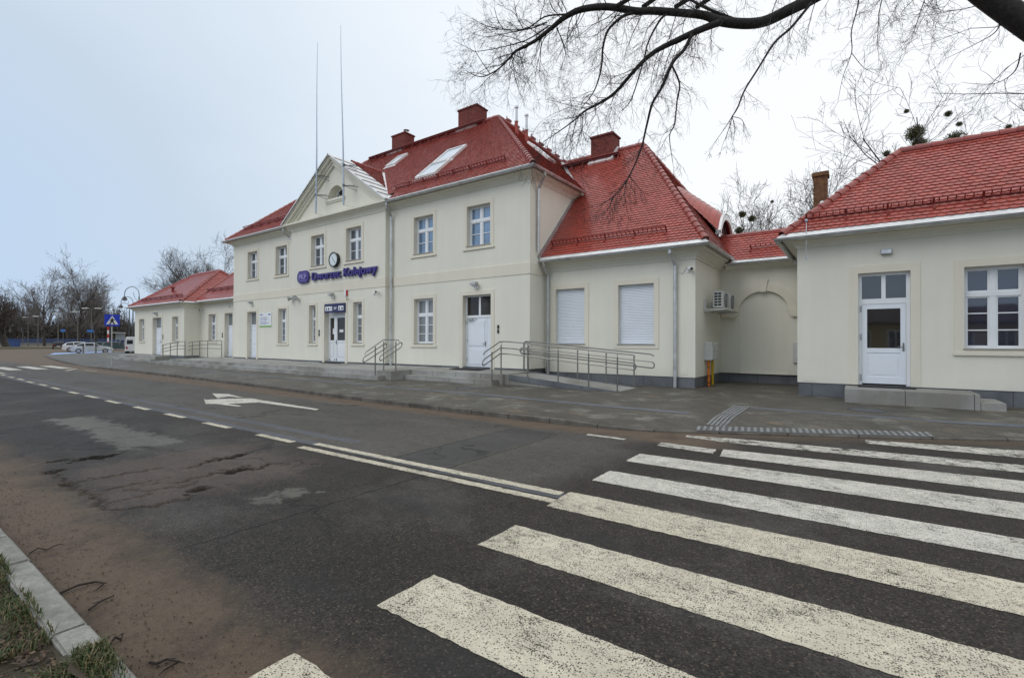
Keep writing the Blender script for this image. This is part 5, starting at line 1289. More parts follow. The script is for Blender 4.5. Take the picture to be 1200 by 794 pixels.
posts(t, [(x, -2.1, z, z + 1.1) for x, z in X])
for nm, h in (('top_rail', 1.12), ('lower_rail', .86), ('lower_rail', .66)):
    b = MB(); b.tube([(-38.75, -2.1, .20 + h)] + [(x, -2.1, z + h) for x, z in X], RT, 6); b.build(nm, MAT['steel'], t)
t = thing('handrail', 'thin handrail nearest the wall of the low left wing, ending by its door', 'handrail', (-37, -.3, .3))
X = [(-39.78, .36), (-38.57, .44), (-37.4, .5), (-36.15, .53), (-34.1, .53)]
posts(t, [(x, -.3, z, z + 1.1) for x, z in X])
for nm, h in (('top_rail', 1.12), ('lower_rail', .86), ('lower_rail', .60)):
    b = MB(); b.tube([(x, -.3, z + h) for x, z in X], RT, 6); b.build(nm, MAT['steel'], t)

# ------------------------------------------------------------------ lettering, clock, signs on the facade
def letters(body, x0, z0, y, width, size, ext, off, mat, name, sx=None):
    me = text_mesh(body, size, ext, off); xs = [v.co.x for v in me.vertices]; s = width / (max(xs) - min(xs)); mn = min(xs)
    for v in me.vertices: v.co = Vector((x0 + (v.co.x - mn) * s, y - v.co.z, z0 + v.co.y))
    me.name = name; me.materials.clear(); me.materials.append(MAT[mat]); me.update()
    o = bpy.data.objects.new(name, me); COL.objects.link(o); return o
sg = thing('station_sign', 'purple raised station name with a rounded hexagonal emblem above the main entrance', 'sign', (-21.8, -.28, 4.9))
o = letters('Dworzec', -23.82, 4.885, -.285, 2.50, .58, .05, .012, 'purple', 'sign_lettering'); adopt(o, sg); o = letters('Kolejowy', -21.05, 4.885, -.285, 2.54, .58, .05, .012, 'purple', 'sign_lettering'); adopt(o, sg)
b = MB(); cx, cz = -24.66, 5.13; hx_ = [(-.56, 0), (-.50, -.20), (-.34, -.33), (.34, -.33), (.50, -.20), (.56, 0), (.50, .20), (.34, .33), (-.34, .33), (-.50, .20)]
P = [(cx + a, -.33, cz + c_) for a, c_ in hx_]; Q = [(p[0], -.26, p[2]) for p in P]; b.poly(P); 
for i in range(10): b.poly([P[i], Q[i], Q[(i + 1) % 10], P[(i + 1) % 10]])
em = fix(b.build('emblem', MAT['purple'], sg))
o = letters('PKP', cx - .36, cz - .13, -.34, .72, .36, .006, .012, 'lilac', 'emblem_lettering'); adopt(o, em)
b = MB()
for dz in (-.21, .19): b.bar((cx - .40, -.336, cz + dz), (cx + .40, -.336, cz + dz), .010, .022)
b.build('emblem_line', MAT['lilac'], em)
b = MB(); b.bar((cx + .56, -.26, cz), (cx + .80, -.26, cz - .02), .03); b.bar((-23.8, -.235, 4.98), (-18.5, -.235, 4.98), .02); b.bar((-23.8, -.235, 5.2), (-18.5, -.235, 5.2), .02); b.build('sign_rail', MAT['grey'], sg)
ck = thing('wall_clock', 'round white wall clock with black rim above the purple station name', 'clock', (-21.84, -.25, 5.80))
b = MB(); b.tube([(-21.84, -.21, 5.80), (-21.84, -.36, 5.80)], .36, 32); 
rim = MB(); ring = [(-21.84 + .355 * math.cos(2 * math.pi * k / 40), -.36, 5.80 + .355 * math.sin(2 * math.pi * k / 40)) for k in range(41)]; rim.tube(ring, .035, 8, False); rim.build('rim', MAT['black'], ck)
b.build('clock_case', MAT['black'], ck)
b = MB(); b.tube([(-21.84, -.361, 5.80), (-21.84, -.366, 5.80)], .325, 32); fc = b.build('clock_face', MAT['clockface'], ck)
b = MB()
for k in range(12):
    a = 2 * math.pi * k / 12; b.bar((-21.84 + .26 * math.sin(a), -.369, 5.8 + .26 * math.cos(a)), (-21.84 + .31 * math.sin(a), -.369, 5.8 + .31 * math.cos(a)), .006, .018, (0, 1, 0))
b.build('hour_mark', MAT['black'], fc)
for a, L, w in ((R(-42), .17, .028), (R(138), .24, .02)):
    b = MB(); b.bar((-21.84 - .04 * math.sin(a), -.374, 5.8 - .04 * math.cos(a)), (-21.84 + L * math.sin(a), -.374, 5.8 + L * math.cos(a)), .006, w, (0, 1, 0)); b.build('clock_hand', MAT['black'], fc)
# information panel above the entrance
ip = thing('door_sign', 'navy panel with white pictogram plates over the main entrance door', 'sign', (-21.8, -.28, 3.3))
b = MB(); b.box(-22.66, -20.97, -.30, -.235, 3.10, 3.56); pn = b.build('sign_panel', MAT['navy'], ip)
for x0, x1, n_ in ((-22.60, -22.0, 3), (-21.48, -21.06, 2)):
    b = MB(); b.box(x0, x1, -.306, -.3005, 3.20, 3.42); pl = b.build('pictogram_plate', MAT['signwhite'], pn)
    g = MB()
    for k in range(n_):
        c_ = x0 + (x1 - x0) * (k + .5) / n_
        pq = lambda P_: g.poly([(c_ + u_, -.3075, 3.31 + w_) for u_, w_ in P_])
        if k == 0: pq([(-.045, -.08), (.045, -.08), (.03, .03), (-.03, .03)]); pq([(.022 * math.cos(q_ * .785), .06 + .022 * math.sin(q_ * .785)) for q_ in range(8)])
        elif k == 1: pq([(-.06, -.06), (.06, -.06), (.06, .0), (.03, .045), (-.03, .045), (-.06, .0)]); pq([(-.045, -.085), (-.02, -.085), (-.02, -.062), (-.045, -.062)]); pq([(.02, -.085), (.045, -.085), (.045, -.062), (.02, -.062)])
        else: pq([(-.07, -.012), (.01, -.012), (.01, .012), (-.07, .012)]); pq([(.01, -.045), (.065, 0), (.01, .045)])
    g.build('pictogram', MAT['navy'], pl)
b = MB(); b.box(-21.86, -21.62, -.304, -.3005, 3.33, 3.37); b.box(-21.86, -21.66, -.304, -.3005, 3.26, 3.29); b.build('small_print', MAT['signwhite'], pn)
nb = thing('notice_board', 'white notice board with a green lower edge between the left door and window', 'sign', (-29.1, -.04, 2.9))
b = MB(); b.box(-29.82, -28.45, -.035, -.002, 2.50, 3.34); bd = b.build('board', MAT['signwhite'], nb)
b = MB(); b.box(-29.82, -28.45, -.037, -.0352, 2.50, 2.57); b.build('green_edge', MAT['green'], bd)
b = MB(); rn = random.Random(5)
b.box(-29.72, -29.45, -.037, -.0352, 3.20, 3.27); b.box(-28.75, -28.55, -.037, -.0352, 3.18, 3.27)
b.build('board_logo', MAT['textgrey'], bd)
b = MB()
for z in (3.05, 2.97, 2.89, 2.79, 2.70, 2.66):
    x = -29.70
    while x < -28.75 - rn.random() * .3: L = rn.uniform(.04, .16); b.box(x, x + L, -.037, -.0352, z, z + .028); x += L + .03
b.build('board_text', MAT['textgrey'], bd)

# lamps, cameras, readers, siren
def floodlight(x, y, z, lab, s=1.0):
    t = thing('wall_lamp', lab, 'wall lamp', (x, y, z))
    b = MB(); b.box(x - .05 * s, x + .05 * s, y - .09, y, z + .02, z + .10); b.build('bracket', MAT['grey'], t)
    b = MB(); b.obox((x, y - .17, z), (1, 0, 0), (0, 1, -.35), (0, .35, 1), .14 * s, .11, .045); o = b.build('lamp_body', MAT['grey'], t); bevel(o, .01, 1)
    b = MB(); b.obox((x, y - .20, z - .055), (1, 0, 0), (0, 1, -.35), (0, .35, 1), .12 * s, .09, .008); b.build('lamp_glass', MAT['lampglass'], t)
    b = MB(); b.box(x - .07 * s, x + .07 * s, y - .10, y, z - .20, z - .07); o = b.build('motion_sensor', MAT['signwhite'], t); bevel(o, .015, 2)
floodlight(-12.64, 0, 3.96, 'floodlight with sensor above the white double door right of the downpipe', 1.1)
floodlight(-22.03, RY, 4.02, 'floodlight with sensor above the navy panel at the entrance', 1.0)
floodlight(-30.74, 0, 4.02, 'small floodlight above the left door beside the notice board', .8)
floodlight(-44.13, PY, 3.75, 'small floodlight above the door of the far left annex', .8)
def camera_unit(x, y, z, lab, dx=.5, arm=-.25):
    t = thing('security_camera', lab, 'camera', (x, y, z))
    d = Vector((dx, -.8, -.22)).normalized(); p = Vector((x, y - .16, z))
    b = MB(); b.tube([(x + arm, y - .0, z - .06), (x + arm, y - .03, z - .06)], .06, 12); b.tube([(x + arm, y - .03, z - .06), (x, y - .12, z - .02)], .018, 8); b.build('bracket', MAT['signwhite'], t)
    b = MB(); b.tube([p - d * .12, p + d * .14], .055, 12); b.build('camera_body', MAT['signwhite'], t)
    b = MB(); b.tube([p + d * .141, p + d * .15], .046, 12); b.build('lens', MAT['black'], t)
camera_unit(-18.45, RY, 3.97, 'white bullet camera on the wall right of the entrance near the downpipe', .7, -.35)
camera_unit(-4.46, WY, 4.02, 'white bullet camera at the corner of the shuttered wing above the meter box', .6, -.1)
camera_unit(-38.68, .43, 3.88, 'dark bullet camera at the corner of the low left wing', .6, -.1)
b = MB(); b.tube([(-4.85, 1.10, 3.95), (-4.75, 1.10, 3.88), (-4.66, 1.10, 3.98), (-4.6, 1.10, 4.10), (-4.53, 1.09, 4.06)], .007, 5); tag(b.build('cable', MAT['grey']), 'thin loose cable from the downpipe to the corner camera', 'cable')
t = thing('loudspeaker', 'pair of grey horn loudspeakers on the wall left of the entrance', 'loudspeaker', (-25.5, RY, 4))
for x, dx in ((-25.75, -.7), (-25.3, .6)):
    d = Vector((dx, -.7, -.1)).normalized(); p = Vector((x, RY - .12, 4.02)); b = MB(); b.tube([p - d * .12, p - d * .02, p + d * .10, p + d * .18], [.05, .06, .10, .15], 14); b.build('horn', MAT['grey'], t)
b = MB(); b.box(-25.6, -25.45, RY - .08, RY, 3.95, 4.1); b.bar((-25.75, RY - .08, 4.02), (-25.3, RY - .08, 4.02), .04); b.build('bracket', MAT['grey'], t)
t = thing('alarm_siren', 'white and red alarm box on the wall above the entrance', 'alarm', (-20.9, RY, 4.05))
b = MB(); b.box(-21.02, -20.88, RY - .09, RY, 3.90, 4.20); o = b.build('siren_body', MAT['signwhite'], t); bevel(o, .015)
b = MB(); b.box(-20.88, -20.83, RY - .085, RY, 3.92, 4.20); o = b.build('siren_lens', MAT['red'], t); bevel(o, .01)
t = thing('motion_detector', 'small brown detector on a bracket under the red alarm box', 'detector', (-20.72, RY, 3.75)); b = MB(); b.tube([(-20.78, RY, 3.77), (-20.74, RY - .12, 3.74)], .015, 6); b.build('bracket', MAT['sill'], t); b = MB(); b.tube([(-20.74, RY - .12, 3.78), (-20.70, RY - .16, 3.68)], .035, 10); b.build('detector_head', MAT['sill'], t)
def reader(x, y, z, lab):
    t = thing('door_reader', lab, 'card reader', (x, y, z))
    for dz in (.09, -.09): b = MB(); b.box(x - .045, x + .045, y - .03, y, z + dz - .075, z + dz + .075); o = b.build('reader_unit', MAT['black'], t); bevel(o, .008, 1)
reader(-11.53, 0, 2.12, 'black card reader pair right of the white double door'); reader(-23.27, RY, 2.07, 'black card reader pair left of the main entrance'); reader(-35.66, .43, 2.04, 'black card reader pair left of the low wing door'); reader(-42.95, PY, 1.93, 'black card reader beside the door of the far left annex')
b = MB(); b.box(-34.8, -34.55, .39, .43, 3.9, 4.05); o = b.build('junction_box', MAT['pale']); bevel(o, .01); tag(o, 'small pale box high on the low left wing above its door', 'junction box')
b = MB(); b.box(-4.83, -4.58, WY - .012, WY, .56, .78); o = b.build('access_cover', MAT['plaster']); tag(o, 'small cream inspection cover low on the wing corner beside the downpipe', 'cover plate')
b = MB(); b.box(-1.24, -1.0, HY - .012, HY, .54, .72); o = b.build('access_cover', MAT['plaster']); tag(o, 'small cream inspection cover low on the annex corner left of the half-glazed door', 'cover plate')
b = MB(); b.box(-1.90, -1.60, LY - .10, LY + .09, .91, 1.62); o = b.build('cabinet', MAT['pale']); bevel(o, .01); tag(o, 'narrow pale wall cabinet in the recess close to the right annex', 'cabinet')

# air conditioners on a shelf, meter box with pipes
sh = thing('bracket_shelf', 'pale wall bracket shelf carrying two air conditioners in the recess', 'shelf', (-4.0, 3.2, 2.7))
b = MB(); b.box(-4.30, -3.62, 2.15, 4.25, 2.73, 2.77); b.build('shelf_plate', MAT['pale'], sh)
for y in (2.2, 3.2, 4.2): b = MB(); b.box(-4.325, -4.27, y - .03, y + .03, 2.68, 3.1); b.bar((-4.3, y, 2.70), (-3.65, y, 2.73), .04); b.build('shelf_bracket', MAT['pale'], sh)
def ac(y0, z0, lab):
    t = thing('air_conditioner', lab, 'air conditioner', (-3.9, y0, z0), 'air conditioners on the shelf'); x0, x1, y1, z1 = -4.06, -3.74, y0 + .80, z0 + .60
    b = MB(); b.box(x0, x1, y0, y1, z0 + .03, z1); o = b.build('casing', MAT['pale'], t); bevel(o, .02, 2)
    b = MB()
    for i in range(5):
        for j in range(2): b.box(x0 + .05 + j * .12, x0 + .15 + j * .12, y0 - .004, y0 - .0, z0 + .10 + i * .095, z0 + .165 + i * .095)
    b.build('coil_vent', MAT['black'], t)
    b = MB(); c_ = Vector((x1, y0 + .46, z0 + .31)); b.tube([c_ + Vector((.001, 0, 0)), c_ + Vector((.012, 0, 0))], .25, 28); b.build('fan_opening', MAT['black'], t)
    b = MB()
    for r in (.25, .19, .13, .07): b.tube([c_ + Vector((.02, r * math.cos(k * math.pi / 14), r * math.sin(k * math.pi / 14))) for k in range(29)], .005, 4, False)
    for k in range(8): a = k * math.pi / 4; b.bar(c_ + Vector((.02, .04 * math.cos(a), .04 * math.sin(a))), c_ + Vector((.02, .25 * math.cos(a), .25 * math.sin(a))), .008)
    b.build('fan_grille', MAT['grey'], t)
    b = MB(); b.box(x1, x1 + .004, y1 - .12, y1 - .04, z1 - .16, z1 - .06); b.build('sticker', MAT['signblue'], t)
    for yy in (y0 + .1, y1 - .1): b = MB(); b.box(x0 + .02, x1 - .02, yy - .03, yy + .03, z0, z0 + .035); b.build('foot', MAT['black'], t)
ac(2.28, 2.77, 'nearer pale air conditioner on the shelf, its vented end facing the road'); ac(3.32, 2.77, 'farther air conditioner on the shelf, half hidden behind the nearer one')
mb_ = thing('meter_box', 'grey utility meter box above an orange and a yellow pipe in the recess', 'meter box', (-4.2, 2.6, 1.3))
b = MB(); b.box(-4.329, -4.07, 2.20, 3.10, 1.01, 1.63); o = b.build('box_body', MAT['pale'], mb_); bevel(o, .008, 1)
for y0, y1 in ((2.23, 2.62), (2.66, 3.07)): b = MB(); b.box(-4.07, -4.055, y0, y1, 1.05, 1.59); d_ = b.build('box_door', MAT['pale'], mb_); h = MB(); h.box(-4.055, -4.045, (y0 + y1) / 2 - .02, (y0 + y1) / 2 + .02, 1.3, 1.34); h.build('lock', MAT['black'], d_)
b = MB(); b.cyl(-4.22, 2.38, .10, 1.02, .045, 10); b.build('orange_pipe', MAT['orange'], mb_)
b = MB(); b.cyl(-4.22, 2.92, .10, 1.02, .045, 10); b.build('yellow_pipe', MAT['yellow'], mb_)
b = MB()
for z in (.45, .75, .22): b.cyl(-4.22, 2.38, z, z + .025, .049, 10)
b.build('pipe_clip', MAT['black'], mb_)

# two tall lightning masts on the gable
for xb, zb, xt, zt, lab in ((-22.80, 8.22, -22.72, 17.05, 'left and slightly shorter lightning mast standing on the gable front'), (-20.46, 8.28, -20.76, 17.2, 'right and taller lightning mast on the gable, leaning slightly left')):
    t = thing('lightning_mast', lab, 'mast', (xb, -.75, zb))
    b = MB(); P = [Vector((xb + (xt - xb) * k / 10 + .03 * math.sin(k * .6), -.75, zb + (zt - zb) * k / 10)) for k in range(11)]; b.tube(P, [.042, .042, .04, .036, .03, .027, .024, .02, .017, .014, .010], 8); b.build('pole', MAT['copper'], t)
    for z in (zb + .95, zb + 1.95):
        b = MB(); x = xb; b.cyl(x, -.75, z - .06, z + .06, .06, 8); b.tube([(x, -.75, z), (x + .12, RY, z + .12)], .016, 6); b.tube([(x, -.75, z), (x + .35, RY, z)], .016, 6); b.tube([(x, -.75, z), (x + .32, RY, z - .18)], .014, 6); b.build('stay_bracket', MAT['seam'], t)
    b = MB(); b.tube([(xb, -.75, zb), (xb + .1, -.5, zb - .02), (xb + .3, -.25, zb - .06)], .008, 5); b.build('earth_wire', MAT['grey'], t)

# ------------------------------------------------------------------ street furniture and cars, far left
CF = Vector((-math.sin(.6196), math.cos(.6196), 0)); CR = Vector((math.cos(.6196), math.sin(.6196), 0)); C0 = Vector((0, -15.2393, 0))
def at(px, Z): return C0 + CF * Z + CR * ((px - 600) / 569.54 * Z)
def zat(py, Z): return 1.6 + (397 + 4.1 + (0 if True else 0) - py) / 569.54 * Z
sp_ = thing('crossing_sign', 'blue pedestrian crossing sign on a thin grey post by the far crossing', 'sign', (-36.95, -5.32, WALK))
b = MB(); b.cyl(-36.95, -5.32, .05, 3.25, .032, 10); b.build('post', MAT['grey'], sp_)
b = MB(); b.box(-36.915, -36.90, -5.69, -4.95, 2.52, 3.22); pl = b.build('sign_plate', MAT['signblue'], sp_)
x = -36.898
b = MB(); b.poly([(x, -5.62, 2.62), (x, -5.02, 2.62), (x, -5.32, 3.15)]); b.build('white_triangle', MAT['signwhite'], pl)
b = MB(); x += .003; q = lambda P_: b.poly([(x, -5.32 + a, 2.62 + c_) for a, c_ in P_])
q([(-.03, .40), (.0, .43), (.03, .40), (.03, .36), (0, .34), (-.03, .36)]); q([(-.07, .15), (.06, .15), (.07, .34), (-.06, .34)]); q([(-.07, .17), (.02, .17), (-.09, .01), (-.17, .01)]); q([(-.02, .17), (.06, .17), (.15, .01), (.07, .01)]); q([(-.04, .32), (-.04, .27), (-.13, .19), (-.14, .23)]); q([(.05, .32), (.05, .27), (.13, .22), (.14, .26)])
b.build('walking_figure', MAT['black'], pl)
MAT['bollard'] = simple('bollard_grey', (.17, .165, .155), .6)
for px, py_, lab in ((97.7, 1.06, 'grey parking bollard before the rear door of the silver car'), (112.4, 1.06, 'grey parking bollard before the front door of the silver car')):
    p = at(px, 60); b = MB(); b.cyl(p.x, p.y, 0, .95, .09, 10); b.cyl(p.x, p.y, .95, 1.0, .10, 10); b.cyl(p.x, p.y, .8, .84, .094, 10); tag(b.build('bollard', MAT['bollard']), lab, 'bollard', 'bollards before the blue parking bays')

def carpaint(name, col, metal=.2): return simple(name, col, .3, metal, .03, 2, .6, coat=.6)
MAT['tyre'] = simple('tyre_rubber', (.015, .015, .016), .8); MAT['rim'] = simple('wheel_rim', (.35, .35, .36), .35, .7); MAT['cglass'] = glassmat('car_glass', (.015, .02, .024), ior=1.4); MAT['tail'] = simple('tail_lamp', (.35, .01, .01), .3); MAT['head'] = simple('head_lamp', (.6, .62, .62), .2); MAT['plate'] = simple('number_plate', (.7, .7, .68), .5)
def car(pos, ang, paint, lab, kind='estate', L=4.3, Wd=1.72, H=1.45, group=None):
    t = thing('parked_car' if kind != 'van' else 'parked_van', lab, 'car' if kind != 'van' else 'van', pos, group); t.rotation_euler = (0, 0, ang)
    # side outline stations: x, sill, belt, roof, half width low, belt, roof
    if kind == 'van': S = [(-.5, .35, 1.1, 1.92, .46, .5, .45), (-.49, .28, 1.1, 2.0, .5, .5, .46), (0, .26, 1.1, 2.02, .5, .5, .46), (.2, .26, 1.1, 2.0, .5, .5, .45), (.34, .26, 1.08, 1.1, .5, .49, .45), (.44, .28, .95, .96, .49, .46, .42), (.5, .38, .7, .72, .42, .4, .38)]; H0 = 2.02
    elif kind == 'sloped': S = [(-.5, .42, .88, .90, .44, .46, .40), (-.48, .3, .93, .98, .48, .48, .42), (-.36, .24, .94, 1.14, .5, .49, .42), (-.17, .22, .93, 1.42, .5, .5, .40), (.05, .22, .92, 1.41, .5, .5, .40), (.22, .22, .92, .96, .5, .49, .43), (.40, .24, .83, .85, .49, .47, .42), (.48, .3, .68, .70, .45, .43, .38), (.5, .4, .6, .62, .42, .40, .36)]; H0 = 1.45
    elif kind == 'hatch': S = [(-.5, .42, .9, .92, .44, .46, .40), (-.47, .3, .95, 1.05, .48, .48, .42), (-.40, .24, .95, 1.32, .5, .49, .40), (-.2, .22, .94, 1.45, .5, .5, .40), (.05, .22, .93, 1.42, .5, .5, .40), (.22, .22, .92, .98, .5, .49, .43), (.40, .24, .84, .86, .49, .47, .42), (.48, .3, .68, .70, .45, .43, .38), (.5, .4, .6, .62, .42, .40, .36)]; H0 = 1.45
    else: S = [(-.5, .42, .88, .90, .44, .46, .40), (-.485, .3, .93, 1.10, .48, .48, .42), (-.43, .24, .94, 1.36, .5, .49, .41), (-.2, .22, .93, 1.45, .5, .5, .41), (.05, .22, .92, 1.42, .5, .5, .40), (.21, .22, .92, .96, .5, .49, .43), (.40, .24, .83, .85, .49, .47, .42), (.48, .3, .68, .70, .45, .43, .38), (.5, .4, .6, .62, .42, .40, .36)]; H0 = 1.45
    k = H / H0; b = MB(); rings = []
    for x, s0, bl, rf, wl, wb, wr in S:
        x *= L; q = [(-wl, s0), (-wl * 1.0, (s0 + bl) / 2 * 1.02), (-wb, bl), (-wr, rf - .05), (-wr * .8, rf), (wr * .8, rf), (wr, rf - .05), (wb, bl), (wl, (s0 + bl) / 2 * 1.02), (wl, s0)]
        rings.append([b.vert((x, y * Wd, z * k)) for y, z in q])
    for a, c_ in zip(rings, rings[1:]):
        for j in range(9): b.face((a[j], c_[j], c_[j + 1], a[j + 1]))
    b.face(rings[0]); b.face(rings[-1][::-1])
    bd = fix(b.build('body', paint, t, smooth=False))
    # glazing, set just proud of the shell
    def side(i, j, f0=.08, f1=.92):
        for sg in (-1, 1):
            A, Bq = S[i], S[j]; P = []
            for (st2, f) in ((A, f0), (Bq, f1)):
                pass
            xa = (A[0] + (Bq[0] - A[0]) * f0) * L; xb = (A[0] + (Bq[0] - A[0]) * f1) * L
            mixv = lambda f, n_: A[n_] + (Bq[n_] - A[n_]) * f
            for f, up in ((f0, 0), (f1, 0), (f1, 1), (f0, 1)):
                x = (A[0] + (Bq[0] - A[0]) * f) * L; bl, rf, wb, wr = mixv(f, 2), mixv(f, 3), mixv(f, 5), mixv(f, 6)
                tt = .08 if not up else .93
                z = bl + (rf - .05 - bl) * tt; y = wb + (wr - wb) * tt + .006
                P.append((x, sg * y * Wd, z * k))
            w_ = MB(); w_.poly(P); w_.build('side_window', MAT['cglass'], t)
    if kind == 'van': side(3, 4, .05, .8)
    else: side(2, 3, .05, .95); side(3, 4, .05, .95); side(4, 5, .05, .75)
    def cross(i, j, tag_, f0, f1, roofs=True):
        A, Bq = S[i], S[j]; P = []
        for f, sg in ((f0, -1), (f0, 1), (f1, 1), (f1, -1)):
            x = (A[0] + (Bq[0] - A[0]) * f) * L; z = (A[3] + (Bq[3] - A[3]) * f) + .012; y = (A[6] + (Bq[6] - A[6]) * f) * .86 * sg; P.append((x, y * Wd, z * k))
        w_ = MB(); w_.poly(P); w_.build(tag_, MAT['cglass'], t)
    if kind != 'van': cross(4, 5, 'windscreen', .08, .92); cross(1, 2, 'rear_window', .1, .9)
    else:
        for sg in (-1, 1): w_ = MB(); w_.box(-.5 * L - .012, -.5 * L - .002, sg * .08 * Wd if sg > 0 else -.40 * Wd, .40 * Wd if sg > 0 else -.08 * Wd, 1.25, 1.75); w_.build('rear_window', MAT['cglass'], t)
        cross(3, 4, 'windscreen', .05, .9)
    for sg in (-1, 1):
        w_ = MB(); w_.box(-.5 * L - .015, -.5 * L + .05, sg * .40 * Wd - .10, sg * .40 * Wd + .10, .62 * k, .86 * k); w_.build('tail_light', MAT['tail'], t)
        w_ = MB(); w_.box(.475 * L, .5 * L + .01, sg * .32 * Wd - .14, sg * .32 * Wd + .14, .52 * k, .66 * k); w_.build('headlight', MAT['head'], t)
        for xw in (-.31 * L, .31 * L):
            w_ = MB(); w_.tube([(xw, sg * Wd * .5 - sg * .19, .31), (xw, sg * Wd * .5 + sg * .012, .31)], .31, 18); wh_ = w_.build('wheel', MAT['tyre'], t)
            w_ = MB(); w_.tube([(xw, sg * Wd * .5 + sg * .0125, .31), (xw, sg * Wd * .5 + sg * .02, .31)], .20, 14); w_.build('rim', MAT['rim'], wh_)
        if kind != 'van': w_ = MB(); w_.box(.12 * L, .16 * L, sg * (.5 * Wd), sg * (.5 * Wd) + sg * .14, .95 * k, 1.07 * k); w_.build('mirror', paint, t)
    w_ = MB(); w_.box(-.5 * L - .02, -.5 * L - .005, -.26, .26, .5, .62); w_.build('number_plate', MAT['plate'], t)
    for o in t.children:
        o.matrix_parent_inverse = Matrix.Identity(4)
    return t
silver = carpaint('silver_paint', (.46, .485, .50), .5); white = carpaint('white_paint', (.62, .63, .63), 0); blackp = simple('black_paint', (.008, .009, .011), .5); greenp = carpaint('dark_green_paint', (.012, .05, .048), 0)
def cpos(px, Z): p = at(px, Z); return (p.x, p.y, 0.012)
car(cpos(107.8, 65), R(78), silver, 'silver hatchback parked side-on behind two bollards on the blue bay', 'sloped', 4.35, 1.72, 1.43)
car(cpos(96.5, 74), R(70), white, 'white car parked just behind the silver hatchback, its tail showing', 'hatch', 4.4, 1.75, 1.47)
car(cpos(68.6, 99), R(168.6), blackp, 'black car seen from behind on the open ground far left', 'hatch', 4.2, 1.8, 1.5)
car(cpos(121, 92), R(72), greenp, 'dark green car half hidden behind the silver hatchback', 'hatch', 4.3, 1.72, 1.42)
car(cpos(138.5, 88), R(72), greenp, 'dark green car standing free right of the crossing sign post', 'estate', 4.5, 1.75, 1.45)
car(cpos(159.2, 62), R(160), white, 'white van partly hidden by the corner of the far left annex', 'van', 4.9, 1.85, 2.15)

MAT['dkmetal'] = simple('dark_lamp_metal', (.06, .063, .066), .5, .3); MAT['lampgrey'] = simple('lamp_post_grey', (.11, .11, .105), .7)
def crook(px, Z, H, lab):
    p = at(px, Z); t = thing('street_lamp', lab, 'street lamp', (p.x, p.y, 0), 'ornate crook lamps beyond the far annex'); d = -CR
    b = MB(); b.tube([p, p + Vector((0, 0, .9)), p + Vector((0, 0, .95)), p + Vector((0, 0, H - 1.0))], [.13, .12, .075, .055], 10); b.build('lamp_post', MAT['dkmetal'], t)
    b = MB(); P = [p + Vector((0, 0, H - 1.6))] + [p + d * (.75 - .75 * math.cos(a)) + Vector((0, 0, H - .75 + .75 * math.sin(a))) for a in [math.pi * k / 10 for k in range(11)]] + [p + d * 1.5 + Vector((0, 0, H - 1.0))]
    b.tube(P, .032, 8); b.tube([p + d * .05 + Vector((0, 0, H - 1.5)), p + d * .45 + Vector((0, 0, H - 1.15)), p + d * .6 + Vector((0, 0, H - .55))], .02, 6); b.build('lamp_arm', MAT['dkmetal'], t)
    b = MB(); q = p + d * 1.5 + Vector((0, 0, H - 1.35)); b.tube([q + Vector((0, 0, .38)), q + Vector((0, 0, .30)), q + Vector((0, 0, .1)), q], [.05, .12, .24, .25], 12); hd_ = b.build('lamp_head', MAT['dkmetal'], t); g = MB(); g.ball(q, .17, .8); g.build('lamp_glass', MAT['lampglass'], hd_)
crook(162.6, 50, 7.2, 'tallest dark crook lamp rising just behind the far annex roof'); crook(155.6, 60, 7.1, 'middle dark crook lamp left of the far annex'); crook(151.4, 71, 7.2, 'farthest of the three dark crook lamps')
def slamp(px, Z, H, lab, two=False, arm=1.2):
    p = at(px, Z); t = thing('street_lamp', lab, 'street lamp', (p.x, p.y, 0), 'plain lamp posts along the far road'); b = MB(); b.tube([p, p + Vector((0, 0, H))], [.14, .08], 8); b.build('lamp_post', MAT['lampgrey'], t)
    for s in ((-1, 1) if two else (-1,)):
        q = p + CR * s * arm; b = MB(); b.tube([p + Vector((0, 0, H - .1)), q + Vector((0, 0, H + .1))], .05, 6); b.build('lamp_arm', MAT['lampgrey'], t)
        b = MB(); b.obox(q + Vector((0, 0, H + .1)) + CR * s * .4, CR, CF, (0, 0, 1), .65, .25, .12); b.build('lamp_head', MAT['pale'], t)
slamp(107, 120, 9.6, 'grey lamp post with two arms beyond the parked cars', True); slamp(91, 128, 9.2, 'grey lamp post left of the two-armed one', False, .4); slamp(68, 140, 9.4, 'grey lamp post above the black car', False, .5); slamp(44.5, 140, 8.6, 'grey lamp post between the dark car and the blue bin', False, .3); slamp(33, 150, 8.8, 'grey lamp post nearest the leaning tree', False, .5)
def signpost(px, Z, h, w, hgt, mat, lab):
    p = at(px, Z); t = thing('road_sign', lab, 'sign', (p.x, p.y, 0)); b = MB(); b.cyl(p.x, p.y, 0, h, .05, 8); b.build('post', MAT['lampgrey'], t); b = MB(); b.obox(p + Vector((0, 0, h)) - CF * .08, CR, CF, (0, 0, 1), w / 2, .02, hgt / 2); b.build('sign_plate', MAT[mat], t)
MAT['farblue'] = simple('far_blue_sign', (.03, .16, .50), .5)
signpost(74, 116, 4.1, 1.0, .6, 'farblue', 'small blue direction sign right above the black car'); signpost(106.5, 112, 3.95, 1.6, .55, 'farblue', 'wide blue direction sign behind the silver car')
def bandpost(px, Z, H, lab):
    p = at(px, Z); t = thing('barrier_post', lab, 'post', (p.x, p.y, 0)); n_ = 6
    for k in range(n_): b = MB(); b.cyl(p.x, p.y, H * k / n_, H * (k + 1) / n_, .14, 10); b.build('band', MAT['red' if k % 2 else 'signwhite'], t)
bandpost(126.7, 100, 4.6, 'red and white banded post behind the dark green cars')
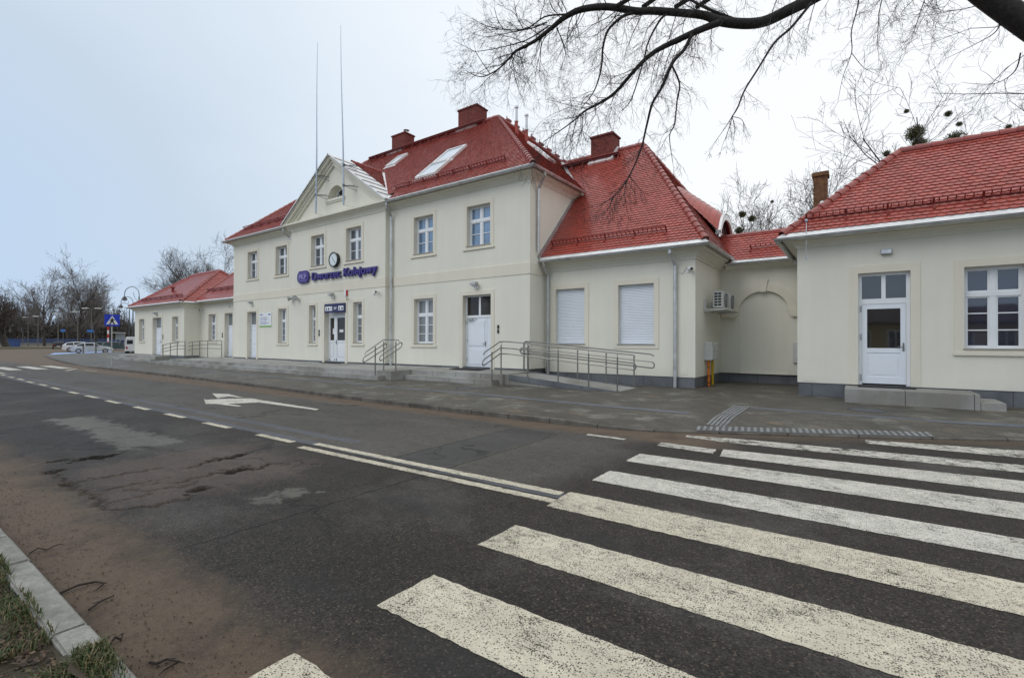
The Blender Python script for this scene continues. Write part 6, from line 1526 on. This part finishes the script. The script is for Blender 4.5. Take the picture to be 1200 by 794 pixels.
def signal(px, Z, H, lab):
    p = at(px, Z); t = thing('traffic_light', lab, 'traffic light', (p.x, p.y, 0)); b = MB(); b.cyl(p.x, p.y, 0, H, .07, 8); b.build('post', MAT['lampgrey'], t); b = MB(); b.box(p.x - .2, p.x + .2, p.y - .2, p.y + .2, H - .2, H + 1.0); o = b.build('signal_head', MAT['black'], t)
    for k in range(3): b = MB(); b.tube([p + Vector((0, 0, H + .15 + .3 * k)) - CF * .28, p + Vector((0, 0, H + .15 + .3 * k)) - CF * .35], .1, 8); b.build('signal_lens', MAT['seam'], o)
signal(110.3, 108, 4.2, 'dark traffic light behind the silver car'); signal(26.6, 120, 4.0, 'dark traffic light right of the leaning tree')
MAT['binblue'] = simple('bin_blue', (.015, .05, .17), .6)
p = at(17, 112); t = thing('container', 'blue container with a lid beside the leaning tree far left', 'container', (p.x, p.y, 0)); b = MB(); b.obox(p + Vector((0, 0, .95)), CR, CF, (0, 0, 1), .8, .6, .9); b.build('container_body', MAT['binblue'], t); b = MB(); b.obox(p + Vector((0, 0, 1.9)), CR, CF, (0, 0, 1), .86, .66, .06); b.build('lid', MAT['navy'], t)
# shelter, fence, house at the far side of the junction
p = at(139, 150); t = thing('bus_shelter', 'small glazed shelter behind the free-standing dark green car', 'shelter', (p.x, p.y, 0)); b = MB(); b.obox(p + Vector((0, 0, 4.2)), CR, CF, (0, 0, 1), 1.5, .9, .12); b.build('roof', MAT['grey'], t)
for s in (-1, 0, 1): b = MB(); q = p + CR * s * 1.3 + CF * .6; b.cyl(q.x, q.y, 0, 4.15, .07, 8); b.build('post', MAT['grey'], t)
b = MB(); b.obox(p + CF * .62 + Vector((0, 0, 3.0)), CR, CF, (0, 0, 1), 1.3, .01, 1.0); b.build('glass_wall', MAT['glass_curtain'], t)
MAT['fence'] = simple('blue_grey_fence', (.055, .085, .19), .7); MAT['wallgrey'] = simple('grey_wall', (.20, .19, .17), .9)
t = thing('fence', 'long low blue fence on a grey base along the far side of the junction', 'fence', tuple(at(60, 165)))
a, c_ = at(-160, 150), at(172, 180); b = MB(); b.bar(a + Vector((0, 0, .45)), c_ + Vector((0, 0, .45)), .3, .9); b.build('base_wall', MAT['wallgrey'], t)
b = MB(); d = c_ - a; n_ = 90
for k in range(n_ + 1): q = a + d * (k / n_); b.box(q.x - .07, q.x + .07, q.y - .07, q.y + .07, .9, 2.5)
for z in (1.05, 1.35, 1.65, 1.95, 2.25): b.bar(a + Vector((0, 0, z)), c_ + Vector((0, 0, z)), .04, .22)
b.build('fence_panel', MAT['fence'], t)
p = at(77, 240); t = thing('house', 'pale house half hidden among the trees behind the black car', 'house', (p.x, p.y, 0)); b = MB()
b.obox(p + Vector((0, 0, 2.4)), CR, CF, (0, 0, 1), 3.6, 4, 2.4); b.poly([p - CR * 3.6 - CF * 4 + Vector((0, 0, 4.8)), p + CR * 3.6 - CF * 4 + Vector((0, 0, 4.8)), p - CF * 4 + Vector((0, 0, 7.4))]); MAT['housewall'] = simple('house_plaster', (.46, .44, .39), .9); b.build('wall', MAT['housewall'], t)
b = MB()
for s in (-1, 1): b.poly([p + CR * s * 3.9 - CF * 4.3 + Vector((0, 0, 4.6)), p - CF * 4.3 + Vector((0, 0, 7.5)), p + CF * 4.3 + Vector((0, 0, 7.5)), p + CR * s * 3.9 + CF * 4.3 + Vector((0, 0, 4.6))])
MAT['houseroof'] = simple('grey_brown_roof', (.10, .075, .065), .85); b.build('roof', MAT['houseroof'], t)
for s in (-1.8, 0, 1.8): b = MB(); b.obox(p + CR * s - CF * 4.02 + Vector((0, 0, 3.0)), CR, CF, (0, 0, 1), .5, .02, .7); b.build('window', MAT['glass_dark'], t)

# ------------------------------------------------------------------ bare trees
n = NT('bark'); c = n.mix(n.ramp(n.noise(9, 5, 0.7, n.scale((1, 1, .25))), 0.35, 0.7), (0.030, 0.025, 0.021), (0.085, 0.072, 0.060)); MAT['bark'] = n.fin(c, 0.9, n.bump(n.noise(25, 4, .7), .6, .02))
n = NT('dark_bark'); c = n.mix(n.ramp(n.noise(14, 5, 0.7), 0.35, 0.7), (0.012, 0.010, 0.009), (0.035, 0.030, 0.027)); MAT['darkbark'] = n.fin(c, 0.9, n.bump(n.noise(30, 4, .7), .8, .02))
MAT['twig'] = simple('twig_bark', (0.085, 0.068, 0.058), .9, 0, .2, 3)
MAT['hazytwig'] = simple('haze_paled_twig', (0.185, 0.17, 0.16), .9, 0, .2, 3)  # lighter than nearer crowns: distance haze painted into the bark colour
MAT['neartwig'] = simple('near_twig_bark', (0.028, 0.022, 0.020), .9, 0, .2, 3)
n = NT('mistletoe_leaf'); g = n.t.nodes.new('ShaderNodeNewGeometry'); MAT['mistletoe'] = n.fin(n.mix(g.outputs['Random Per Island'], (.035, .036, .012), (.12, .115, .04)), .7)
def grow(bl, bt, p, d, L, r, lvl, rng, up, cfg):
    n_ = 5 if lvl == 0 else (4 if lvl < 3 else 3); pts = [p]; rs = [r]; dirs = []
    for i in range(n_):
        d = (d + Vector((rng.gauss(0, 1), rng.gauss(0, 1), rng.gauss(0, 1))) * cfg['wob'] + Vector((0, 0, up))).normalized()
        pts.append(pts[-1] + d * (L / n_)); rs.append(max(cfg['rmin'], r * (1 - cfg['taper'] * (i + 1) / n_))); dirs.append(d.copy())
    tgt = bl if lvl < cfg['trunk'] else bt
    tgt.tube(pts, rs, 8 if lvl == 0 else (5 if lvl < 3 else 3), lvl == 0)
    if lvl >= cfg['max']: return
    k = cfg['n'][lvl]
    for c_ in range(k):
        t = cfg['t0'][lvl] + (1 - cfg['t0'][lvl]) * (c_ + rng.random()) / k
        i = min(n_ - 1, int(t * n_)); f = t * n_ - i; q = pts[i].lerp(pts[i + 1], f); dd = dirs[i]
        o = dd.orthogonal(); o.rotate(Matrix.Rotation(rng.uniform(0, 6.283), 3, dd)); a = R(rng.uniform(*cfg['ang'][lvl]))
        nd = (dd * math.cos(a) + o.normalized() * math.sin(a)).normalized()
        grow(bl, bt, q, nd, L * cfg['len'][lvl] * rng.uniform(.7, 1.15), max(cfg['rmin'], rs[i] * cfg['rad'][lvl]), lvl + 1, rng, cfg['up'][lvl], cfg)
def bare_tree(name, lab, cat, pos, H, seed, mat='bark', tw='twig', r0=.32, spread=1.0, dense=1.0, rmin=.012, group=None, low=.22):
    rng = random.Random(seed); bl, bt = MB(), MB()
    cfg = dict(wob=.075, taper=.6, rmin=rmin, trunk=2, max=4, n=[int(11 * dense), int(8 * dense), int(7 * dense), int(4 * dense)], t0=[low, .2, .15, .1], ang=[(18 * spread, 58 * spread), (22, 58), (22, 58), (20, 60)], len=[.70, .50, .48, .5], rad=[.45, .45, .5, .6], up=[.09, .07, .04, .02])
    grow(bl, bt, Vector((0, 0, -.1)), Vector((rng.uniform(-.06, .06), rng.uniform(-.06, .06), 1)), H * .62, r0, 0, rng, .03, cfg)
    t = thing(name, lab, cat, (pos[0], pos[1], 0), group)
    for o in (bl.build('trunk', MAT[mat]), bt.build('crown', MAT[tw])): o.parent = t
    return t
def place(src, px, Z, lab, s=1.0, rot=0.0, sz=None):
    p = at(px, Z); c_ = copy_tree(src); c_.location = (p.x, p.y, 0); c_.rotation_euler = (0, 0, rot); c_.scale = (s, s, sz or s); c_['label'] = lab; return c_
gA = 'bare trees beyond the junction'; gB = 'bare trees behind the station'
q = at(52, 150); tA = bare_tree('bare_tree', 'tall broad bare tree rising above the black car', 'tree', q, 20.5, 11, tw='hazytwig', r0=.40, spread=1.1, dense=1.15, rmin=.022, group=gA)
q = at(92, 155); tB = bare_tree('bare_tree', 'tall bare tree with a fan of straight branches, highest above the silver car', 'tree', q, 23, 23, tw='hazytwig', r0=.38, spread=.85, dense=1.2, rmin=.022, group=gA)
place(tA, 112, 160, 'bare tree with an upright crown above the blue crossing sign', .95, 2.2, 1.0)
place(tB, 78, 185, 'slim bare tree standing between the two tallest crowns far left', .9, 1.2)
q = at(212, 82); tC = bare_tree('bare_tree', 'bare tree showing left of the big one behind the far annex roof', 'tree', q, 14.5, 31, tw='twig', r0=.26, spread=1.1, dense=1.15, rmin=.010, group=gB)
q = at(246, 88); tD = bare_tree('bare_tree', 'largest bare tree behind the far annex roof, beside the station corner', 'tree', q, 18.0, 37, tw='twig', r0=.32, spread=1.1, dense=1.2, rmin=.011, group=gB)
place(tC, 268, 84, 'bare tree touching the left corner of the two-storey station', 1.12, 2.0); place(tD, 192, 105, 'small bare tree left of the others behind the far annex', .72, 4.0); place(tD, 228, 96, 'bare tree in the middle behind the far annex roof', .88, 1.0)
q = at(884, 62); tE = bare_tree('bare_tree', 'bare tree behind the low link roof with two mistletoe balls', 'tree', q, 20.5, 41, tw='twig', r0=.26, spread=.66, dense=1.05, rmin=.015, group=gB)
place(tE, 940, 66, 'bare tree left of the yellow chimney', 1.12, 3.6); place(tE, 985, 62, 'bare tree right of the yellow chimney', 1.06, 5.0)
q = at(1085, 46); tF = bare_tree('bare_tree', 'large bare tree full of mistletoe above the annex roof', 'tree', q, 26.5, 57, tw='twig', r0=.42, spread=1.1, dense=.8, rmin=.016, group=gB)
place(tF, 1190, 54, 'bare tree at the right edge above the annex roof', .95, 2.5)
# far left: leaning tree on its island and the wood behind
q = at(8, 100)
lt_rng = random.Random(77); bl, bt = MB(), MB(); cfgL = dict(wob=.14, taper=.6, rmin=.025, trunk=2, max=4, n=[9, 9, 8, 5], t0=[.35, .2, .2, .15], ang=[(30, 75), (25, 60), (20, 60), (20, 60)], len=[.85, .55, .5, .5], rad=[.6, .5, .5, .6], up=[.06, .06, .04, .03])
grow(bl, bt, Vector((0, 0, 0)), (Vector((0, 0, 1)) - CR * .35), 7.2, .62, 0, lt_rng, .05, cfgL)
t = thing('bare_tree', 'dark leaning tree with a thick trunk on a grassy island at the left edge', 'tree', (q.x, q.y, .2)); [setattr(o, 'parent', t) for o in (bl.build('trunk', MAT['bark']), bt.build('crown', MAT['twig']))]
n = NT('island_grass'); MAT['islandgrass'] = n.fin(n.mix(n.noise(.8, 5), (.045, .052, .02), (.10, .085, .045)), .95)
b = MB(); N_ = 28; ctr = b.vert((q.x, q.y, .45)); ringp = [b.vert((q.x + 7 * math.cos(2 * math.pi * k / N_), q.y + 11 * math.sin(2 * math.pi * k / N_), .16)) for k in range(N_)]; ring2 = [b.vert((q.x + 7.1 * math.cos(2 * math.pi * k / N_), q.y + 11.1 * math.sin(2 * math.pi * k / N_), -.02)) for k in range(N_)]
for k in range(N_): b.face((ctr, ringp[k], ringp[(k + 1) % N_])); b.face((ringp[k], ring2[k], ring2[(k + 1) % N_], ringp[(k + 1) % N_]))
struct(fix(b.build('traffic_island', MAT['islandgrass'])))
# a far-off wood: a long belt of stems and twigs that reads as one mass
rng = random.Random(99); b = MB()
for _ in range(6500):
    px = rng.uniform(-190, 330); Z = rng.uniform(200, 300); p = at(px, Z); H = rng.uniform(7, 17) * (1.0 + .25 * math.sin(px * .07) + .15 * math.sin(px * .19)); lean = Vector((rng.uniform(-.15, .15), rng.uniform(-.15, .15), 1))
    b.tube([p, p + lean * H * .5, p + lean * H + Vector((rng.uniform(-1, 1), rng.uniform(-1, 1), 0))], [.16, .12, .05], 3, False)
    for _k in range(7):
        s0 = p + lean * H * rng.uniform(.15, .95); b.tube([s0, s0 + Vector((rng.uniform(-2.2, 2.2), rng.uniform(-2.2, 2.2), rng.uniform(.5, 2.4)))], [.06, .03], 3, False)
n = NT('haze_paled_wood'); MAT['wood'] = n.fin(n.mix(n.noise(.05, 4), (.062, .055, .050), (.118, .106, .096)), .95)  # stems kept pale, the colour standing in for haze over the wood
struct(b.build('woodland', MAT['wood']), 'stuff')
b = MB()
for _ in range(14000):
    px = rng.uniform(-190, 330); Z = rng.uniform(196, 214); p = at(px, Z); z = abs(rng.gauss(0, 3.0)) * (1.25 + .4 * math.sin(px * .11)); s = rng.uniform(.25, .6)
    d = Vector((rng.gauss(0, 1), rng.gauss(0, 1), rng.gauss(0, 1))).normalized() * s; e_ = d.orthogonal().normalized() * s * .8; c_ = p + Vector((0, 0, z)); b.poly([c_ - d, c_ - e_, c_ + d, c_ + e_])
n = NT('far_hedge'); g = n.t.nodes.new('ShaderNodeNewGeometry'); MAT['hedge'] = n.fin(n.mix(g.outputs['Random Per Island'], (.030, .030, .022), (.080, .068, .048)), .95)
struct(b.build('undergrowth', MAT['hedge']), 'stuff')
# mistletoe balls hanging in the bare crowns
def mist(px, py, Z, rpx, lab):
    p = at(px, Z); p.z = 1.6 + (401.1 - .0054 * (px - 600) * 0 - py) / 569.54 * Z; r = rpx * 1.1 / 569.54 * Z; b = MB(); rg = random.Random(int(px * 7 + py))
    for _ in range(1300):
        u_ = Vector((rg.gauss(0, 1), rg.gauss(0, 1), rg.gauss(0, 1))).normalized(); rad = r * rg.random() ** .45 * rg.uniform(.70, 1.22); q = u_ * rad; q.z *= .88
        d = (u_ + Vector((rg.gauss(0, .6), rg.gauss(0, .6), rg.gauss(0, .6)))).normalized() * r * .16; e_ = d.orthogonal().normalized() * r * .06
        b.poly([q - d, q - e_, q + d, q + e_])
    o = b.build('mistletoe', MAT['mistletoe']); o.location = p; tag(o, lab, 'mistletoe', 'mistletoe balls in the bare trees')
for a in ((1073.7, 153.8, 46, 9, 'large round mistletoe ball, upper of the touching pair above the annex ridge'), (1078.4, 167, 46, 8, 'large mistletoe ball just above the annex ridge, lower of the touching pair'), (1121, 161, 46, 9, 'mistletoe ball resting on the annex ridge line right of the pair'), (1040, 178, 46, 3.6, 'small mistletoe ball just above the hip end of the annex ridge'),
          (1015, 205, 55, 6, 'mistletoe ball beside the sloping hip tiles right of the yellow chimney'), (1063, 128, 46, 2.6, 'tiny mistletoe ball above the touching pair'), (1112, 131, 46, 3.6, 'small mistletoe ball high in the large tree right of the pair'), (1183, 146, 50, 3, 'small mistletoe ball near the right edge of the picture'), (1125, 143, 46, 3, 'small mistletoe tuft between two bigger balls above the annex ridge'),
          (869.8, 250, 62, 3.9, 'left of two mistletoe balls side by side above the link roof'), (881, 255, 62, 3.9, 'right of two mistletoe balls side by side above the link roof'), (866, 269, 62, 4, 'mistletoe ball half sunk behind the link roof tiles'), (905, 235, 62, 1.8, 'tiny mistletoe ball high left of the yellow chimney')): mist(*a)

# ------------------------------------------------------------------ the big tree on the right pavement, its boughs over the road
TP = Vector((8.2, -1.7, WALK))
bt_ = thing('overhanging_tree', 'big dark bare tree off to the right whose boughs arch over the road', 'tree', tuple(TP))
limb, twig = MB(), MB(); rg = random.Random(2024)
def P3(px, py, Z):
    X = (px - 600) / 569.54; Yv = -(py - 397) / 569.54
    F = CF * math.cos(.0071) + Vector((0, 0, math.sin(.0071))); U = Vector((0, 0, math.cos(.0071))) - CF * math.sin(.0071)
    return C0 + Vector((0, 0, 1.6)) + (F + CR * X + U * Yv) * Z
def smooth_path(P, Rr, k=5):
    out_, ro = [], []
    for i in range(len(P) - 1):
        p0, p1, p2, p3 = P[max(i - 1, 0)], P[i], P[i + 1], P[min(i + 2, len(P) - 1)]
        for j in range(k):
            t = j / k; out_.append(.5 * ((2 * p1) + (p2 - p0) * t + (2 * p0 - 5 * p1 + 4 * p2 - p3) * t * t + (3 * p1 - p0 - 3 * p2 + p3) * t ** 3)); ro.append(Rr[i] + (Rr[i + 1] - Rr[i]) * t)
    return out_ + [P[-1]], ro + [Rr[-1]]
def sprout(p, d, L, r, lvl, droop):
    n_ = 4; pts = [p]; rs = [r]; ds = []
    for i in range(n_):
        d = (d + Vector((rg.gauss(0, .24), rg.gauss(0, .24), rg.gauss(0, .24))) + Vector((0, 0, -droop))).normalized(); pts.append(pts[-1] + d * L / n_); rs.append(max(.0016, r * (1 - .65 * (i + 1) / n_))); ds.append(d.copy())
    twig.tube(pts, rs, 4 if r > .008 else 3, False)
    if lvl == 0: return
    for c_ in range(rg.choice((3, 4, 5)) if lvl > 1 else rg.choice((2, 3, 4))):
        i = rg.randrange(1, n_); o = ds[i].orthogonal(); o.rotate(Matrix.Rotation(rg.uniform(0, 6.28), 3, ds[i])); a = R(rg.uniform(25, 60)); sprout(pts[i].lerp(pts[i + 1], rg.random()), (ds[i] * math.cos(a) + o.normalized() * math.sin(a)).normalized(), L * rg.uniform(.4, .7), rs[i] * .62, lvl - 1, droop * .9)
def bough(pts, sprouts=0, slen=.8, srad=.009, lv=3, droop=.10, tip=True, s0=.05):
    """pts: (px, py, depth, radius in photo pixels)"""
    P = [P3(a, b_, z) for a, b_, z, r in pts]; Rr = [r * z / 569.54 for a, b_, z, r in pts]
    for i in range(1, len(P) - 1): P[i] += Vector((rg.gauss(0, 1), rg.gauss(0, 1), rg.gauss(0, 1))) * .01
    q, rr = smooth_path(P, Rr); (limb if max(Rr) > .012 else twig).tube(q, rr, 9 if max(Rr) > .03 else 6)
    for _ in range(sprouts):
        t = s0 + (1 - s0) * rg.random(); i = min(len(q) - 2, int(t * (len(q) - 1))); d0 = (q[i + 1] - q[i]).normalized(); o = d0.orthogonal(); o.rotate(Matrix.Rotation(rg.uniform(0, 6.28), 3, d0)); a = R(rg.uniform(30, 75))
        sprout(q[i], (d0 * math.cos(a) + o.normalized() * math.sin(a) + Vector((0, 0, -.15))).normalized(), slen * rg.uniform(.45, 1.2), min(rr[i] * .7, srad), lv, droop)
    if tip: sprout(q[-1], (q[-1] - q[-3]).normalized(), slen * .6, max(.003, rr[-1] * .8), 2, droop)
# trunk and the out-of-frame forks
limb.tube(smooth_path([TP + Vector((0, 0, -.2)), TP + Vector((0, 0, .4)), TP + Vector((-.1, 0, 2.2)), TP + Vector((-.35, -.2, 4.2)), TP + Vector((-.7, -.4, 5.4))], [.75, .55, .46, .42, .34])[0], smooth_path([TP] * 5, [.75, .55, .46, .42, .34])[1], 14)
q = TP + Vector((-.5, -.3, 4.8)); limb.tube([q, q + Vector((.5, .8, 1.6)), q + Vector((1.2, 1.2, 3.6)), q + Vector((1.6, 1.2, 6))], [.3, .26, .2, .1], 10)
fork = TP + Vector((-.6, -.35, 5.0)); A = [fork, P3(1300, 92, 7.9), P3(1222, 40, 7.9), P3(1160, -3, 8.0), P3(1115, -36, 8.1), P3(1060, -42, 8.2), P3(1000, -30, 8.3), P3(950, -2, 8.4)]; Ra = [.33, .25, .185, .175, .18, .15, .12, .095]
qa, ra = smooth_path(A, Ra); limb.tube(qa, ra, 12)
for i in range(6, len(qa)):
    for _ in range(1 if i % 3 == 0 else 0):
        d = Vector((-.6 + rg.gauss(0, .5), rg.gauss(-.2, .5), rg.gauss(-.35, .4))).normalized(); sprout(qa[i] + Vector((rg.gauss(0, .05), rg.gauss(0, .05), 0)), d, rg.uniform(.6, 1.5), .008, 3, .07)
# twigs reaching in from the right-hand crown
for px, py in ((1235, 110), (1250, 160)):
    p = P3(px, py, rg.uniform(7.5, 9.5)); sprout(p, (-CR + Vector((0, 0, rg.uniform(-.3, .3)))).normalized(), rg.uniform(1.3, 2.2), .010, 3, .03)
bough([(950, -2, 8.4, 6.6), (926, 10, 8.4, 6.4), (896.6, 23, 8.5, 6), (873.7, 28, 8.5, 5.8), (844, 24, 8.5, 5.4), (824.5, 18, 8.6, 4.6), (798, 14.7, 8.7, 4.2), (765.5, 12.5, 8.8, 4.2), (744, 13, 8.9, 4), (711.5, 8, 9, 3.9), (681, 11.3, 9.2, 3.6), (661, 19, 9.3, 3.1), (643.4, 34, 9.4, 2.5), (625.8, 49, 9.5, 2), (605.6, 60.5, 9.6, 1.5), (595.5, 69, 9.7, 1.1), (580, 84.4, 9.8, .8), (563, 89.5, 9.9, .55), (545, 83, 10, .3)], 55, .95, .009, 3, .09, True, .25)
bough([(844, 25, 8.5, 4.2), (824.5, 33, 8.5, 3.9), (798, 44, 8.6, 3.5), (765.5, 60.6, 8.7, 2.7), (746, 78.6, 8.8, 2.2), (720, 108, 9, 1.8), (700, 121, 9.1, 1.5), (686, 128.5, 9.2, 1.2), (671, 141, 9.2, .8), (652, 154, 9.3, .55), (636, 166, 9.4, .3)], 42, .8, .008, 3, .12)
bough([(809.8, 40, 8.5, 2.2), (800, 58, 8.5, 2.0), (786.8, 72, 8.5, 1.9), (775, 101.6, 8.6, 1.6), (764, 121, 8.6, 1.5), (757, 147, 8.7, 1.2), (749, 177, 8.7, 1.0), (734.4, 209.7, 8.8, .8), (719.7, 229, 8.8, .5), (700, 242, 8.9, .25)], 26, .55, .006, 2, .14)
bough([(786.8, 77, 8.5, 1.2), (795, 96.7, 8.4, 1.1), (792, 118, 8.4, .9), (790, 144, 8.4, .8), (785.8, 160.5, 8.4, .6), (787.8, 190, 8.4, .3)], 12, .5, .005, 2, .14)
bough([(734, 210, 8.8, .55), (731, 226, 8.8, .45), (735, 249, 8.8, .25)], 7, .35, .004, 2, .14); bough([(736, 205, 8.8, .5), (748, 220, 8.7, .35), (754, 226, 8.7, .2)], 5, .25, .003, 1, .14)
bough([(950, 2, 8.2, 1.6), (926, 33, 8.2, 1.4), (906.4, 49, 8.2, 1.3), (886.8, 82, 8.2, 1.1), (872, 105, 8.2, 1), (865.5, 126, 8.2, .9), (857, 136, 8.2, .7)], 8, .45, .005, 2, .12, False)
for e_ in ((834, 170), (845, 172), (858, 168), (873.6, 150), (850, 160)): bough([(857, 136, 8.2, .5), ((857 + e_[0]) / 2 + 2, (136 + e_[1]) / 2 - 3, 8.2, .35), (e_[0], e_[1], 8.2, .18)], 4, .28, .003, 1, .08)
bough([(744, 14, 8.9, 2), (729, 20, 8.9, 1.8), (711.5, 35, 9, 1.5), (706.4, 55.4, 9, 1.2), (702.6, 80.6, 9.1, 1), (695, 106, 9.1, .7), (681, 126, 9.2, .3)], 20, .6, .006, 2, .13)
bough([(785, 14, 8.8, 1.6), (772, 22, 8.7, 1.3), (759, 48, 8.6, 1.0), (752, 73, 8.6, .9), (739, 116, 8.6, .6), (726.6, 130, 8.7, .3)], 16, .5, .005, 2, .12)
bough([(651, 33, 9.4, .7), (657, 47, 9.4, .5), (662, 63, 9.4, .3), (655, 84, 9.4, .2)], 5, .4, .004, 2, .12)
bough([(661, 17, 9.3, 1.1), (638, 20, 9.4, .9), (613, 35, 9.6, .7), (575, 33, 9.8, .45), (552, 22, 9.9, .25)], 16, .6, .005, 2, .05)
bough([(641, 31, 9.4, .9), (615.7, 46.6, 9.6, .7), (588, 55, 9.8, .5), (560, 61, 10, .35), (543, 60, 10, .2)], 14, .5, .005, 2, .05)
bough([(640, 26, 9.4, .9), (622, 34, 9.5, .7), (600, 38, 9.7, .5), (570, 44, 9.9, .3)], 10, .5, .005, 2, .04)
for a, c_ in (((658, 14), (653, -5)), ((612, 34), (601, 0)), ((681, 10), (690, -6)), ((711, 7), (705, -12)), ((590, 36), (578, 10)), ((632, 22), (640, 0))): bough([(a[0], a[1], 9.4, .6), ((a[0] + c_[0]) / 2 - 2, (a[1] + c_[1]) / 2, 9.4, .4), (c_[0], c_[1], 9.5, .2)], 6, .5, .004, 2, -.02)
for x0 in (720, 752, 790, 815): bough([(x0, 8, 8.9, 2.6), (x0 + 25, -8, 8.9, 2.5), (x0 + 60, -28, 8.8, 1.6), (x0 + 100, -62, 8.7, .8), (x0 + 120, -95, 8.7, .3)], 14, .7, .006, 2, .08, True)
bough([(873, 27, 8.5, 2.2), (850, 19, 8.6, 1.9), (820, 5, 8.7, 1.6), (800, -8, 8.8, 1.2), (770, -30, 8.9, .6), (745, -60, 9, .25)], 14, .6, .006, 2, .1)
bough([(1005, -20, 8.1, .8), (1004, 4, 8.1, .75), (997, 34.7, 8.1, .6), (997, 61, 8.1, .5), (986.7, 88, 8.1, .3), (980.8, 119, 8.1, .15)], 9, .4, .004, 2, .12); bough([(997, 61, 8.1, .4), (1010.7, 77, 8.1, .3), (1025, 85, 8.1, .15)], 4, .25, .003, 1, .1)
bough([(1100, -25, 8.1, 2.2), (1070, -6, 8.0, 2.4), (1045, -14, 8.1, 1.6), (1010, -26, 8.2, 1)], 16, .9, .007, 3, .09, True)
for px in (912, 935, 958, 1035, 1085): bough([(px, -10, 8.2, .6), (px - 8, 16, 8.2, .45), (px - 14 + rg.uniform(-8, 8), 46 + rg.uniform(-12, 14), 8.2, .25)], 5, .5, .004, 2, .10)
for px, py in ((1172, 14), (1195, 60)): bough([(px, py, 8.0, .8), (px - 6, py + 20, 8.1, .6), (px - 30, py + 36, 8.2, .4), (px - 72 + rg.uniform(-10, 10), py + 42 + rg.uniform(-14, 20), 8.3, .2)], 6, .6, .005, 2, .06)
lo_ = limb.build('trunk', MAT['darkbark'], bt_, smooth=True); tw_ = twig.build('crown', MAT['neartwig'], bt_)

# houses and a hedge across the street, behind the camera: mirrored in the window panes
MAT['ochre'] = simple('ochre_plaster', (.42, .34, .17), .9)
for x0, x1, y, h, lab in ((-4, 14, -44, 3.7, 'ochre house across the street behind the viewer'), (-34, -16, -46, 3.9, 'long ochre house across the street to the left behind the viewer')):
    t = thing('house', lab, 'house', ((x0 + x1) / 2, y, 0)); b = MB(); b.box(x0, x1, y - 9, y, -.1, h); b.build('wall', MAT['ochre'], t)
    b = MB(); b.poly([(x0 - .4, y + .4, h - .1), (x1 + .4, y + .4, h - .1), (x1 - 2, y - 4.5, h + 1.7), (x0 + 2, y - 4.5, h + 1.7)]); b.poly([(x0 - .4, y - 9.4, h - .1), (x1 + .4, y - 9.4, h - .1), (x1 - 2, y - 4.5, h + 1.7), (x0 + 2, y - 4.5, h + 1.7)]); b.poly([(x0 - .4, y + .4, h - .1), (x0 - .4, y - 9.4, h - .1), (x0 + 2, y - 4.5, h + 1.7)]); b.poly([(x1 + .4, y + .4, h - .1), (x1 + .4, y - 9.4, h - .1), (x1 - 2, y - 4.5, h + 1.7)]); b.build('roof', MAT['houseroof'], t)
    x = x0 + 1.2
    while x < x1 - 1.5:
        for z in (1.2,):
            w_ = MB(); w_.box(x, x + 1.1, y, y + .03, z, z + 1.6); f_ = w_.build('window', MAT['glass_dark'], t); w_ = MB(); w_.box(x - .08, x, y, y + .05, z - .08, z + 1.68); w_.box(x + 1.1, x + 1.18, y, y + .05, z - .08, z + 1.68); w_.box(x, x + 1.1, y + .031, y + .05, z - .08, z); w_.box(x, x + 1.1, y + .031, y + .05, z + 1.6, z + 1.68); w_.box(x + .51, x + .59, y + .031, y + .05, z, z + 1.6); w_.build('window_frame', MAT['white'], f_)
        x += 2.6
place(tA, 0, 1, 'bare tree across the street behind the viewer, left of the ochre house', .5, .4); bpy.context.view_layer.update()
for o in COL.objects:
    if o.get('label') == 'bare tree across the street behind the viewer, left of the ochre house': o.location = (-10, -40, 0)
for i, (x, s_) in enumerate(((18, .45), (-40, .55))): c_ = copy_tree(tA); c_.location = (x, -38, 0); c_.scale = (s_, s_, s_); c_.rotation_euler = (0, 0, i + 1.0); c_['label'] = ('bare tree across the street behind the viewer, far to the right', 'bare tree across the street behind the viewer, far to the left')[i]
